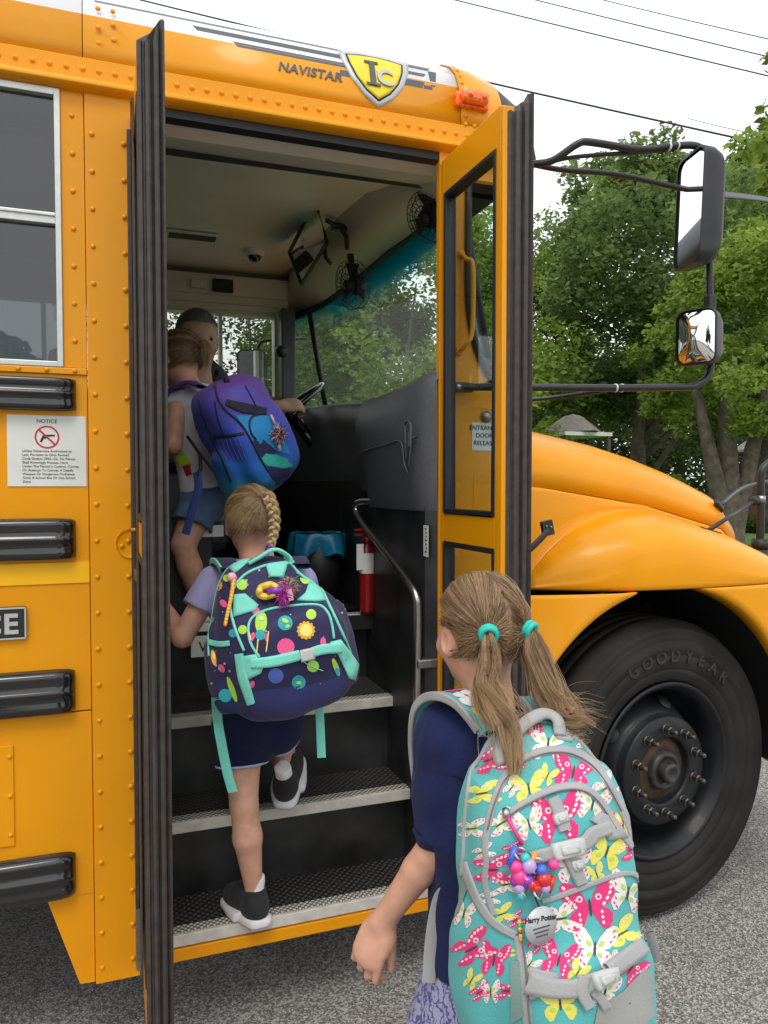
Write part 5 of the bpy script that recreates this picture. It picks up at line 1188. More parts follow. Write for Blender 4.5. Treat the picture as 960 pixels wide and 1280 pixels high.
def hair_cap(root, c, fr, sc, ties, m_, n, seed, part=None, lift=.007, line=(.30, .42, -.70), keep=None):
    """combed hair: every strand runs over the skull to its tie; ties in the person frame"""
    r = np.random.default_rng(seed); P = []; tn = []; k = 0
    while k < n:
        d = r.normal(size=3); d /= np.linalg.norm(d)
        if part is not None and r.random() < .22: a = r.uniform(-.6, 2.4); d = np.array([part(a), math.cos(a), math.sin(a)]); d[0] += r.choice([-1, 1])*.012; d /= np.linalg.norm(d)
        if d[1] > line[0] and d[2] < line[1]: continue
        if d[2] < line[2]+.16*r.random()**2 or (abs(d[0]) > .80 and d[2] < .02 and d[1] > -.35): continue
        if len(ties) == 2: px0 = part(math.atan2(d[2], d[1])) if part else 0; t = ties[0] if d[0] < px0 else ties[1]
        else: t = ties[0]
        pa = slerp_path(d, t, 9); l0 = lift+r.random()*.004; jit = r.normal(size=3)*.0022
        path = [scalp(c, fr, sc, q, l0*(1-.35*(i/8))+.0012*math.sin(i*.8+k))+jit*math.sin(math.pi*i/8) for i, q in enumerate(pa)]
        P.append(path); base = .42+.27*math.sin(d[0]*9+d[2]*7+d[1]*5); tn.append(np.clip(base+r.normal()*.13, 0, 1)); k += 1
    strands('hair_strands', P, .0006*sc**.5, m_, root, tn)
    # under layer
    s, f, u = (V3(x) for x in fr); cc = V3(c)+u*.018*sc-f*.008*sc; F = Field(cc-.12*sc, cc+.12*sc, .0035)
    F.ell(cc, (.069*sc+lift*.7, .086*sc+lift*.7, .084*sc+lift*.7), np.array([s, f, u]), 0)
    for sd in (-1, 1): F.ell(cc+s*sd*.074*sc-u*.035*sc+f*.012*sc, (.028*sc, .034*sc, .036*sc), np.array([s, f, u]), .004, 'cut')
    F.fn(cc-.12, cc+.12, lambda P_: -np.minimum((P_-cc)@f-.026*sc, .036*sc-((P_-cc)@u)), 0, 'cut') if False else None
    F.fn(F.lo, F.lo+F.h*F.n, lambda P_: np.maximum(-((P_-cc)@f-.030*sc), ((P_-cc)@u-.040*sc)), .004, 'cut')
    F.cut_plane(cc-u*.056*sc, -u*.9-f*.1); ob = F.build('hair', m_, root)
    a_ = ob.data.attributes.new('tone', 'FLOAT', 'FACE'); a_.data.foreach_set('value', np.full(len(ob.data.polygons), .30, np.float32)); return ob
def tail(root, name, path, rad, n, m_, seed, wave=.004, fly=0.1, rs=.0009):
    """loose bunch of hair along a path; rad = half-widths along it"""
    r = np.random.default_rng(seed); C_ = np.array([tuple(p) for p in smooth_path(path, 6)]); k = len(C_); R = np.interp(np.linspace(0, 1, k), np.linspace(0, 1, len(rad)), rad)
    T = np.gradient(C_, axis=0); T /= np.linalg.norm(T, axis=1)[:, None]; a = np.zeros_like(T); v_ = np.cross(T[0], [.3, .1, 1.]); v_ /= np.linalg.norm(v_)
    for i_ in range(k): v_ = v_-T[i_]*(v_@T[i_]); v_ /= np.linalg.norm(v_); a[i_] = v_
    b = np.cross(T, a); P = []; tn = []
    for i in range(n):
        th = r.random()*2*math.pi; q = math.sqrt(r.random()); end = int(k*min(1, r.uniform(.60, 1.06))); lock = int((th+r.normal()*.12)/6.2832*9) % 9; ph = lock*2.4; stray = r.normal()*fly if r.random() < .12 else 0
        t = np.arange(end)/k; off = (a*math.cos(th)+b*math.sin(th))[:end]*(R[:end]*q)[:, None]; wv = (a[:end]*(np.sin(t*9+ph)+.25*np.sin(t*16+i))[:, None]+b[:end]*np.cos(t*7+ph)[:, None])*wave*t[:, None]*(1.6-1.1*t[:, None])
        P.append(C_[:end]+off+wv+(a*math.cos(th)+b*math.sin(th))[:end]*(stray*t**2*.25)[:, None]); tn.append(np.clip(.46+.20*math.sin(lock*1.9+seed)+r.normal()*.12, 0, 1))
    P = [p for p in P if len(p) > 3]; return strands(name, P, rs, m_, root, tn[:len(P)])
def ring_tie(root, c, d, r0, m_, name='hair_tie'):
    t = MB(); d = Vector(d).normalized(); a = d.orthogonal().normalized(); b = d.cross(a); c = Vector(c)
    for off in (-.0035, .0035): t.tube([c+d*off+(a*math.cos(x)+b*math.sin(x))*r0 for x in np.linspace(0, 2*math.pi, 17)], .0045, 8, caps=False)
    return t.build(name, m_, root)
def J(x, y, d): return V3(at(x, y, d=d))

hair1 = hair_mat('dark_blonde_hair', (.11, .060, .028), (.42, .27, .135)); hair2 = hair_mat('honey_blonde_hair', (.20, .115, .050), (.62, .44, .23)); hair3 = hair_mat('light_brown_hair', (.135, .070, .032), (.47, .30, .155))

def torso_pts(nk, pv, fr): return nk, pv
def person(name, loc, label): return empty(name, loc, label, 'person')

# ================= girl at the front, navy blouse
fwd = Vector(_F*math.cos(R_(20))-_R*math.sin(R_(20))); fwd.z = 0
B3 = axes(fwd); H3 = axes(Vector(_F*math.cos(R_(24))-_R*math.sin(R_(24))), pitch=R_(2))
g3h = J(600, 792, 1.24); g3 = person('person', (J(615, 1000, 1.26)[0], J(615, 1000, 1.26)[1], 0), 'nearest girl with two low pigtails, navy blouse and violet leaf skirt, standing on the asphalt')
s, f, u = (V3(x) for x in B3); nk = J(615, 893, 1.245); wr3 = J(477, 1153, 1.27); el = J(549, 1052, 1.235); shl = J(556, 918, 1.24); shr = nk+s*.105-u*.028+f*.01
pel = J(612, 1190, 1.27); che = nk-u*.12+(pel-nk)*.08
G3S = dict(nk=nk, pel=pel, s=s, f=f, u=u)
lo = np.array([min(wr3[0], el[0], pel[0])-.16, pel[1]-.24, 0.0]); lo = np.minimum(lo, np.array([J(440, 1200, 1.27)[0]-.04, nk[1]-.2, -.01])); hi = np.array([max(shr[0], pel[0])+.22, pel[1]+.30, g3h[2]+.14])
F = Field(lo, hi, .0034); A = np.array([s, f, u])
head_sdf(F, g3h, H3, .90); F.cone(g3h-V3(H3[2])*.05-V3(H3[1])*.012, nk-u*.01, .037, .042, .02)
F.ell(nk-u*.045, (.105, .055, .045), A, .03); F.ell(nk+(pel-nk)*.38, (.098, .072, .13), A, .03); F.ell(nk+(pel-nk)*.72, (.088, .066, .10), A, .03); F.ell(pel-u*.03, (.098, .078, .085), A, .03)
F.cone(shl, el, .034, .029, .02); F.cone(el, el+(wr3-el)*.35, .029, .0275, .006); F.cone(el+(wr3-el)*.35, wr3, .0275, .0185, .006)
he = J(458, 1205, 1.265)-wr3; hand_sdf(F, wr3, he+V3(_R)*-.004, -V3(_F)*.85-V3(_R)*.55, V3(_R)*1.-V3(_F)*.65, L=.132, curl=(.45, .85), k=.0015, thumb_dir=he/np.linalg.norm(he)+V3(_R)*.42+V3(_F)*.25)
elr = shr-u*.165+f*.04+s*.005; wrr = elr+f*.13-u*.05-s*.03; F.cone(shr, elr, .034, .029, .02); F.cone(elr, wrr, .028, .019, .01); hand_sdf(F, wrr, f-u*.3, s, u, L=.12, curl=(.5, .8))
legs3 = []
for k, st in ((-1, .03), (1, -.03)):
    hp = pel+s*k*.048-u*.06; kn = pel+s*k*.052-u*(pel[2]*.50)+f*(st*.6+.01); an = np.array([*(pel+s*k*.055+f*st*1.6)[:2], .085])
    F.cone(hp, kn, .058, .043, .03); F.cone(kn, an+(kn-an)*.68, .042, .043, .01); F.cone(an+(kn-an)*.68-f*.004, an, .042, .024, .01); F.cone(an, an-u*.05+f*.06, .024, .022, .01); legs3.append(an)
body3 = F.build('body', M['skin'], g3)
for i, an in enumerate(legs3): shoe(g3, an, f, (0,0,1), .185, M['white'], [M['white'], M['black']], M['white'])
navy = cloth('navy_blouse_cloth', (.009, .015, .070), 800, .35, .8, .05)
F = Field(np.minimum(np.minimum(shl, el), pel)-.10, np.maximum(nk, np.maximum(shr, elr))+.10, .0038)
F.ell(nk-u*.040, (.112, .062, .045), A, .03); F.ell(nk+(pel-nk)*.35, (.110, .084, .14), A, .03); fcone(F, nk+(pel-nk)*.18, pel-u*.002, .100, .112, .05, sq=(f, .80))
for a_, b_, hem in ((shl, el, 1.0), (shr, elr, .85)):
    e_ = a_+(b_-a_)*hem; F.cone(a_-s*0+u*.004, a_+(e_-a_)*.5, .043, .046, .02); fcone(F, a_+(e_-a_)*.5, e_-(e_-a_)/np.linalg.norm(e_-a_)*.012, .048, .047, .012)
F.warp(.0048, 48, 5, (1, 1, .32)); F.warp(.0016, 130, 6, (1, 1, .45)); F.cone(nk+u*.03+f*.01, nk+u*.1, .048, .06, .006, 'cut'); F.build('blouse', navy, g3)
cf = MB(); e_ = el; dr = (el-shl)/np.linalg.norm(el-shl); aa = np.cross(dr, f); aa /= np.linalg.norm(aa); bb = np.cross(dr, aa)
cf.tube([Vector(e_-dr*.016), Vector(e_-dr*.004), Vector(e_+dr*.004)], [.044, .0385, .036], 28); cf.build('sleeve_cuff', navy, g3)
# skirt with a leaf-outline print
def leafprint():
    m = cloth('violet_leaf_print', (.32, .31, .60), 900, .2); t = m.node_tree; b = t.nodes['Principled BSDF']; tc = t.nodes.new('ShaderNodeTexCoord')
    v = t.nodes.new('ShaderNodeTexVoronoi'); v.feature = 'DISTANCE_TO_EDGE'; v.inputs['Scale'].default_value = 38; mp = t.nodes.new('ShaderNodeMapping'); mp.inputs['Scale'].default_value = (1, 1, .55); mp.inputs['Rotation'].default_value = (.3, .5, .4)
    n = t.nodes.new('ShaderNodeTexWave'); n.inputs['Scale'].default_value = 42; n.inputs['Distortion'].default_value = 9; n.inputs['Detail'].default_value = 2; n.inputs['Detail Scale'].default_value = 2
    t.links.new(tc.outputs['Object'], mp.inputs[0]); t.links.new(mp.outputs[0], v.inputs['Vector']); t.links.new(tc.outputs['Object'], n.inputs['Vector'])
    r1 = t.nodes.new('ShaderNodeMapRange'); r1.inputs[1].default_value = .012; r1.inputs[2].default_value = .03; t.links.new(v.outputs['Distance'], r1.inputs[0])
    r2 = t.nodes.new('ShaderNodeMapRange'); r2.inputs[1].default_value = .12; r2.inputs[2].default_value = .3; t.links.new(n.outputs['Fac'], r2.inputs[0])
    mu = t.nodes.new('ShaderNodeMath'); mu.operation = 'MULTIPLY'; t.links.new(r1.outputs[0], mu.inputs[0]); t.links.new(r2.outputs[0], mu.inputs[1])
    c = t.nodes.new('ShaderNodeMixRGB'); c.inputs[1].default_value = (.10, .09, .27, 1); c.inputs[2].default_value = (.33, .33, .48, 1); t.links.new(mu.outputs[0], c.inputs[0]); t.links.new(c.outputs[0], b.inputs['Base Color']); return m
sk = MB(); rows = []
for t in np.linspace(0, 1, 14):
    z = pel-u*(-.012+.30*t)-s*.0; rr_ = .094+.075*t**.8; rows.append([tuple(z+s*math.cos(a)*rr_*(1+.07*t*math.sin(9*a+1)+.03*t*math.sin(17*a))*1.05+f*math.sin(a)*rr_*.85*(1+.07*t*math.sin(9*a+1))) for a in np.linspace(0, 2*math.pi, 72, endpoint=False)])
sk.grid(rows, 0, True, closed=True); sk.build('skirt', leafprint(), g3, solid=.003)
part3 = lambda a: .05*math.sin(a*5)*.5
hair_cap(g3, g3h, H3, .90, ((-.42, -.90, -.05), (.42, -.90, -.05)), hair3, 5200, 3, part=part3, lift=.006)
teal = mat('teal_elastic', (.02, .50, .42), .6)
tl = scalp(g3h, H3, .9, (-.42, -.90, -.05), .007); tr_ = scalp(g3h, H3, .9, (.42, -.90, -.05), .007)
cs_, cf_, cu_ = (V3(x) for x in H3); dl_ = V3(scalp(g3h, H3, .9, (-.42, -.90, -.05), .03))-tl; dl_ /= np.linalg.norm(dl_); dr_ = V3(scalp(g3h, H3, .9, (.42, -.90, -.05), .03))-tr_; dr_ /= np.linalg.norm(dr_)
ring_tie(g3, tl+dl_*.007, dl_-cu_*.35, .0115, teal); ring_tie(g3, tr_+dr_*.007, dr_-cu_*.35, .0115, teal)

# ================= middle girl, lavender shirt, on the first step
fwd = Vector(_F*math.cos(R_(8))-_R*math.sin(R_(8))); fwd.z = 0; B2 = axes(fwd); H2 = axes(Vector(_F*math.cos(R_(14))-_R*math.sin(R_(14))), pitch=R_(8)); s, f, u = (V3(x) for x in B2); A = np.array([s, f, u])
g2h = J(315, 655, 2.05); nk = J(318, 708, 2.03); pel = J(322, 902, 2.02); g2 = person('person', (pel[0], pel[1], .312), 'girl with a braid, lavender shirt and navy shorts stepping onto the bottom step')
shl = J(268, 728, 2.00); shr = J(376, 728, 2.02); el = J(228, 796, 1.96); wrl = J(192, 742, 2.10); elr = J(392, 790, 2.16); wrr = elr+f*.15+u*.06
an_l = J(318, 1118, 2.035); hl = pel+V3(_R)*-.045-u*.035; kn_l = J(305, 1006, 1.99); hr_ = pel+V3(_R)*.048-u*.018; kn_r = J(350, 920, 2.26); an_r = J(356, 972, 2.10)
P_ = np.array([g2h, wrl, shl, shr, elr, wrr, an_l, kn_r, pel]); F = Field(P_.min(0)-[.13, .13, .06], P_.max(0)+[.13, .13, .13], .0042)
head_sdf(F, g2h, H2, .93); F.cone(g2h-V3(H2[2])*.05-V3(H2[1])*.01, nk, .036, .040, .02)
F.ell(nk-u*.05, (.105, .055, .045), A, .03); F.ell(nk+(pel-nk)*.38, (.095, .070, .13), A, .03); F.ell(nk+(pel-nk)*.72, (.085, .064, .10), A, .03); F.ell(pel-u*.01, (.098, .080, .085), A, .03)
F.cone(shl, el, .033, .028, .02); F.cone(el, wrl, .0275, .019, .008); hd = wrl-el; hand_sdf(F, wrl, hd+f*.08, -s, u, L=.115, curl=(.7, 1.0)); F.cone(shr, elr, .033, .028, .02); F.cone(elr, wrr, .027, .019, .008); hand_sdf(F, wrr, f, s, u, L=.115)
F.cone(hl, kn_l, .057, .036, .03); c_ = an_l+(kn_l-an_l)*.66-f*.008; F.cone(kn_l, c_, .035, .0375, .012); F.cone(c_, an_l, .0375, .0215, .012); F.cone(an_l, an_l-u*.05, .0235, .025, .01)
F.cone(hr_, kn_r, .055, .039, .03); c_ = an_r+(kn_r-an_r)*.6; F.cone(kn_r, c_, .038, .036, .01); F.cone(c_, an_r, .036, .0215, .012); F.cone(an_r, an_r-u*.03, .0235, .024, .01)
F.build('body', M['skin'], g2)
blk = cloth('black_sneaker_mesh', (.018, .018, .021), 900, .6, .7, .1, .5); lav_sole = mat('lavender_sole', (.42, .33, .52), .5); wsole = mat('white_sole', (.70, .68, .70), .5); sock = cloth('white_sock', (.75, .73, .74), 900, .3)
tdl = (V3(_F)*.80-V3(_R)*.72); tdl[2] = 0; sh = shoe(g2, an_l+np.array([0, 0, (.312+.074)-an_l[2]]), tdl, (0,0,1), .175, blk, [wsole, lav_sole], sock)
p = Vector(an_l)+Vector(tdl).normalized()*.03; 
sh2 = shoe(g2, an_r, V3(_F)*.9+V3(_R)*.08+u*.50, u*.88-V3(_F)*.3, .175, blk, [wsole, lav_sole], sock)
lav = cloth('lavender_cotton', (.36, .34, .60), 700, .25)
F = Field(np.minimum.reduce([shl, el, pel])-.10, np.maximum.reduce([nk, shr, elr])+.1, .0042); F.ell(nk-u*.045, (.112, .062, .045), A, .03); F.ell(nk+(pel-nk)*.35, (.108, .082, .14), A, .03); fcone(F, nk+(pel-nk)*.18, pel-u*.0, .098, .106, .05, sq=(f, .80))
for a_, b_ in ((shl, el), (shr, elr)): e_ = a_+(b_-a_)*.50; fcone(F, a_+u*.003, e_, .041, .047, .02)
F.warp(.0028, 60, 5, (1, 1, .5)); F.cone(nk+u*.03+f*.01, nk+u*.1, .045, .055, .006, 'cut'); F.build('shirt', lav, g2)
nsh = cloth('navy_shorts', (.008, .011, .045), 800, .3, .85, .05); trim = cloth('pale_blue_trim', (.42, .50, .75), 900, .2)
F = Field(pel-.19, pel+.17, .004); F.ell(pel+u*.008, (.110, .096, .085), A, .02); F.cone(pel-s*.045-f*.012, pel-s*.045-u*.012-f*.012, .076, .074, .01); F.cone(pel+s*.045-f*.012, pel+s*.045-u*.010-f*.012, .076, .074, .01); F.cone(pel-u*.046-s*.03, pel-u*.022+s*.04, .070, .066, .01); hm_l = hl+(kn_l-hl)*.42; hm_r = hr_+(kn_r-hr_)*.28
fcone(F, hl+u*.01, hm_l, .070, .067, .010); fcone(F, hr_+u*.01, hm_r, .071, .066, .010); F.warp(.002, 70, 9); F.build('shorts', nsh, g2)
def hem(root, c, dr, r0, m_, name='hem_trim', th=.003):
    t = MB(); dr = Vector(dr).normalized(); a = dr.orthogonal().normalized(); b = dr.cross(a); c = Vector(c); t.tube([c+(a*math.cos(x)+b*math.sin(x))*r0 for x in np.linspace(0, 2*math.pi, 33)], th, 6, caps=False); return t.build(name, m_, root)
hem(g2, hm_l, kn_l-hl, .0675, trim); hem(g2, hm_r, kn_r-hr_, .0655, trim)
hair_cap(g2, g2h, H2, .93, ((.22, -.80, .48),), hair2, 4200, 13, lift=.007, line=(.34, .40, -.70))
purple = mat('purple_elastic', (.18, .04, .30), .6)
pb = [J(328, 622, 1.985), J(335, 621, 1.962), J(341, 636, 1.955), J(343, 655, 1.958), J(341, 672, 1.955), J(337, 686, 1.945)]
bp_ = np.array([tuple(x) for x in smooth_path(pb, 12)]); T = np.gradient(bp_, axis=0); T /= np.linalg.norm(T, axis=1)[:, None]; a = np.cross(T, V3(_F)); a /= np.linalg.norm(a, axis=1)[:, None]; b = np.cross(T, a)
PP = []; tn = []; r_ = np.random.default_rng(4); L_ = np.concatenate([[0], np.cumsum(np.linalg.norm(np.diff(bp_, axis=0), axis=1))]); w_ = np.interp(L_/L_[-1], [0, .15, .6, 1], [.5, 1, .95, .6])
for j in range(3):
    ph = L_/.030*math.pi+j*2*math.pi/3; cen = bp_+a*(np.sin(ph)*.0105*w_)[:, None]+b*(np.sin(2*ph)*.0052*w_)[:, None]
    for i in range(70): th = r_.random()*6.283; q = .0078*math.sqrt(r_.random()); PP.append(cen+(a*math.cos(th)+b*math.sin(th))*(q*w_)[:, None]); tn.append(np.clip(.72+r_.normal()*.2, 0, 1))
strands('braid', PP, .0011, hair2, g2, tn); ring_tie(g2, pb[1]-V3(_F)*-.006, pb[1]-pb[0], .010, purple); ring_tie(g2, pb[-1], pb[-1]-pb[-2], .0075, purple)
tail(g2, 'braid_end', [pb[-1], J(337, 698, 1.935), J(334, 712, 1.925)], [.007, .011, .007], 120, hair2, 21, .002, .05)

# ================= girl at the top of the steps, white top and denim shorts
fwd = Vector(_F*math.cos(R_(48))-_R*math.sin(R_(48))); fwd.z = 0; fwd.normalize(); B1 = axes(fwd); H1 = axes(Vector(_F*math.cos(R_(50))-_R*math.sin(R_(50))), pitch=R_(10)); s, f, u0 = (V3(x) for x in B1)
g1h = J(225, 450, 2.60); nk = J(240, 488, 2.58); pel = J(262, 622, 2.60); u = (nk-pel)/np.linalg.norm(nk-pel); f2 = f-u*(f@u); f2 /= np.linalg.norm(f2); s2 = np.cross(f2, u); A = np.array([s2, f2, u])
g1 = person('person', (pel[0], pel[1], 1.03), 'girl in a white sleeveless top and denim shorts at the top of the steps'); f = f2; s = s2
shl = nk-s*.095-u*.03; shr = nk+s*.095-u*.03; shl = J(221, 512, 2.50); el = J(217, 556, 2.47); wrl = J(190, 572, 2.56); elr = shr-u*.16+f*.1; wrr = elr+f*.15
up0 = np.array([0, 0, 1.]); hl = pel-s*.045-up0*.03; hr_ = pel+s*.045-up0*.03
kn_l = J(229, 682, 2.52); an_l = J(250, 760, 2.56); kn_r = hr_+f*.16-up0*.13; an_r = kn_r-up0*.24-f*.02; an_r[2] = 1.10; an_l[2] = max(an_l[2], .86)
P_ = np.array([g1h, wrl, shl, shr, elr, wrr, an_l, kn_l, kn_r, an_r, pel]); F = Field(P_.min(0)-[.13, .13, .10], P_.max(0)+[.13, .13, .13], .0048)
head_sdf(F, g1h, H1, .92); F.cone(g1h-V3(H1[2])*.05-V3(H1[1])*.01, nk, .036, .040, .02)
F.ell(nk-u*.05, (.100, .055, .045), A, .03); F.ell(nk+(pel-nk)*.38, (.092, .070, .12), A, .03); F.ell(nk+(pel-nk)*.75, (.085, .064, .09), A, .03); F.ell(pel, (.095, .080, .08), A, .03)
F.cone(shl, el, .032, .028, .02); F.cone(el, wrl, .027, .019, .008); hand_sdf(F, wrl, (wrl-el), -s, up0, L=.115, curl=(.5, .8)); F.cone(shr, elr, .032, .028, .02); F.cone(elr, wrr, .027, .019, .008); hand_sdf(F, wrr, f, s, up0, L=.115)
for h_, k_, a_ in ((hl, kn_l, an_l), (hr_, kn_r, an_r)):
    F.cone(h_, k_, .058, .041, .03); c_ = a_+(k_-a_)*.66-f*.005; F.cone(k_, c_, .040, .040, .01); F.cone(c_, a_, .040, .023, .012); F.cone(a_, a_-up0*.04, .023, .024, .01)
F.build('body', M['skin'], g1)
for a_ in (an_l, an_r): shoe(g1, a_, f, (0,0,1), .18, M['white'], [wsole, wsole], sock, h=.004)
wht = cloth('white_cotton_top', (.66, .66, .72), 700, .25)
F = Field(np.minimum.reduce([shl, pel])-.15, np.maximum.reduce([nk, shr])+.12, .0045); F.ell(nk-u*.050, (.100, .062, .045), A, .02); F.ell(nk+(pel-nk)*.35, (.104, .082, .13), A, .03); fcone(F, nk+(pel-nk)*.18, pel+u*.02, .094, .100, .05, sq=(f, .82)); F.warp(.0032, 55, 15, (1, 1, .5)); F.cone(nk+u*.03, nk+u*.1, .042, .055, .006, 'cut')
F.build('top', wht, g1)
den = mat('faded_denim', (.10, .17, .30), .9, nscale=16, namt=.4, bump=.5, bscale=420)
F = Field(pel-.20, pel+.16, .0045); F.ell(pel+u*.0, (.103, .090, .08), A, .02); hm_l = hl+(kn_l-hl)*.44; hm_r = hr_+(kn_r-hr_)*.42; fcone(F, hl+u*.01, hm_l, .066, .069, .02); fcone(F, hr_+u*.01, hm_r, .066, .068, .02); F.warp(.0025, 70, 19); F.build('shorts', den, g1)
hem(g1, hm_l, kn_l-hl, .068, den, 'turned_hem', .005); hem(g1, hm_r, kn_r-hr_, .067, den, 'turned_hem', .005)
hair_cap(g1, g1h, H1, .92, ((.25, -.95, .10),), hair1, 3000, 23, lift=.007)
tb = scalp(g1h, H1, .92, (.25, -.95, .10), .01); tail(g1, 'ponytail', [tb, tb-V3(H1[1])*.02, tb-V3(H1[1])*.035-up0*.035, tb-V3(H1[1])*.03-up0*.08], [.008, .014, .015, .005], 400, hair1, 31, .003, .05); ring_tie(g1, tb-V3(H1[1])*.004, H1[1], .010, mat('pink_elastic', (.6, .05, .15), .6))

# ================= driver
fd = Vector(_R*.80-_F*.60); fd.z = 0; BD = axes(fd); HD = axes(Vector(_R*.52-_F*.85), pitch=R_(12)); s, f, u = (V3(x) for x in BD); A = np.array([s, f, u])
dh = J(247, 424, 3.02); nk = dh-u*.135-f*.01; pel = np.array([.24, 1.64, 1.40]); dv = person('person', (pel[0], pel[1], 1.03), 'bus driver with short dark hair leaning towards the children')
ax_u = (nk-pel)/np.linalg.norm(nk-pel); f = np.array([1., -.15, 0]); f -= ax_u*(f@ax_u); f /= np.linalg.norm(f); s = np.cross(f, ax_u); A = np.array([s, f, ax_u]); shl = nk-s*.17-ax_u*.05; shr = nk+s*.17-ax_u*.05
wl = V3(cw+(Vector((0, -1, 0))*.60+vv*.80).normalized()*Rw)+np.array([-.01, -.02, .02]); hand_t = J(352, 508, 3.34); wl = hand_t; ell_ = (shl+wl)/2+np.array([0, -.02, -.12]); elr = shr-ax_u*.24+f*.12; wrr = elr+f*.2+np.array([0, .1, .08])
P_ = np.array([dh, wl, shl, shr, elr, wrr, pel, (.75, 1.4, 1.10), (.75, 1.8, 1.1)]); F = Field(P_.min(0)-.15, P_.max(0)+.15, .0065)
head_sdf(F, dh, HD, 1.12, True); F.cone(dh-u*.05, nk, .052, .056, .03); F.ell(nk-ax_u*.07, (.17, .08, .07), A, .05); F.ell(nk+(pel-nk)*.4, (.155, .11, .2), A, .05); F.ell(nk+(pel-nk)*.85, (.16, .13, .16), A, .05)
F.cone(shl, ell_, .050, .042, .03); F.cone(ell_, wl, .040, .028, .01); hand_sdf(F, wl, (wl-ell_), ax_u, -s, L=.17, curl=(.7, 1.0)); F.cone(shr, elr, .05, .042, .03); F.cone(elr, wrr, .04, .028, .01); hand_sdf(F, wrr, f, ax_u, s, L=.17, curl=(.7, 1.))
for y in (1.50, 1.80): F.cone((.26, y, 1.40), (.62, y, 1.42), .085, .062, .04); F.cone((.62, y, 1.42), (.70, y, 1.12), .06, .04, .02)
F.build('body', M['skin_d'], dv)
F = Field(P_.min(0)-.15, P_.max(0)+.15, .0075); F.ell(nk-ax_u*.07, (.18, .092, .07), A, .05); F.ell(nk+(pel-nk)*.4, (.168, .122, .2), A, .05); F.ell(nk+(pel-nk)*.85, (.17, .14, .15), A, .05); fcone(F, shl, shl+(ell_-shl)*.8, .06, .062, .03); fcone(F, shr, shr+(elr-shr)*.8, .06, .062, .03); F.warp(.004, 40, 3); F.build('shirt', cloth('dark_shirt', (.03, .035, .05)), dv)
F = Field((.05, 1.33, 1.03), (.85, 1.98, 1.6), .008)
for y in (1.50, 1.80): F.cone((.24, y, 1.40), (.62, y, 1.42), .095, .07, .04); fcone(F, (.62, y, 1.42), (.70, y, 1.10), .07, .06, .02)
F.build('trousers', cloth('dark_trousers', (.02, .02, .025)), dv)
for y in (1.50, 1.80): shoe(dv, (.70, y, 1.105), (1, 0, 0), (0,0,1), .27, M['black'], [M['black'], M['black']], M['black'], h=.006, w=.048)
hair_cap(dv, dh, HD, 1.12, ((0, -.95, -.30),), hair_mat('short_dark_hair', (.07, .06, .055), (.30, .28, .26)), 1200, 43, lift=.004)
for k in (-1, 1):
    e_ = dh+V3(HD[0])*k*.029+V3(HD[1])*.080+V3(HD[2])*.004; m = MB(); m.ball(tuple(e_-V3(HD[1])*.006), .011, 12); m.build('eye', mat('eye_white', (.30, .27, .25), .4), dv); m = MB(); m.ball(tuple(e_+V3(HD[1])*.002), .0055, 10); m.build('iris', M['ink'], dv)
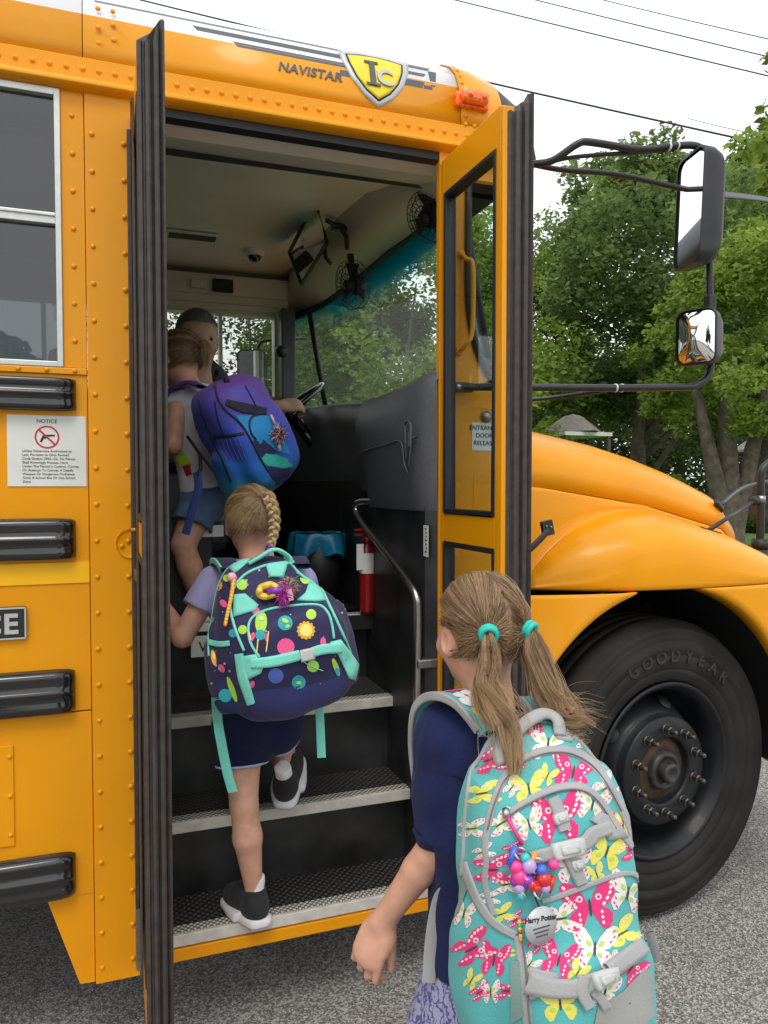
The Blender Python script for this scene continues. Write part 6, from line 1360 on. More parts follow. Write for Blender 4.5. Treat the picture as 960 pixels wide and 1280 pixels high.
# ------------------------------------------------------------------ school bags
SEPARATE = ('webbing', 'webbing_patch', 'strap_patch', 'mesh_panel', 'buckle', 'zip_trim', 'piping', 'edge_piping', 'trim')
class Bag:
    def __init__(s, label, c, yaw, lean, pitch=0., base='backpack'):
        """c centre; yaw turns the front panel to the photo's right, lean tips the top to the left"""
        w_ = -V3(_F)*math.cos(yaw)+V3(_R)*math.sin(yaw); w_ = w_*math.cos(pitch)-np.array([0, 0, 1.])*math.sin(pitch)
        v0 = np.array([0, 0, 1.])*math.cos(lean)-V3(_R)*math.sin(lean); v_ = v0-w_*(v0@w_); v_ /= np.linalg.norm(v_); w_ /= np.linalg.norm(w_)
        s.r = np.cross(v_, w_); s.v = v_; s.w = w_; s.c = V3(c); s.A = np.array([s.r, s.v, s.w]); s.root = empty('backpack', tuple(s.c), label, 'backpack'); s.cols = {}
        s.F = Field(s.c-.33, s.c+.33, .0045)
    def L(s, x, y, z): return s.c+s.r*x+s.v*y+s.w*z
    def ell(s, x, y, z, a, b, c_, p=3., k=.02, mode='add'): s.F.ell(s.L(x, y, z), (a, b, c_), s.A, k, mode, p); return s
    def body(s, m_, warp=.0015, mfun=None):
        if warp: s.F.warp(warp, 60, 2)
        s.o = s.F.build('pack_body', m_, s.root, smooth_it=1, mfun=mfun); me = s.o.data; s.bvh = BVHTree.FromPolygons([v.co[:] for v in me.vertices], [p.vertices[:] for p in me.polygons]); return s.o
    def hit(s, x, y, off=.001):
        r = Vector(_F+_R*(x-480)/FPX-_U*(y-640)/FPX); h = s.bvh.ray_cast(Vector(_C), r.normalized())
        if h[0] is None:
            p = Vector(_C)+r*float((s.c-_C)@_F); h = s.bvh.find_nearest(p)
        n = h[1]; n = -n if n.dot(Vector(_C)-h[0]) < 0 else n
        return h[0]+n*off
    def mb(s, key):
        if key.split('|')[0] in SEPARATE: key = key+'|'+str(len(s.cols))
        if key not in s.cols: s.cols[key] = MB()
        return s.cols[key]
    def poly(s, key, pts, off=.0012, rings=5, th=.0012, sub=7.):
        cx = sum(p[0] for p in pts)/len(pts); cy = sum(p[1] for p in pts)/len(pts); P = []
        for i in range(len(pts)):
            a, b = pts[i], pts[(i+1)%len(pts)]; k = max(1, int(math.hypot(b[0]-a[0], b[1]-a[1])/sub)); P += [(a[0]+(b[0]-a[0])*j/k, a[1]+(b[1]-a[1])*j/k) for j in range(k)]
        rows = [[s.hit(cx+(p[0]-cx)*t, cy+(p[1]-cy)*t, off) for p in P] for t in np.linspace(.03, 1, rings)]; 
        if th > .0015: rows.append([s.hit(p[0], p[1], off-th) for p in P])
        s.mb(key).grid(rows, 0, True, closed=True)
    def blob(s, key, x, y, rx, ry, rot=0, off=.0012, wob=0., n=16, seed=0):
        a = R_(rot); s.poly(key, [(x+math.cos(t)*rx*(1+wob*math.sin(5*t+seed))*math.cos(a)-math.sin(t)*ry*(1+wob*math.sin(5*t+seed))*math.sin(a), y+math.cos(t)*rx*math.sin(a)+math.sin(t)*ry*(1+wob*math.sin(5*t+seed))*math.cos(a)) for t in np.linspace(0, 2*math.pi, n, endpoint=False)], off, 3 if max(rx, ry) < 6 else 5)
    def pipe(s, key, pts, r=.0025, off=None, n=5):
        P = smooth_path([(a, b, 0) for a, b in pts], n); q = [s.hit(p.x, p.y, r*.4 if off is None else off) for p in P]
        if len(q) > 6: q = [q[0]]+[(q[i-1]+q[i]*2+q[i+1])/4 for i in range(1, len(q)-1)]+[q[-1]]
        s.mb(key).tube(q, r, 6)
    def band(s, key, pts, wpx, off=.003, th=.0025, n=5):
        P = [Vector((a, b, 0)) for a, b in pts]; P = smooth_path(P, n); rows = []
        ws = wpx if hasattr(wpx, '__len__') else [wpx, wpx]; wi = np.interp(np.linspace(0, 1, len(P)), np.linspace(0, 1, len(ws)), ws)
        for i, p in enumerate(P):
            t = (P[min(i+1, len(P)-1)]-P[max(i-1, 0)]).normalized(); q = Vector((-t.y, t.x, 0))*wi[i]/2
            rows.append([s.hit(p.x-q.x, p.y-q.y, off-th)]+[s.hit(p.x+q.x*u, p.y+q.y*u, off) for u in (-.96, -.5, 0, .5, .96)]+[s.hit(p.x+q.x, p.y+q.y, off-th)])
        s.mb(key).grid(rows, 0, True)
    def finish(s, mats):
        me = s.o.data; slots = []; body = MB(); body.v = [tuple(v.co) for v in me.vertices]; body.f = [tuple(p.vertices) for p in me.polygons]; body.m = [p.material_index for p in me.polygons]; body.sm = [True]*len(body.f); n0 = len(me.materials); mm = list(me.materials)
        for k, mb in s.cols.items():
            nm = k.split('|')[0]
            if nm in SEPARATE: mb.build(nm, mats['|'.join(k.split('|')[:2])], s.root, fix=False)
            else: mm.append(mats[k]); body.add(mb.v, mb.f, len(mm)-1, True)          # printed pattern belongs to the cloth
        bpy.data.objects.remove(s.o); s.o = body.build('pack_body', mm, s.root, fix=False)
def band3(root, name, path, wvec, w_, th, m_, n=6):
    P = smooth_path(path, n); wv = Vector(wvec).normalized(); rows = []
    for i, p in enumerate(P):
        t = (P[min(i+1, len(P)-1)]-P[max(i-1, 0)]).normalized(); a = (wv-t*wv.dot(t)).normalized(); b = t.cross(a)
        rows.append([p+a*x*w_/2+b*y*th/2 for x, y in ((-1, -.6), (-1, .6), (-.9, 1), (0, 1), (.9, 1), (1, .6), (1, -.6), (.9, -1), (0, -1), (-.9, -1))])
    m = MB(); m.grid(rows, 0, True, closed=True); return m.build(name, m_, root)
def fabric(name, col, **k): return mat(name, col, .62, nscale=10, namt=.05, bump=.22, bscale=330, sheen=.12, spec=.35, **k)
C3 = dict(aqua=fabric('aqua_fabric', (.09, .43, .43)), pink=fabric('hot_pink_print', (.76, .03, .19)), white=fabric('cream_print', (.78, .72, .70)), yellow=fabric('lemon_print', (.74, .68, .11)), grey=fabric('grey_webbing', (.36, .36, .36)), green=fabric('lime_print', (.45, .62, .12)), dark=M['black'], navy=fabric('navy_fabric', (.018, .020, .085)))

# ---- the near pack: aqua with butterflies
b3 = Bag('teal backpack with pink, white and yellow butterflies, worn by the nearest girl', J(683, 1092, 1.085), R_(24), R_(.5), R_(-4))
b3.ell(-.010, -.045, 0, .110, .170, .072, 3.4, .0).ell(-.002, .085, -.012, .092, .125, .058, 2.7, .05).ell(-.008, -.115, .045, .096, .105, .056, 3.4, .03)
b3.ell(.006, .015, .040, .092, .130, .045, 3., .03).ell(.004, -.130, .080, .094, .078, .040, 3.4, .012).ell(.004, .020, .066, .080, .075, .028, 3.0, .012)
b3.ell(-.122, -.12, -.01, .022, .085, .052, 2.6, .012)
b3.body([C3['aqua'], C3['grey']], mfun=lambda Cn: ((((Cn-b3.c)@b3.v) < -.185) & (((Cn-b3.c)@b3.w) > -.04)) | (((Cn-b3.c)@b3.w) < -.055))
def butterfly(B, col, x, y, sz, rot=0, squeeze=1., spots='white'):
    a = R_(rot); ca, sa = math.cos(a), math.sin(a)
    def T(p, q): return (x+(p*squeeze*ca-q*sa)*sz, y+(p*squeeze*sa+q*ca)*sz)
    up_ = [(.04, -.10), (.20, -.48), (.48, -.86), (.78, -1.0), (.98, -.86), (1.0, -.60), (.90, -.30), (.66, -.04), (.34, .06), (.08, .06)]
    lo_ = [(.05, .04), (.34, .02), (.62, .10), (.78, .30), (.74, .58), (.55, .84), (.38, .80), (.22, .50), (.08, .22)]
    for sg in (-1, 1):
        B.poly(col, [T(p*sg, q) for p, q in up_], .0008, 4); B.poly(col, [T(p*sg, q) for p, q in lo_], .0007, 4)
        if col == 'print|pink':
            for k in range(5): t = k/4; px_, py_ = .86-.34*t*t, -.80+.72*t; B.blob('print_spots|w', *T(px_*sg*.98, py_), sz*.055, sz*.085, rot+40*sg, .0012, n=7)
            for k in range(3): B.blob('print_spots|w', *T((.40+.0*k)*sg, .20+.19*k), sz*.05, sz*.07, rot, .0012, n=7)
            B.blob('print_spots|w', *T(.34*sg, -.34), sz*.12, sz*.12, 0, .0011, n=9); B.blob('print|pink2', *T(.34*sg, -.34), sz*.06, sz*.06, 0, .0016, n=7)
        elif col == 'print|white':
            for k, (px_, py_) in enumerate(((.80, -.78), (.84, -.54), (.70, -.32), (.56, .30), (.60, .52), (.44, .66))): B.blob('print_spots|p', *T(px_*sg, py_), sz*.035, sz*.085, rot+35*sg, .0012, n=7)
            B.blob('print_spots|g', *T(.28*sg, -.22), sz*.17, sz*.10, rot-50*sg, .0011, n=9); B.blob('print_spots|g', *T(.24*sg, .26), sz*.13, sz*.08, rot+50*sg, .0011, n=9)
        else:
            for k in range(4): t = k/3; B.blob('print_spots|w', *T((.80-.20*t)*sg, -.78+.62*t), sz*.05, sz*.07, rot+35*sg, .0012, n=7)
            B.blob('print_spots|g', *T(.36*sg, .28), sz*.14, sz*.10, 0, .0011, n=9)
    B.blob('print_spots|d', x, y, sz*.05, sz*.34, rot, .0016, n=8)
Bf = [('white', 685, 930, 21, 5, 1), ('pink', 716, 966, 23, 10, 1), ('yellow', 661, 986, 19, -10, 1), ('yellow', 684, 970, 12, 25, .8), ('pink', 697, 1024, 30, -6, .9), ('white', 740, 1006, 19, 12, 1), ('white', 757, 985, 17, 55, .8), ('white', 729, 921, 15, 60, .8), ('pink', 613, 950, 22, 70, .7), ('yellow', 603, 992, 20, 80, .6), ('white', 626, 1030, 18, 60, .7), ('white', 661, 1030, 19, -15, .9), ('white', 590, 1036, 17, 85, .6), ('pink', 640, 953, 14, 80, .6),
      ('pink', 615, 1087, 24, 88, .7), ('white', 634, 1105, 18, 80, .6), ('white', 716, 1082, 22, -8, 1), ('yellow', 758, 1064, 22, 18, .9), ('pink', 789, 1062, 16, 70, .8), ('white', 784, 1116, 24, 10, .85), ('pink', 737, 1134, 30, -8, 1), ('white', 700, 1148, 22, 80, .8), ('yellow', 778, 1166, 19, 60, .8), ('white', 743, 1186, 25, 3, .95), ('pink', 698, 1200, 23, 15, .9), ('yellow', 700, 1254, 22, -5, 1), ('pink', 787, 1212, 19, 35, .8), ('white', 756, 1238, 18, 10, .9),
      ('pink', 590, 1186, 25, 62, .7), ('pink', 618, 1200, 20, 10, .8), ('white', 581, 1142, 17, 15, .7), ('pink', 635, 1238, 20, 85, .5), ('white', 614, 1240, 14, 0, .7), ('yellow', 628, 1142, 14, 70, .7), ('white', 612, 1122, 12, 85, .6), ('yellow', 590, 1225, 12, 30, .7), ('pink', 644, 1150, 12, 60, .6), ('white', 662, 1205, 12, 40, .8), ('yellow', 667, 1160, 12, 20, .8), ('pink', 765, 1030, 12, 40, .8), ('yellow', 778, 1030, 12, 0, .8), ('pink', 668, 905, 14, 0, .8), ('white', 604, 1065, 13, 70, .6), ('pink', 672, 1180, 13, 50, .7), ('white', 771, 1205, 13, 30, .8), ('yellow', 745, 1092, 12, -20, .8), ('yellow', 722, 1215, 13, 30, .8), ('pink', 600, 1240, 14, 60, .6), ('white', 750, 940, 13, 50, .7), ('pink', 640, 1062, 13, 75, .6), ('yellow', 646, 1190, 10, 80, .5), ('white', 640, 985, 12, 40, .7)]
for cl, x, y, sz, rt, sq in Bf: butterfly(b3, 'print|'+cl, x, y, sz*1.18, rt, sq)
Z = lambda pts, ox, oy: [(ox+a/3.2, oy+b/3.2) for a, b in pts]
b3.band('zip_trim|g', Z([(215, 660), (222, 600), (245, 500), (285, 400), (340, 335), (400, 300), (480, 282), (560, 288), (640, 335), (700, 410), (760, 520), (805, 640)], 540, 850), [8, 9, 10, 11, 10, 8], .0022)
b3.band('zip_trim|g', Z([(305, 545), (350, 505), (450, 452), (540, 428), (610, 436), (670, 485), (735, 585), (800, 665)], 540, 850), 9, .0030)
b3.band('zip_trim|g', Z([(440, 245), (560, 203), (680, 157), (760, 133), (812, 140), (838, 190), (850, 300), (845, 390)], 540, 1050), 6, .0030)
b3.band('zip_trim|g', Z([(210, 5), (218, 90), (215, 180), (250, 300)], 540, 1050), 7, .002); b3.band('zip_trim|g', Z([(125, 90), (150, 160), (190, 250), (250, 330), (335, 380)], 540, 1050), 10, .003)
b3.band('zip_trim|g', Z([(345, 380), (362, 500), (372, 620), (385, 735)], 540, 1050), 12, .0025); b3.pipe('zip_coil|d', Z([(352, 340), (375, 500), (384, 620), (398, 735)], 540, 1050), .0013, .0042)
b3.pipe('zip_coil|d', Z([(312, 548), (352, 515), (452, 462), (540, 440), (608, 448), (664, 494), (728, 595)], 540, 850), .0011, .0042); b3.pipe('zip_coil|d', Z([(228, 600), (252, 500), (292, 405), (345, 345), (402, 311), (480, 293), (558, 299), (634, 345), (692, 416), (750, 525)], 540, 850), .0011, .0036)
b3.pipe('edge_piping|g', [(613, 908), (594, 940), (586, 985), (581, 1030), (580, 1065), (577, 1095)], .0042, .0); b3.pipe('edge_piping|g', [(722, 908), (738, 935), (757, 970), (777, 1012), (795, 1055), (803, 1095), (808, 1140)], .0035, .0)
b3.band('webbing|g', Z([(395, 72), (470, 52), (600, 10)], 540, 1050)+Z([(640, 612), (700, 590)], 540, 850), 17, .008, .006); b3.poly('webbing_patch|g', Z([(630, 560), (668, 530), (705, 545), (775, 628), (700, 640), (690, 600)], 540, 850), .005, 4, .005)
b3.band('webbing|g', Z([(478, 470), (505, 530), (528, 600)], 540, 850), 15, .006, .005); b3.band('webbing|g', Z([(540, 65), (566, 115), (592, 172)], 540, 1050), 15, .006, .005)
b3.band('webbing|g', Z([(385, 560), (460, 585), (560, 590), (640, 560)], 540, 1050), [30, 24, 22, 20], .008, .007); b3.band('webbing|g', Z([(700, 520), (770, 470), (835, 425)], 540, 1050), 20, .008, .007)
b3.band('webbing|g', Z([(600, 540), (590, 600), (620, 660)], 540, 1050), 14, .009, .004); b3.band('webbing|g', Z([(600, 570), (660, 620), (690, 665)], 540, 1050), 12, .006, .004)
b3.poly('webbing_patch|g', Z([(390, 500), (440, 520), (500, 530), (500, 560), (395, 640), (385, 560)], 540, 1050), .006, 4, .005); b3.poly('webbing_patch|g', Z([(270, 205), (330, 215), (355, 275), (300, 330), (262, 350), (245, 300)], 540, 850), .004, 4, .004); b3.poly('webbing_patch|g', Z([(490, 170), (550, 168), (555, 250), (500, 240)], 540, 850), .004, 4, .004)
b3.poly('mesh_panel|m', Z([(90, 190), (130, 130), (150, 180), (110, 290), (75, 330)], 540, 1050), .0018, 4); b3.poly('mesh_panel|m', Z([(315, 480), (350, 480), (368, 700), (320, 730)], 540, 1050), .003, 4)
def buckle(B, key, quad, off):
    B.poly(key, quad, off, 4, .010); cx = sum(p[0] for p in quad)/4; cy = sum(p[1] for p in quad)/4; B.poly(key, [(cx+(x-cx)*.55, cy+(y-cy)*.55) for x, y in quad], off+.0025, 3, .003)
buckle(b3, 'buckle|b', Z([(468, 15), (585, -15), (598, 45), (478, 78)], 540, 1050), .014); buckle(b3, 'buckle|b', Z([(480, 540), (530, 522), (540, 560), (490, 580)], 540, 850), .009); buckle(b3, 'buckle|b', Z([(545, 82), (590, 70), (600, 105), (556, 118)], 540, 1050), .009); buckle(b3, 'buckle|b', Z([(622, 530), (715, 500), (722, 545), (636, 590)], 540, 1050), .015)
bk = mat('translucent_grey_buckle', (.52, .53, .52), .32)
b3.poly('base|g', Z([(640, 770), (662, 665), (760, 605), (850, 510), (900, 540), (905, 680), (800, 790)], 540, 1050), .0014, 6)
b3.finish({'base|g': fabric('dull_grey_base', (.33, .33, .32)), 'print|pink': C3['pink'], 'print|pink2': C3['pink'], 'print|white': C3['white'], 'print|yellow': C3['yellow'], 'print_spots|w': C3['white'], 'print_spots|p': C3['pink'], 'print_spots|g': C3['green'], 'print_spots|d': fabric('dark_print', (.05, .05, .06)), 'zip_trim|g': C3['grey'], 'zip_coil|d': fabric('zip_grey', (.16, .16, .17)), 'edge_piping|g': C3['grey'], 'webbing|g': C3['grey'], 'webbing_patch|g': C3['grey'], 'mesh_panel|m': fabric('grey_green_mesh', (.20, .30, .28)), 'buckle|b': bk})
hp_ = [b3.hit(636, 932, .003), b3.hit(643, 924, .010), b3.hit(660, 914, .016), b3.hit(682, 906, .017), b3.hit(695, 909, .013), b3.hit(699, 921, .003)]
m = MB(); m.tube(smooth_path(hp_, 5), .0095, 10, flat=(.55, tuple(b3.w*.6+b3.v*.6))); m.build('carry_handle', C3['grey'], b3.root)
s, f, u = (V3(x) for x in B3)
for nm, pth in (('left', [J(616, 912, 1.150), J(602, 893, 1.165), J(585, 876, 1.185), J(564, 868, 1.215), J(545, 873, 1.262), J(533, 893, 1.295), J(531, 940, 1.325), J(541, 1010, 1.33), J(555, 1075, 1.30), J(568, 1120, 1.22)]), ('right', [J(690, 905, 1.150), J(682, 890, 1.17), J(674, 880, 1.20), J(668, 874, 1.245), J(670, 885, 1.30), J(680, 940, 1.33), J(700, 1050, 1.31)])):
    o = band3(b3.root, 'shoulder_strap', pth, s, .050, .012, C3['aqua'])
    band3(o, 'strap_edge', [p-s*.0255 for p in pth], s, .006, .014, C3['grey']); band3(o, 'strap_edge', [p+s*.0255 for p in pth], s, .006, .014, C3['grey'])
    if nm == 'left':
        for (x_, y_, c_, sz_) in ((590, 881, 'white', .020), (572, 870, 'white', .017), (605, 897, 'yellow', .016), (550, 870, 'pink', .014)):
            q = MB(); k = min(range(len(pth)), key=lambda i: abs(px_of(pth[i])[0]-x_)) if False else None
            pp = smooth_path(pth, 6); bpt = min(pp, key=lambda p: (Vector(p)-Vector(J(x_, y_, 1.19))).length); i_ = pp.index(bpt); t_ = (pp[min(i_+1, len(pp)-1)]-pp[max(i_-1, 0)]).normalized(); a_ = (Vector(s)-t_*Vector(s).dot(t_)).normalized(); n_ = t_.cross(a_); n_ = n_ if n_.z > 0 else -n_
            for sg in (-1, 1): 
                cc_ = bpt+a_*sg*sz_*.5+n_*.0072; q.add([cc_]+[cc_+a_*math.cos(h)*sz_*.5+t_*math.sin(h)*sz_*.62*(1+.2*math.sin(3*h)) for h in np.linspace(0, 2*math.pi, 14, endpoint=False)], [(0, 1+i, 1+(i+1)%14) for i in range(14)])
            q.build('strap_print', C3[c_], o)
band3(b3.root, 'dangling_strap', [J(566, 1105, 1.20), J(551, 1120, 1.21), J(543, 1150, 1.215), J(538, 1190, 1.215), J(536, 1228, 1.21)], _R, .021, .0025, C3['grey'])
band3(b3.root, 'dangling_strap', [J(812, 1165, 1.10), J(818, 1185, 1.11), J(820, 1200, 1.12)], _R, .012, .0025, C3['grey'])
# zip pull
m = MB(); m.tube([b3.hit(634, 1020, .006), b3.hit(642, 1036, .008), b3.hit(652, 1054, .009)], .0028, 6); m.build('zip_pull', mat('pink_cord', (.75, .05, .25), .5), b3.root); m = MB(); m.tube([b3.hit(633, 1012, .004), b3.hit(634, 1022, .006)], .005, 8); m.build('zip_slider', M['steel'], b3.root)

# charms and the round tag that hang from it
def charms(name, label, cat, items, B, lift=.012):
    r_ = empty(name, tuple(B.hit(*items[0][:2], lift)), label, cat)
    for kind, x, y, col, sz in [(i[4] if len(i) > 4 else 'bead', i[0], i[1], i[2], i[3]) for i in items]:
        m = MB(); p = B.hit(x, y, lift)
        if kind == 'bead': m.ball(tuple(p), sz, 12)
        elif kind == 'ring': m.tube([p+Vector(B.r)*math.cos(a)*sz+Vector(B.v)*math.sin(a)*sz+Vector(B.w)*.004*math.sin(2*a) for a in np.linspace(0, 6.2832, 21)], sz*.16, 6, caps=False)
        elif kind == 'bar': m.tube([p-Vector(B.r)*sz*.6-Vector(B.v)*sz, p+Vector(B.r)*sz*.5+Vector(B.v)*sz], sz*.42, 10)
        elif kind == 'heart':
            m.ball(tuple(p+Vector(B.r)*sz*.4), sz*.6, 10); m.ball(tuple(p-Vector(B.r)*sz*.4), sz*.6, 10); m.tube([p, p-Vector(B.v)*sz*1.3], [sz*.8, sz*.1], 10)
        m.build(kind, cmat(col), r_)
    return r_
_cm = {}
def cmat(c):
    if c not in _cm: _cm[c] = mat('charm_%s' % c, dict(blue=(.05, .12, .55), pink=(.80, .04, .28), orange=(.85, .30, .02), red=(.60, .02, .02), purple=(.22, .03, .40), teal=(.04, .50, .48), silver=(.6, .6, .6), lilac=(.45, .32, .65), yellow=(.85, .55, .05), black=(.02, .02, .02), green=(.1, .5, .15), blush=(.80, .40, .45))[c], .3, metal=.9 if c == 'silver' else 0., coat=.4)
    return _cm[c]
kc = charms('keychain_bundle', 'bright bundle of pink, blue and red keychain charms on the teal backpack', 'keychain', [(648, 1062, 'silver', .007, 'ring'), (641, 1064, 'blue', .011, 'bar'), (645, 1078, 'pink', .010), (650, 1090, 'pink', .011), (655, 1068, 'teal', .007), (660, 1078, 'lilac', .010), (664, 1070, 'orange', .008, 'bar'), (668, 1078, 'silver', .009, 'ring'), (660, 1096, 'purple', .009), (668, 1100, 'red', .012, 'heart'), (676, 1094, 'red', .010), (674, 1084, 'blue', .008), (684, 1100, 'red', .009, 'bar'), (672, 1110, 'silver', .008, 'ring'), (650, 1104, 'lilac', .008), (653, 1114, 'teal', .006), (663, 1088, 'silver', .010, 'ring'), (678, 1104, 'lilac', .007), (645, 1096, 'purple', .007), (686, 1078, 'pink', .007), (658, 1108, 'silver', .007, 'ring')], b3, .016)
rt = empty('round_tag', tuple(b3.hit(673, 1150, .01)), 'round silver grey tag hanging on the teal backpack', 'tag'); n_ = Vector(b3.w); c_ = b3.hit(673, 1152, .012)
m = MB(); m.lathe([(.0, -.001), (.0235, -.001), (.0235, .001), (.0, .001)], c_, n_, 36); m.build('disc', mat('pale_silver_card', (.52, .52, .54), .4, metal=.2), rt)
text('tag_lettering', 'Harry Potter', .0092, c_+Vector(b3.v)*.006+n_*.0014, tuple(b3.r*1.+b3.v*-.10), tuple(b3.v), M['ink'], rt, depth=.0002, align='CENTER', bold=True); m = MB()
for i in range(3): m.obox(c_-Vector(b3.v)*(.002+.005*i)+n_*.0013, Vector(b3.r)*(.013-.002*i), Vector(b3.v)*.0009, n_*.0002)
m.build('tag_print', M['decal_grey'], rt); m = MB(); m.tube([c_+Vector(b3.v)*.021, b3.hit(668, 1118, .010)], .0014, 6); m.build('tag_cord', M['black'], rt)
bc = empty('bead_chain', tuple(b3.hit(650, 1160, .004)), 'tiny chain of yellow, red and green beads beside the round tag', 'bead chain')
for i, cl in enumerate(('yellow', 'green', 'yellow', 'red', 'yellow', 'orange')): m = MB(); m.ball(tuple(b3.hit(650+.3*i, 1150+4.4*i, .006)), .0028, 8); m.build('bead', cmat(cl), bc)

# ---- planet pack
C2 = dict(navy=fabric('midnight_fabric', (.022, .018, .075)), navy2=fabric('royal_navy_fabric', (.018, .020, .095)), mint=fabric('mint_webbing', (.20, .68, .55)), lime=fabric('lime_planet', (.42, .72, .08)), orange=fabric('orange_sun', (.90, .42, .03)), sun=fabric('yellow_sun', (.92, .78, .20)), pink=fabric('pink_planet', (.85, .10, .28)), blue=fabric('blue_planet', (.08, .14, .48)), teal=fabric('teal_planet', (.03, .36, .42)), white=C3['white'], grey=C3['grey'])
b2 = Bag('navy planet print backpack with mint straps, worn by the girl with the braid', J(351, 794, 1.83), R_(16), R_(12), R_(-2))
b2.ell(-.002, -.040, -.01, .152, .138, .085, 3.2, .0).ell(-.022, .085, -.02, .105, .112, .070, 2.5, .05).ell(.010, -.050, .045, .132, .130, .066, 3.2, .03).ell(.016, -.015, .095, .115, .078, .035, 3., .012).ell(-.165, -.06, -.02, .024, .09, .06, 2.6, .015).ell(.155, -.07, -.02, .018, .09, .06, 2.6, .015)
Z2 = lambda pts: [(250+a/4.571, 680+b/4.571) for a, b in pts]; z2 = lambda a, b: (250+a/4.571, 680+b/4.571)
b2.body([C2['navy'], C2['navy2']], mfun=lambda Cn: (((Cn-b2.c)@b2.v)+.10*((Cn-b2.c)@b2.r)) < -.128)
b2.pipe('piping|m', Z2([(255, 610), (205, 490), (176, 370), (188, 265), (250, 182), (330, 140), (410, 116), (520, 110), (615, 150), (685, 240), (735, 345), (785, 450), (850, 600), (880, 720)]), .0035); b2.pipe('piping|m', Z2([(340, 645), (290, 565), (278, 470), (310, 412), (400, 373), (550, 352), (675, 350), (728, 390), (752, 455), (765, 540)]), .0032)
b2.pipe('piping|m', Z2([(50, 640), (48, 500), (52, 300), (75, 200), (150, 120)]), .003, 0)
b2.band('webbing|m', Z2([(300, 680), (420, 668), (570, 632)]), [12, 13, 12], .009, .008); b2.band('webbing|m', Z2([(640, 618), (700, 600), (800, 590)]), 12, .009, .008); b2.band('webbing|m', Z2([(225, 625), (250, 760), (295, 910)]), [10, 12, 9], .006, .005)
for q in ([(245, 640), (320, 628), (365, 700), (350, 735), (270, 780)], [(195, 290), (260, 285), (335, 350), (320, 380), (195, 418)], [(620, 225), (670, 208), (718, 325), (660, 330), (555, 325), (600, 285)], [(740, 560), (800, 545), (900, 690), (880, 775), (850, 770), (790, 640)], [(165, 140), (260, 80), (290, 95), (200, 170)], [(375, 120), (500, 100), (475, 190), (395, 190)]): b2.poly('strap_patch|m', Z2(q), .005, 4, .004)
b2.band('webbing|m', Z2([(50, 560), (110, 572), (175, 566)]), 7, .003, .003)
b2.poly('buckle|b', Z2([(568, 605), (645, 590), (652, 650), (575, 668)]), .014, 4, .01)
def pl(key, x, y, r, rot=0, ry=None, off=.0012): b2.blob(key, *z2(x, y), r/4.571, (ry or r)/4.571, rot, off)
def sunp(x, y, r): b2.poly('planet|orange', [(z2(x, y)[0]+math.cos(t)*r/4.571*(1+.08*math.sin(13*t)), z2(x, y)[1]+math.sin(t)*r/4.571*(1+.08*math.sin(13*t))) for t in np.linspace(0, 6.2832, 78, endpoint=False)], .0010, 4); pl('planet|sun', x, y, r*.72, off=.0022)
sunp(95, 235, 34); sunp(605, 493, 50)
for a in (('lime', 240, 232, 31), ('lime', 153, 196, 20), ('lime', 635, 403, 29), ('lime', 603, 198, 32), ('lime', 245, 490, 26), ('lime', 645, 697, 34), ('teal', 487, 452, 42), ('teal', 563, 788, 40), ('teal', 145, 865, 38), ('teal', 60, 430, 24), ('pink', 490, 588, 50), ('blue', 433, 752, 44), ('pink', 318, 380, 22), ('teal', 190, 510, 24), ('lime', 60, 390, 16)): pl('planet|'+a[0], *a[1:])
for x, y, rr, rot in ((703, 558, 17, 0), (135, 340, 17, -40), (125, 710, 17, -30), (190, 205, 22, 20), (300, 800, 14, 10)): pl('planet|pink', x, y, rr, rot, rr*1.5)
pl('planet|lime', 487, 440, 20, 20, 11, .0024); pl('planet|lime', 500, 470, 13, -20, 9, .0024); pl('planet|lime', 563, 790, 16, 0, 10, .0024); pl('planet|lime', 775, 700, 15, -20, 52); pl('planet|teal', 785, 730, 12, -15, 26, .0022); pl('planet|lime', 185, 830, 16, -20, 78); pl('planet|orange', 80, 650, 15, -10, 46); pl('planet|sun', 84, 640, 9, -10, 22, .0022)
b2.pipe('ring|t', Z2([(545, 168), (590, 190), (640, 222)]), .0012, .003); b2.pipe('ring|t', Z2([(590, 672), (645, 700), (700, 720)]), .0012, .003)
pl('rocket|lime', 350, 448, 34, 4, 62); pl('rocket|teal', 345, 520, 28, 4, 30, .002); pl('rocket|white', 354, 430, 12, 0, 12, .003); pl('rocket|pink', 302, 530, 12, 15, 26); pl('rocket|pink', 380, 535, 12, -15, 26)
for a in (([(333, 545), (325, 620)]), ([(392, 500), (378, 615)]), ([(285, 510), (292, 550)])): b2.pipe('rocket|sun', Z2([a[0], ((a[0][0]+a[1][0])/2, (a[0][1]+a[1][1])/2), a[1]]), .0016, .0025)
for i in range(60): x, y = random.uniform(60, 840), random.uniform(150, 800); pl('star|white', x, y, random.choice((3, 3, 4, 7)), off=.0015)
b2.poly('base|n', Z2([(280, 850), (380, 828), (600, 808), (740, 772), (850, 742), (885, 770), (850, 870), (600, 960), (350, 1000), (290, 940)]), .0012, 6)
b2.finish({'base|n': fabric('plain_navy_base', (.026, .028, .125)), 'piping|m': C2['mint'], 'webbing|m': C2['mint'], 'strap_patch|m': C2['mint'], 'buckle|b': bk, 'planet|orange': C2['orange'], 'planet|sun': C2['sun'], 'planet|lime': C2['lime'], 'planet|teal': C2['teal'], 'planet|pink': C2['pink'], 'planet|blue': C2['blue'], 'ring|t': C2['mint'], 'rocket|lime': C2['lime'], 'rocket|teal': C2['teal'], 'rocket|white': C2['white'], 'rocket|pink': C2['pink'], 'rocket|sun': C2['sun'], 'star|white': C2['grey']})
s, f, u = (V3(x) for x in B2)
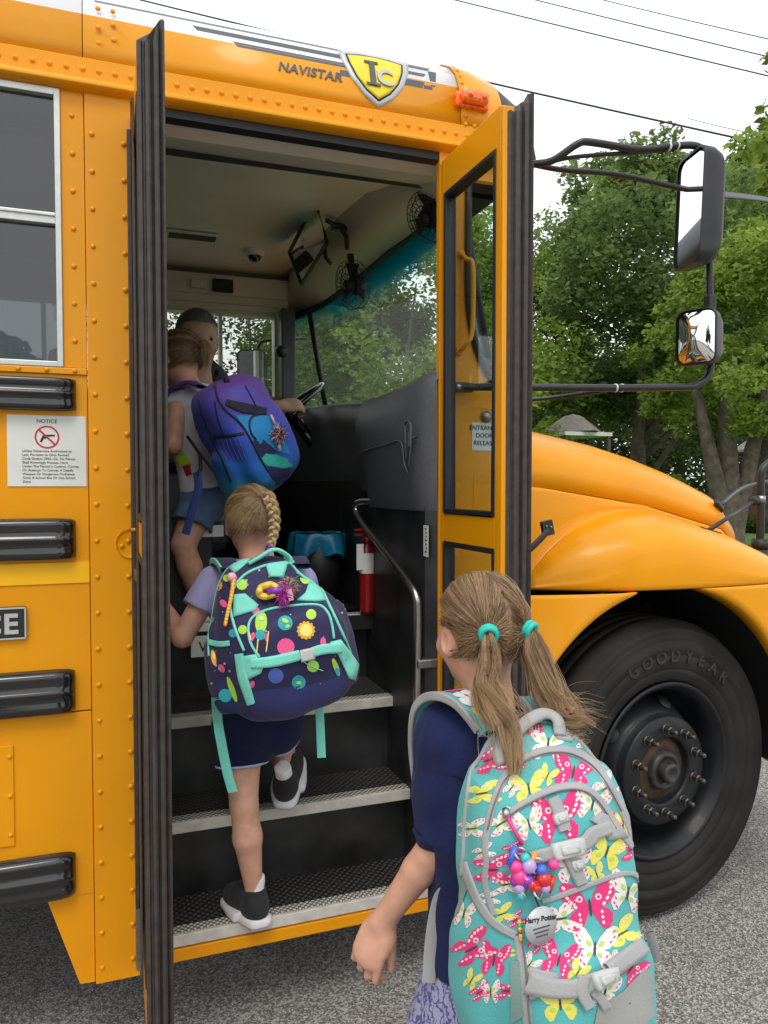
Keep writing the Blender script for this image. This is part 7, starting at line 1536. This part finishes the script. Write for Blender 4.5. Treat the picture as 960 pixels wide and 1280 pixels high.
for pth in ([J(290, 712, 1.90), J(282, 702, 1.95), J(276, 702, 2.01), J(275, 716, 2.07), J(278, 760, 2.12)], [J(375, 708, 1.90), J(372, 700, 1.95), J(368, 700, 2.01), J(368, 716, 2.07), J(370, 760, 2.12)]):
    o = band3(b2.root, 'shoulder_strap', pth, s, .05, .014, C2['navy']); band3(o, 'strap_edge', [p-s*.026 for p in pth], s, .005, .015, C2['mint'])
band3(b2.root, 'dangling_strap', [b2.hit(272, 872, .004), J(272, 900, 1.88), J(277, 930, 1.88), J(284, 965, 1.89), J(291, 990, 1.90)], _R, .024, .003, C2['mint']); band3(b2.root, 'dangling_strap', [J(398, 872, 1.86), J(400, 900, 1.88), J(401, 925, 1.88), J(402, 947, 1.88)], _R, .021, .003, C2['mint'])
m = MB(); m.tube(smooth_path([b2.hit(312, 706, .004), b2.hit(325, 702, .012), b2.hit(342, 698, .018)+Vector((0, 0, .006)), b2.hit(358, 700, .012), b2.hit(366, 703, .004)], 5), .010, 10, flat=(.5, tuple(b2.v))); m.build('carry_handle', C2['mint'], b2.root)
zp = empty('zip_charm', tuple(b2.hit(292, 730, .01)), 'orange and yellow plaited cord charm hanging from the planet backpack', 'charm'); m = MB()
for i in range(26): t = i/25; m.ball(tuple(b2.hit(294-9*t, 728+54*t, .010)), .0058-.001*t, 8, i % 2)
m.build('cord', [cmat('yellow'), cmat('orange')], zp); m = MB(); m.ball(tuple(b2.hit(292, 724, .012)), .012, 12); m.build('pompom', cmat('blush'), zp)
def tuft(root, B, x, y, rad, cols, n, seed, lift=.02, sy=1.):
    r2 = np.random.default_rng(seed); c_ = V3(B.hit(x, y, lift)); P = []; T_ = []
    for cl in cols:
        P = []
        for i in range(n//len(cols)):
            d = r2.normal(size=3); d /= np.linalg.norm(d); o_ = c_+np.array([r2.normal()*.3, r2.normal()*.3, r2.normal()*.3])*rad; P.append([o_, o_+d*rad*.5*np.array([1, 1, sy]), o_+d*rad*.9*np.array([1, 1, sy])-np.array([0, 0, rad*.12])])
        strands('fluff', P, .0011, cmat(cl), root, [.5]*len(P))
sc_ = empty('hair_scrunchie', tuple(b2.hit(345, 745, .02)), 'fluffy yellow, purple and rainbow scrunchie charm on the planet backpack', 'charm')
m = MB(); c0 = b2.hit(334, 744, .022)
for k in range(40):
    a = k/40*6.2832; m.ball(tuple(c0+Vector(b2.r)*math.cos(a)*.020+Vector(b2.v)*math.sin(a)*.013+Vector(b2.w)*.004*math.sin(5*a)), .0085, 8)
m.build('scrunchie_ring', cmat('yellow'), sc_); tuft(sc_, b2, 360, 739, .020, ['teal', 'green', 'pink', 'purple', 'orange'], 500, 3, .024); tuft(sc_, b2, 354, 752, .016, ['purple', 'pink'], 300, 4, .024, 1.8); m = MB(); m.obox(b2.hit(363, 753, .030), Vector(b2.r)*.006, Vector(b2.v)*.013, Vector(b2.w)*.001); m.build('paper_tag', cmat('blush'), sc_); m = MB(); m.tube([c0+Vector(b2.r)*.0, b2.hit(352, 747, .032)], .010, 10); m.build('bow', cmat('purple'), sc_)

# ---- purple to blue pack
def gradpack():
    m = fabric('purple_to_blue_fabric', (.1, .1, .5)); t = m.node_tree; b = t.nodes['Principled BSDF']; tc = t.nodes.new('ShaderNodeTexCoord'); sp = t.nodes.new('ShaderNodeSeparateXYZ'); t.links.new(tc.outputs['Object'], sp.inputs[0])
    mr = t.nodes.new('ShaderNodeMapRange'); mr.inputs[1].default_value = b1z+.15; mr.inputs[2].default_value = b1z-.22; t.links.new(sp.outputs[2], mr.inputs[0]); cr = t.nodes.new('ShaderNodeValToRGB'); e = cr.color_ramp.elements; e[0].color = (.13, .05, .30, 1); e[1].color = (.02, .38, .42, 1); e[1].position = .95
    for p_, c_ in ((.2, (.08, .065, .42, 1)), (.42, (.035, .085, .50, 1)), (.75, (.018, .16, .54, 1))): k = cr.color_ramp.elements.new(p_); k.color = c_
    t.links.new(mr.outputs[0], cr.inputs[0]); t.links.new(cr.outputs[0], b.inputs['Base Color']); return m
bc1 = J(309, 545, 2.42); b1z = float(bc1[2])
b1 = Bag('purple and blue backpack with a pink tassel, worn by the girl in white', bc1, R_(48), R_(38), 0.)
b1.ell(-.005, -.01, -.02, .108, .178, .080, 4., 0.).ell(-.010, .09, -.02, .095, .09, .070, 2.9, .04).ell(.0, -.05, .060, .110, .115, .060, 3., .03).ell(0, .07, .05, .09, .10, .05, 2.8, .03).ell(-.122, -.09, -.01, .024, .085, .055, 2.5, .012)
b1.body([gradpack()]); Z1 = lambda pts: [(200+a/4.8, 460+b/4.8) for a, b in pts]
b1.pipe('trim|k', Z1([(215, 120), (255, 260), (310, 410), (380, 560), (430, 680)]), .0035); b1.band('trim|k', Z1([(310, 412), (410, 408), (505, 392)]), 4, .002); b1.pipe('trim|k', Z1([(330, 110), (350, 190), (400, 260), (480, 330), (545, 430), (600, 540), (650, 620)]), .0035); b1.pipe('trim|k', Z1([(330, 200), (345, 290), (380, 390)]), .003)
b1.band('trim|k', Z1([(395, 205), (500, 240), (640, 262)]), [8, 14, 9], .002); b1.poly('panel|cyan', Z1([(455, 285), (540, 285), (640, 285), (705, 330), (745, 420), (780, 520), (700, 500), (620, 505), (560, 440), (510, 380)]), .0014); b1.pipe('trim|k', Z1([(600, 275), (555, 290), (535, 330), (545, 390), (575, 430)]), .0032, .003)
b1.poly('panel|royal', Z1([(400, 130), (470, 100), (560, 120), (610, 180), (625, 240), (520, 225), (410, 185)]), .0014); b1.poly('panel|navy', Z1([(560, 432), (620, 430), (700, 500), (680, 520), (630, 515), (600, 545)]), .0016); b1.poly('panel|teal', Z1([(600, 555), (635, 512), (700, 520), (770, 548), (818, 590), (740, 600), (650, 585)]), .0016); b1.poly('panel|navy', Z1([(640, 590), (740, 605), (820, 592), (855, 660), (830, 715), (740, 740), (690, 700), (655, 640)]), .0018)
b1.pipe('trim|k', Z1([(510, 110), (560, 200), (580, 250)]), .003)
for a in range(6): b1.pipe('fold|b', Z1([(345+25*a, 425), (360+26*a, 480), (400+24*a, 560)]), .0014, .0004)
b1.finish({'trim|k': fabric('black_trim', (.012, .012, .03)), 'panel|cyan': fabric('bright_blue_panel', (.015, .25, .58)), 'panel|royal': fabric('violet_panel', (.10, .075, .42)), 'panel|navy': C3['navy'], 'panel|teal': fabric('jade_panel', (.03, .42, .34)), 'fold|b': fabric('fold_violet', (.10, .06, .40))})
s1, f1 = V3(B1[0]), V3(B1[1])
m = MB(); m.tube(smooth_path([b1.hit(268, 476, .0), b1.hit(266, 474, .0)+Vector((0, 0, .025)), b1.hit(275, 474, .0)+Vector((0, 0, .032)), b1.hit(284, 478, .004)], 5), .009, 10); m.build('carry_handle', fabric('black_handle', (.015, .015, .03)), b1.root)
o = band3(b1.root, 'shoulder_strap', [J(252, 484, 2.45), J(238, 478, 2.47), J(222, 482, 2.49), J(212, 492, 2.52), J(208, 520, 2.56), J(210, 560, 2.60)], V3((0, 0, 1))*.2+V3(_F), .05, .014, fabric('violet_strap', (.13, .05, .26)))
band3(b1.root, 'dangling_strap', [J(246, 590, 2.40), J(248, 610, 2.40), J(241, 635, 2.40), J(232, 668, 2.40)], _R, .026, .004, fabric('navy_strap', (.03, .05, .20)))
m = MB(); m.tube([J(234, 545, 2.42), J(248, 565, 2.42), J(268, 590, 2.40), J(287, 603, 2.38)], .005, 6); m.build('side_strap', M['black'], b1.root); m = MB(); m.tube([J(250, 566, 2.42), J(251, 585, 2.41), J(247, 595, 2.40)], .006, 6); m.build('side_strap', M['black'], b1.root)
ft = empty('tassel_charm', tuple(b1.hit(345, 545, .02)), 'fluffy pink and black tassel hanging on the purple and blue backpack', 'charm'); tuft(ft, b1, 343, 543, .022, ['blush', 'black'], 360, 8, .02, 1.3)
m = MB(); m.tube([b1.hit(336, 520, .012), b1.hit(340, 532, .016)], .004, 8); m.build('loop', cmat('blush'), ft); m = MB(); m.tube([b1.hit(344, 556, .016), b1.hit(346, 564, .016)], .006, 8); m.build('tassel_end', cmat('blush'), ft)
m = MB(); q = [J(218, 570, 2.50), J(232, 568, 2.48), J(238, 580, 2.48), J(226, 583, 2.50)]; fl = empty('folder', tuple(q[0]), 'lime green folder corner held by the girl in the white top', 'folder'); m.prism([tuple(p) for p in q], tuple(V3(_F)*.01)); m.build('cover', mat('lime_card', (.45, .75, .03), .5), fl); m = MB(); q = [J(228, 583, 2.51), J(237, 578, 2.49), J(239, 592, 2.49), J(233, 596, 2.51)]; m.prism([tuple(p) for p in q], tuple(V3(_F)*.008)); m.build('red_corner', mat('red_card', (.6, .03, .05), .5), fl)

# ---- the nearest girl's pigtails lie over her bag
def over(B, pts): return [V3(B.hit(x, y, l)) for x, y, l in pts]
tail(g3, 'pigtail', [tl-dl_*.004, tl+dl_*.010-cu_*.004, tl+dl_*.014-cu_*.035, J(608, 862, 1.125), J(624, 893, 1.075)]+over(b3, [(638, 925, .020), (645, 968, .010)]), [.009, .007, .015, .019, .017, .010, .002], 2600, hair3, 5, .010, .10, .00042)
tail(g3, 'pigtail', [tr_-dr_*.004, tr_+dr_*.010-cu_*.004, tr_+dr_*.014-cu_*.035, J(684, 860, 1.15), J(700, 886, 1.13), J(713, 900, 1.10), J(728, 899, 1.10), J(743, 907, 1.10)], [.009, .008, .018, .022, .018, .010, .005, .002], 2600, hair3, 8, .011, .12, .00042)
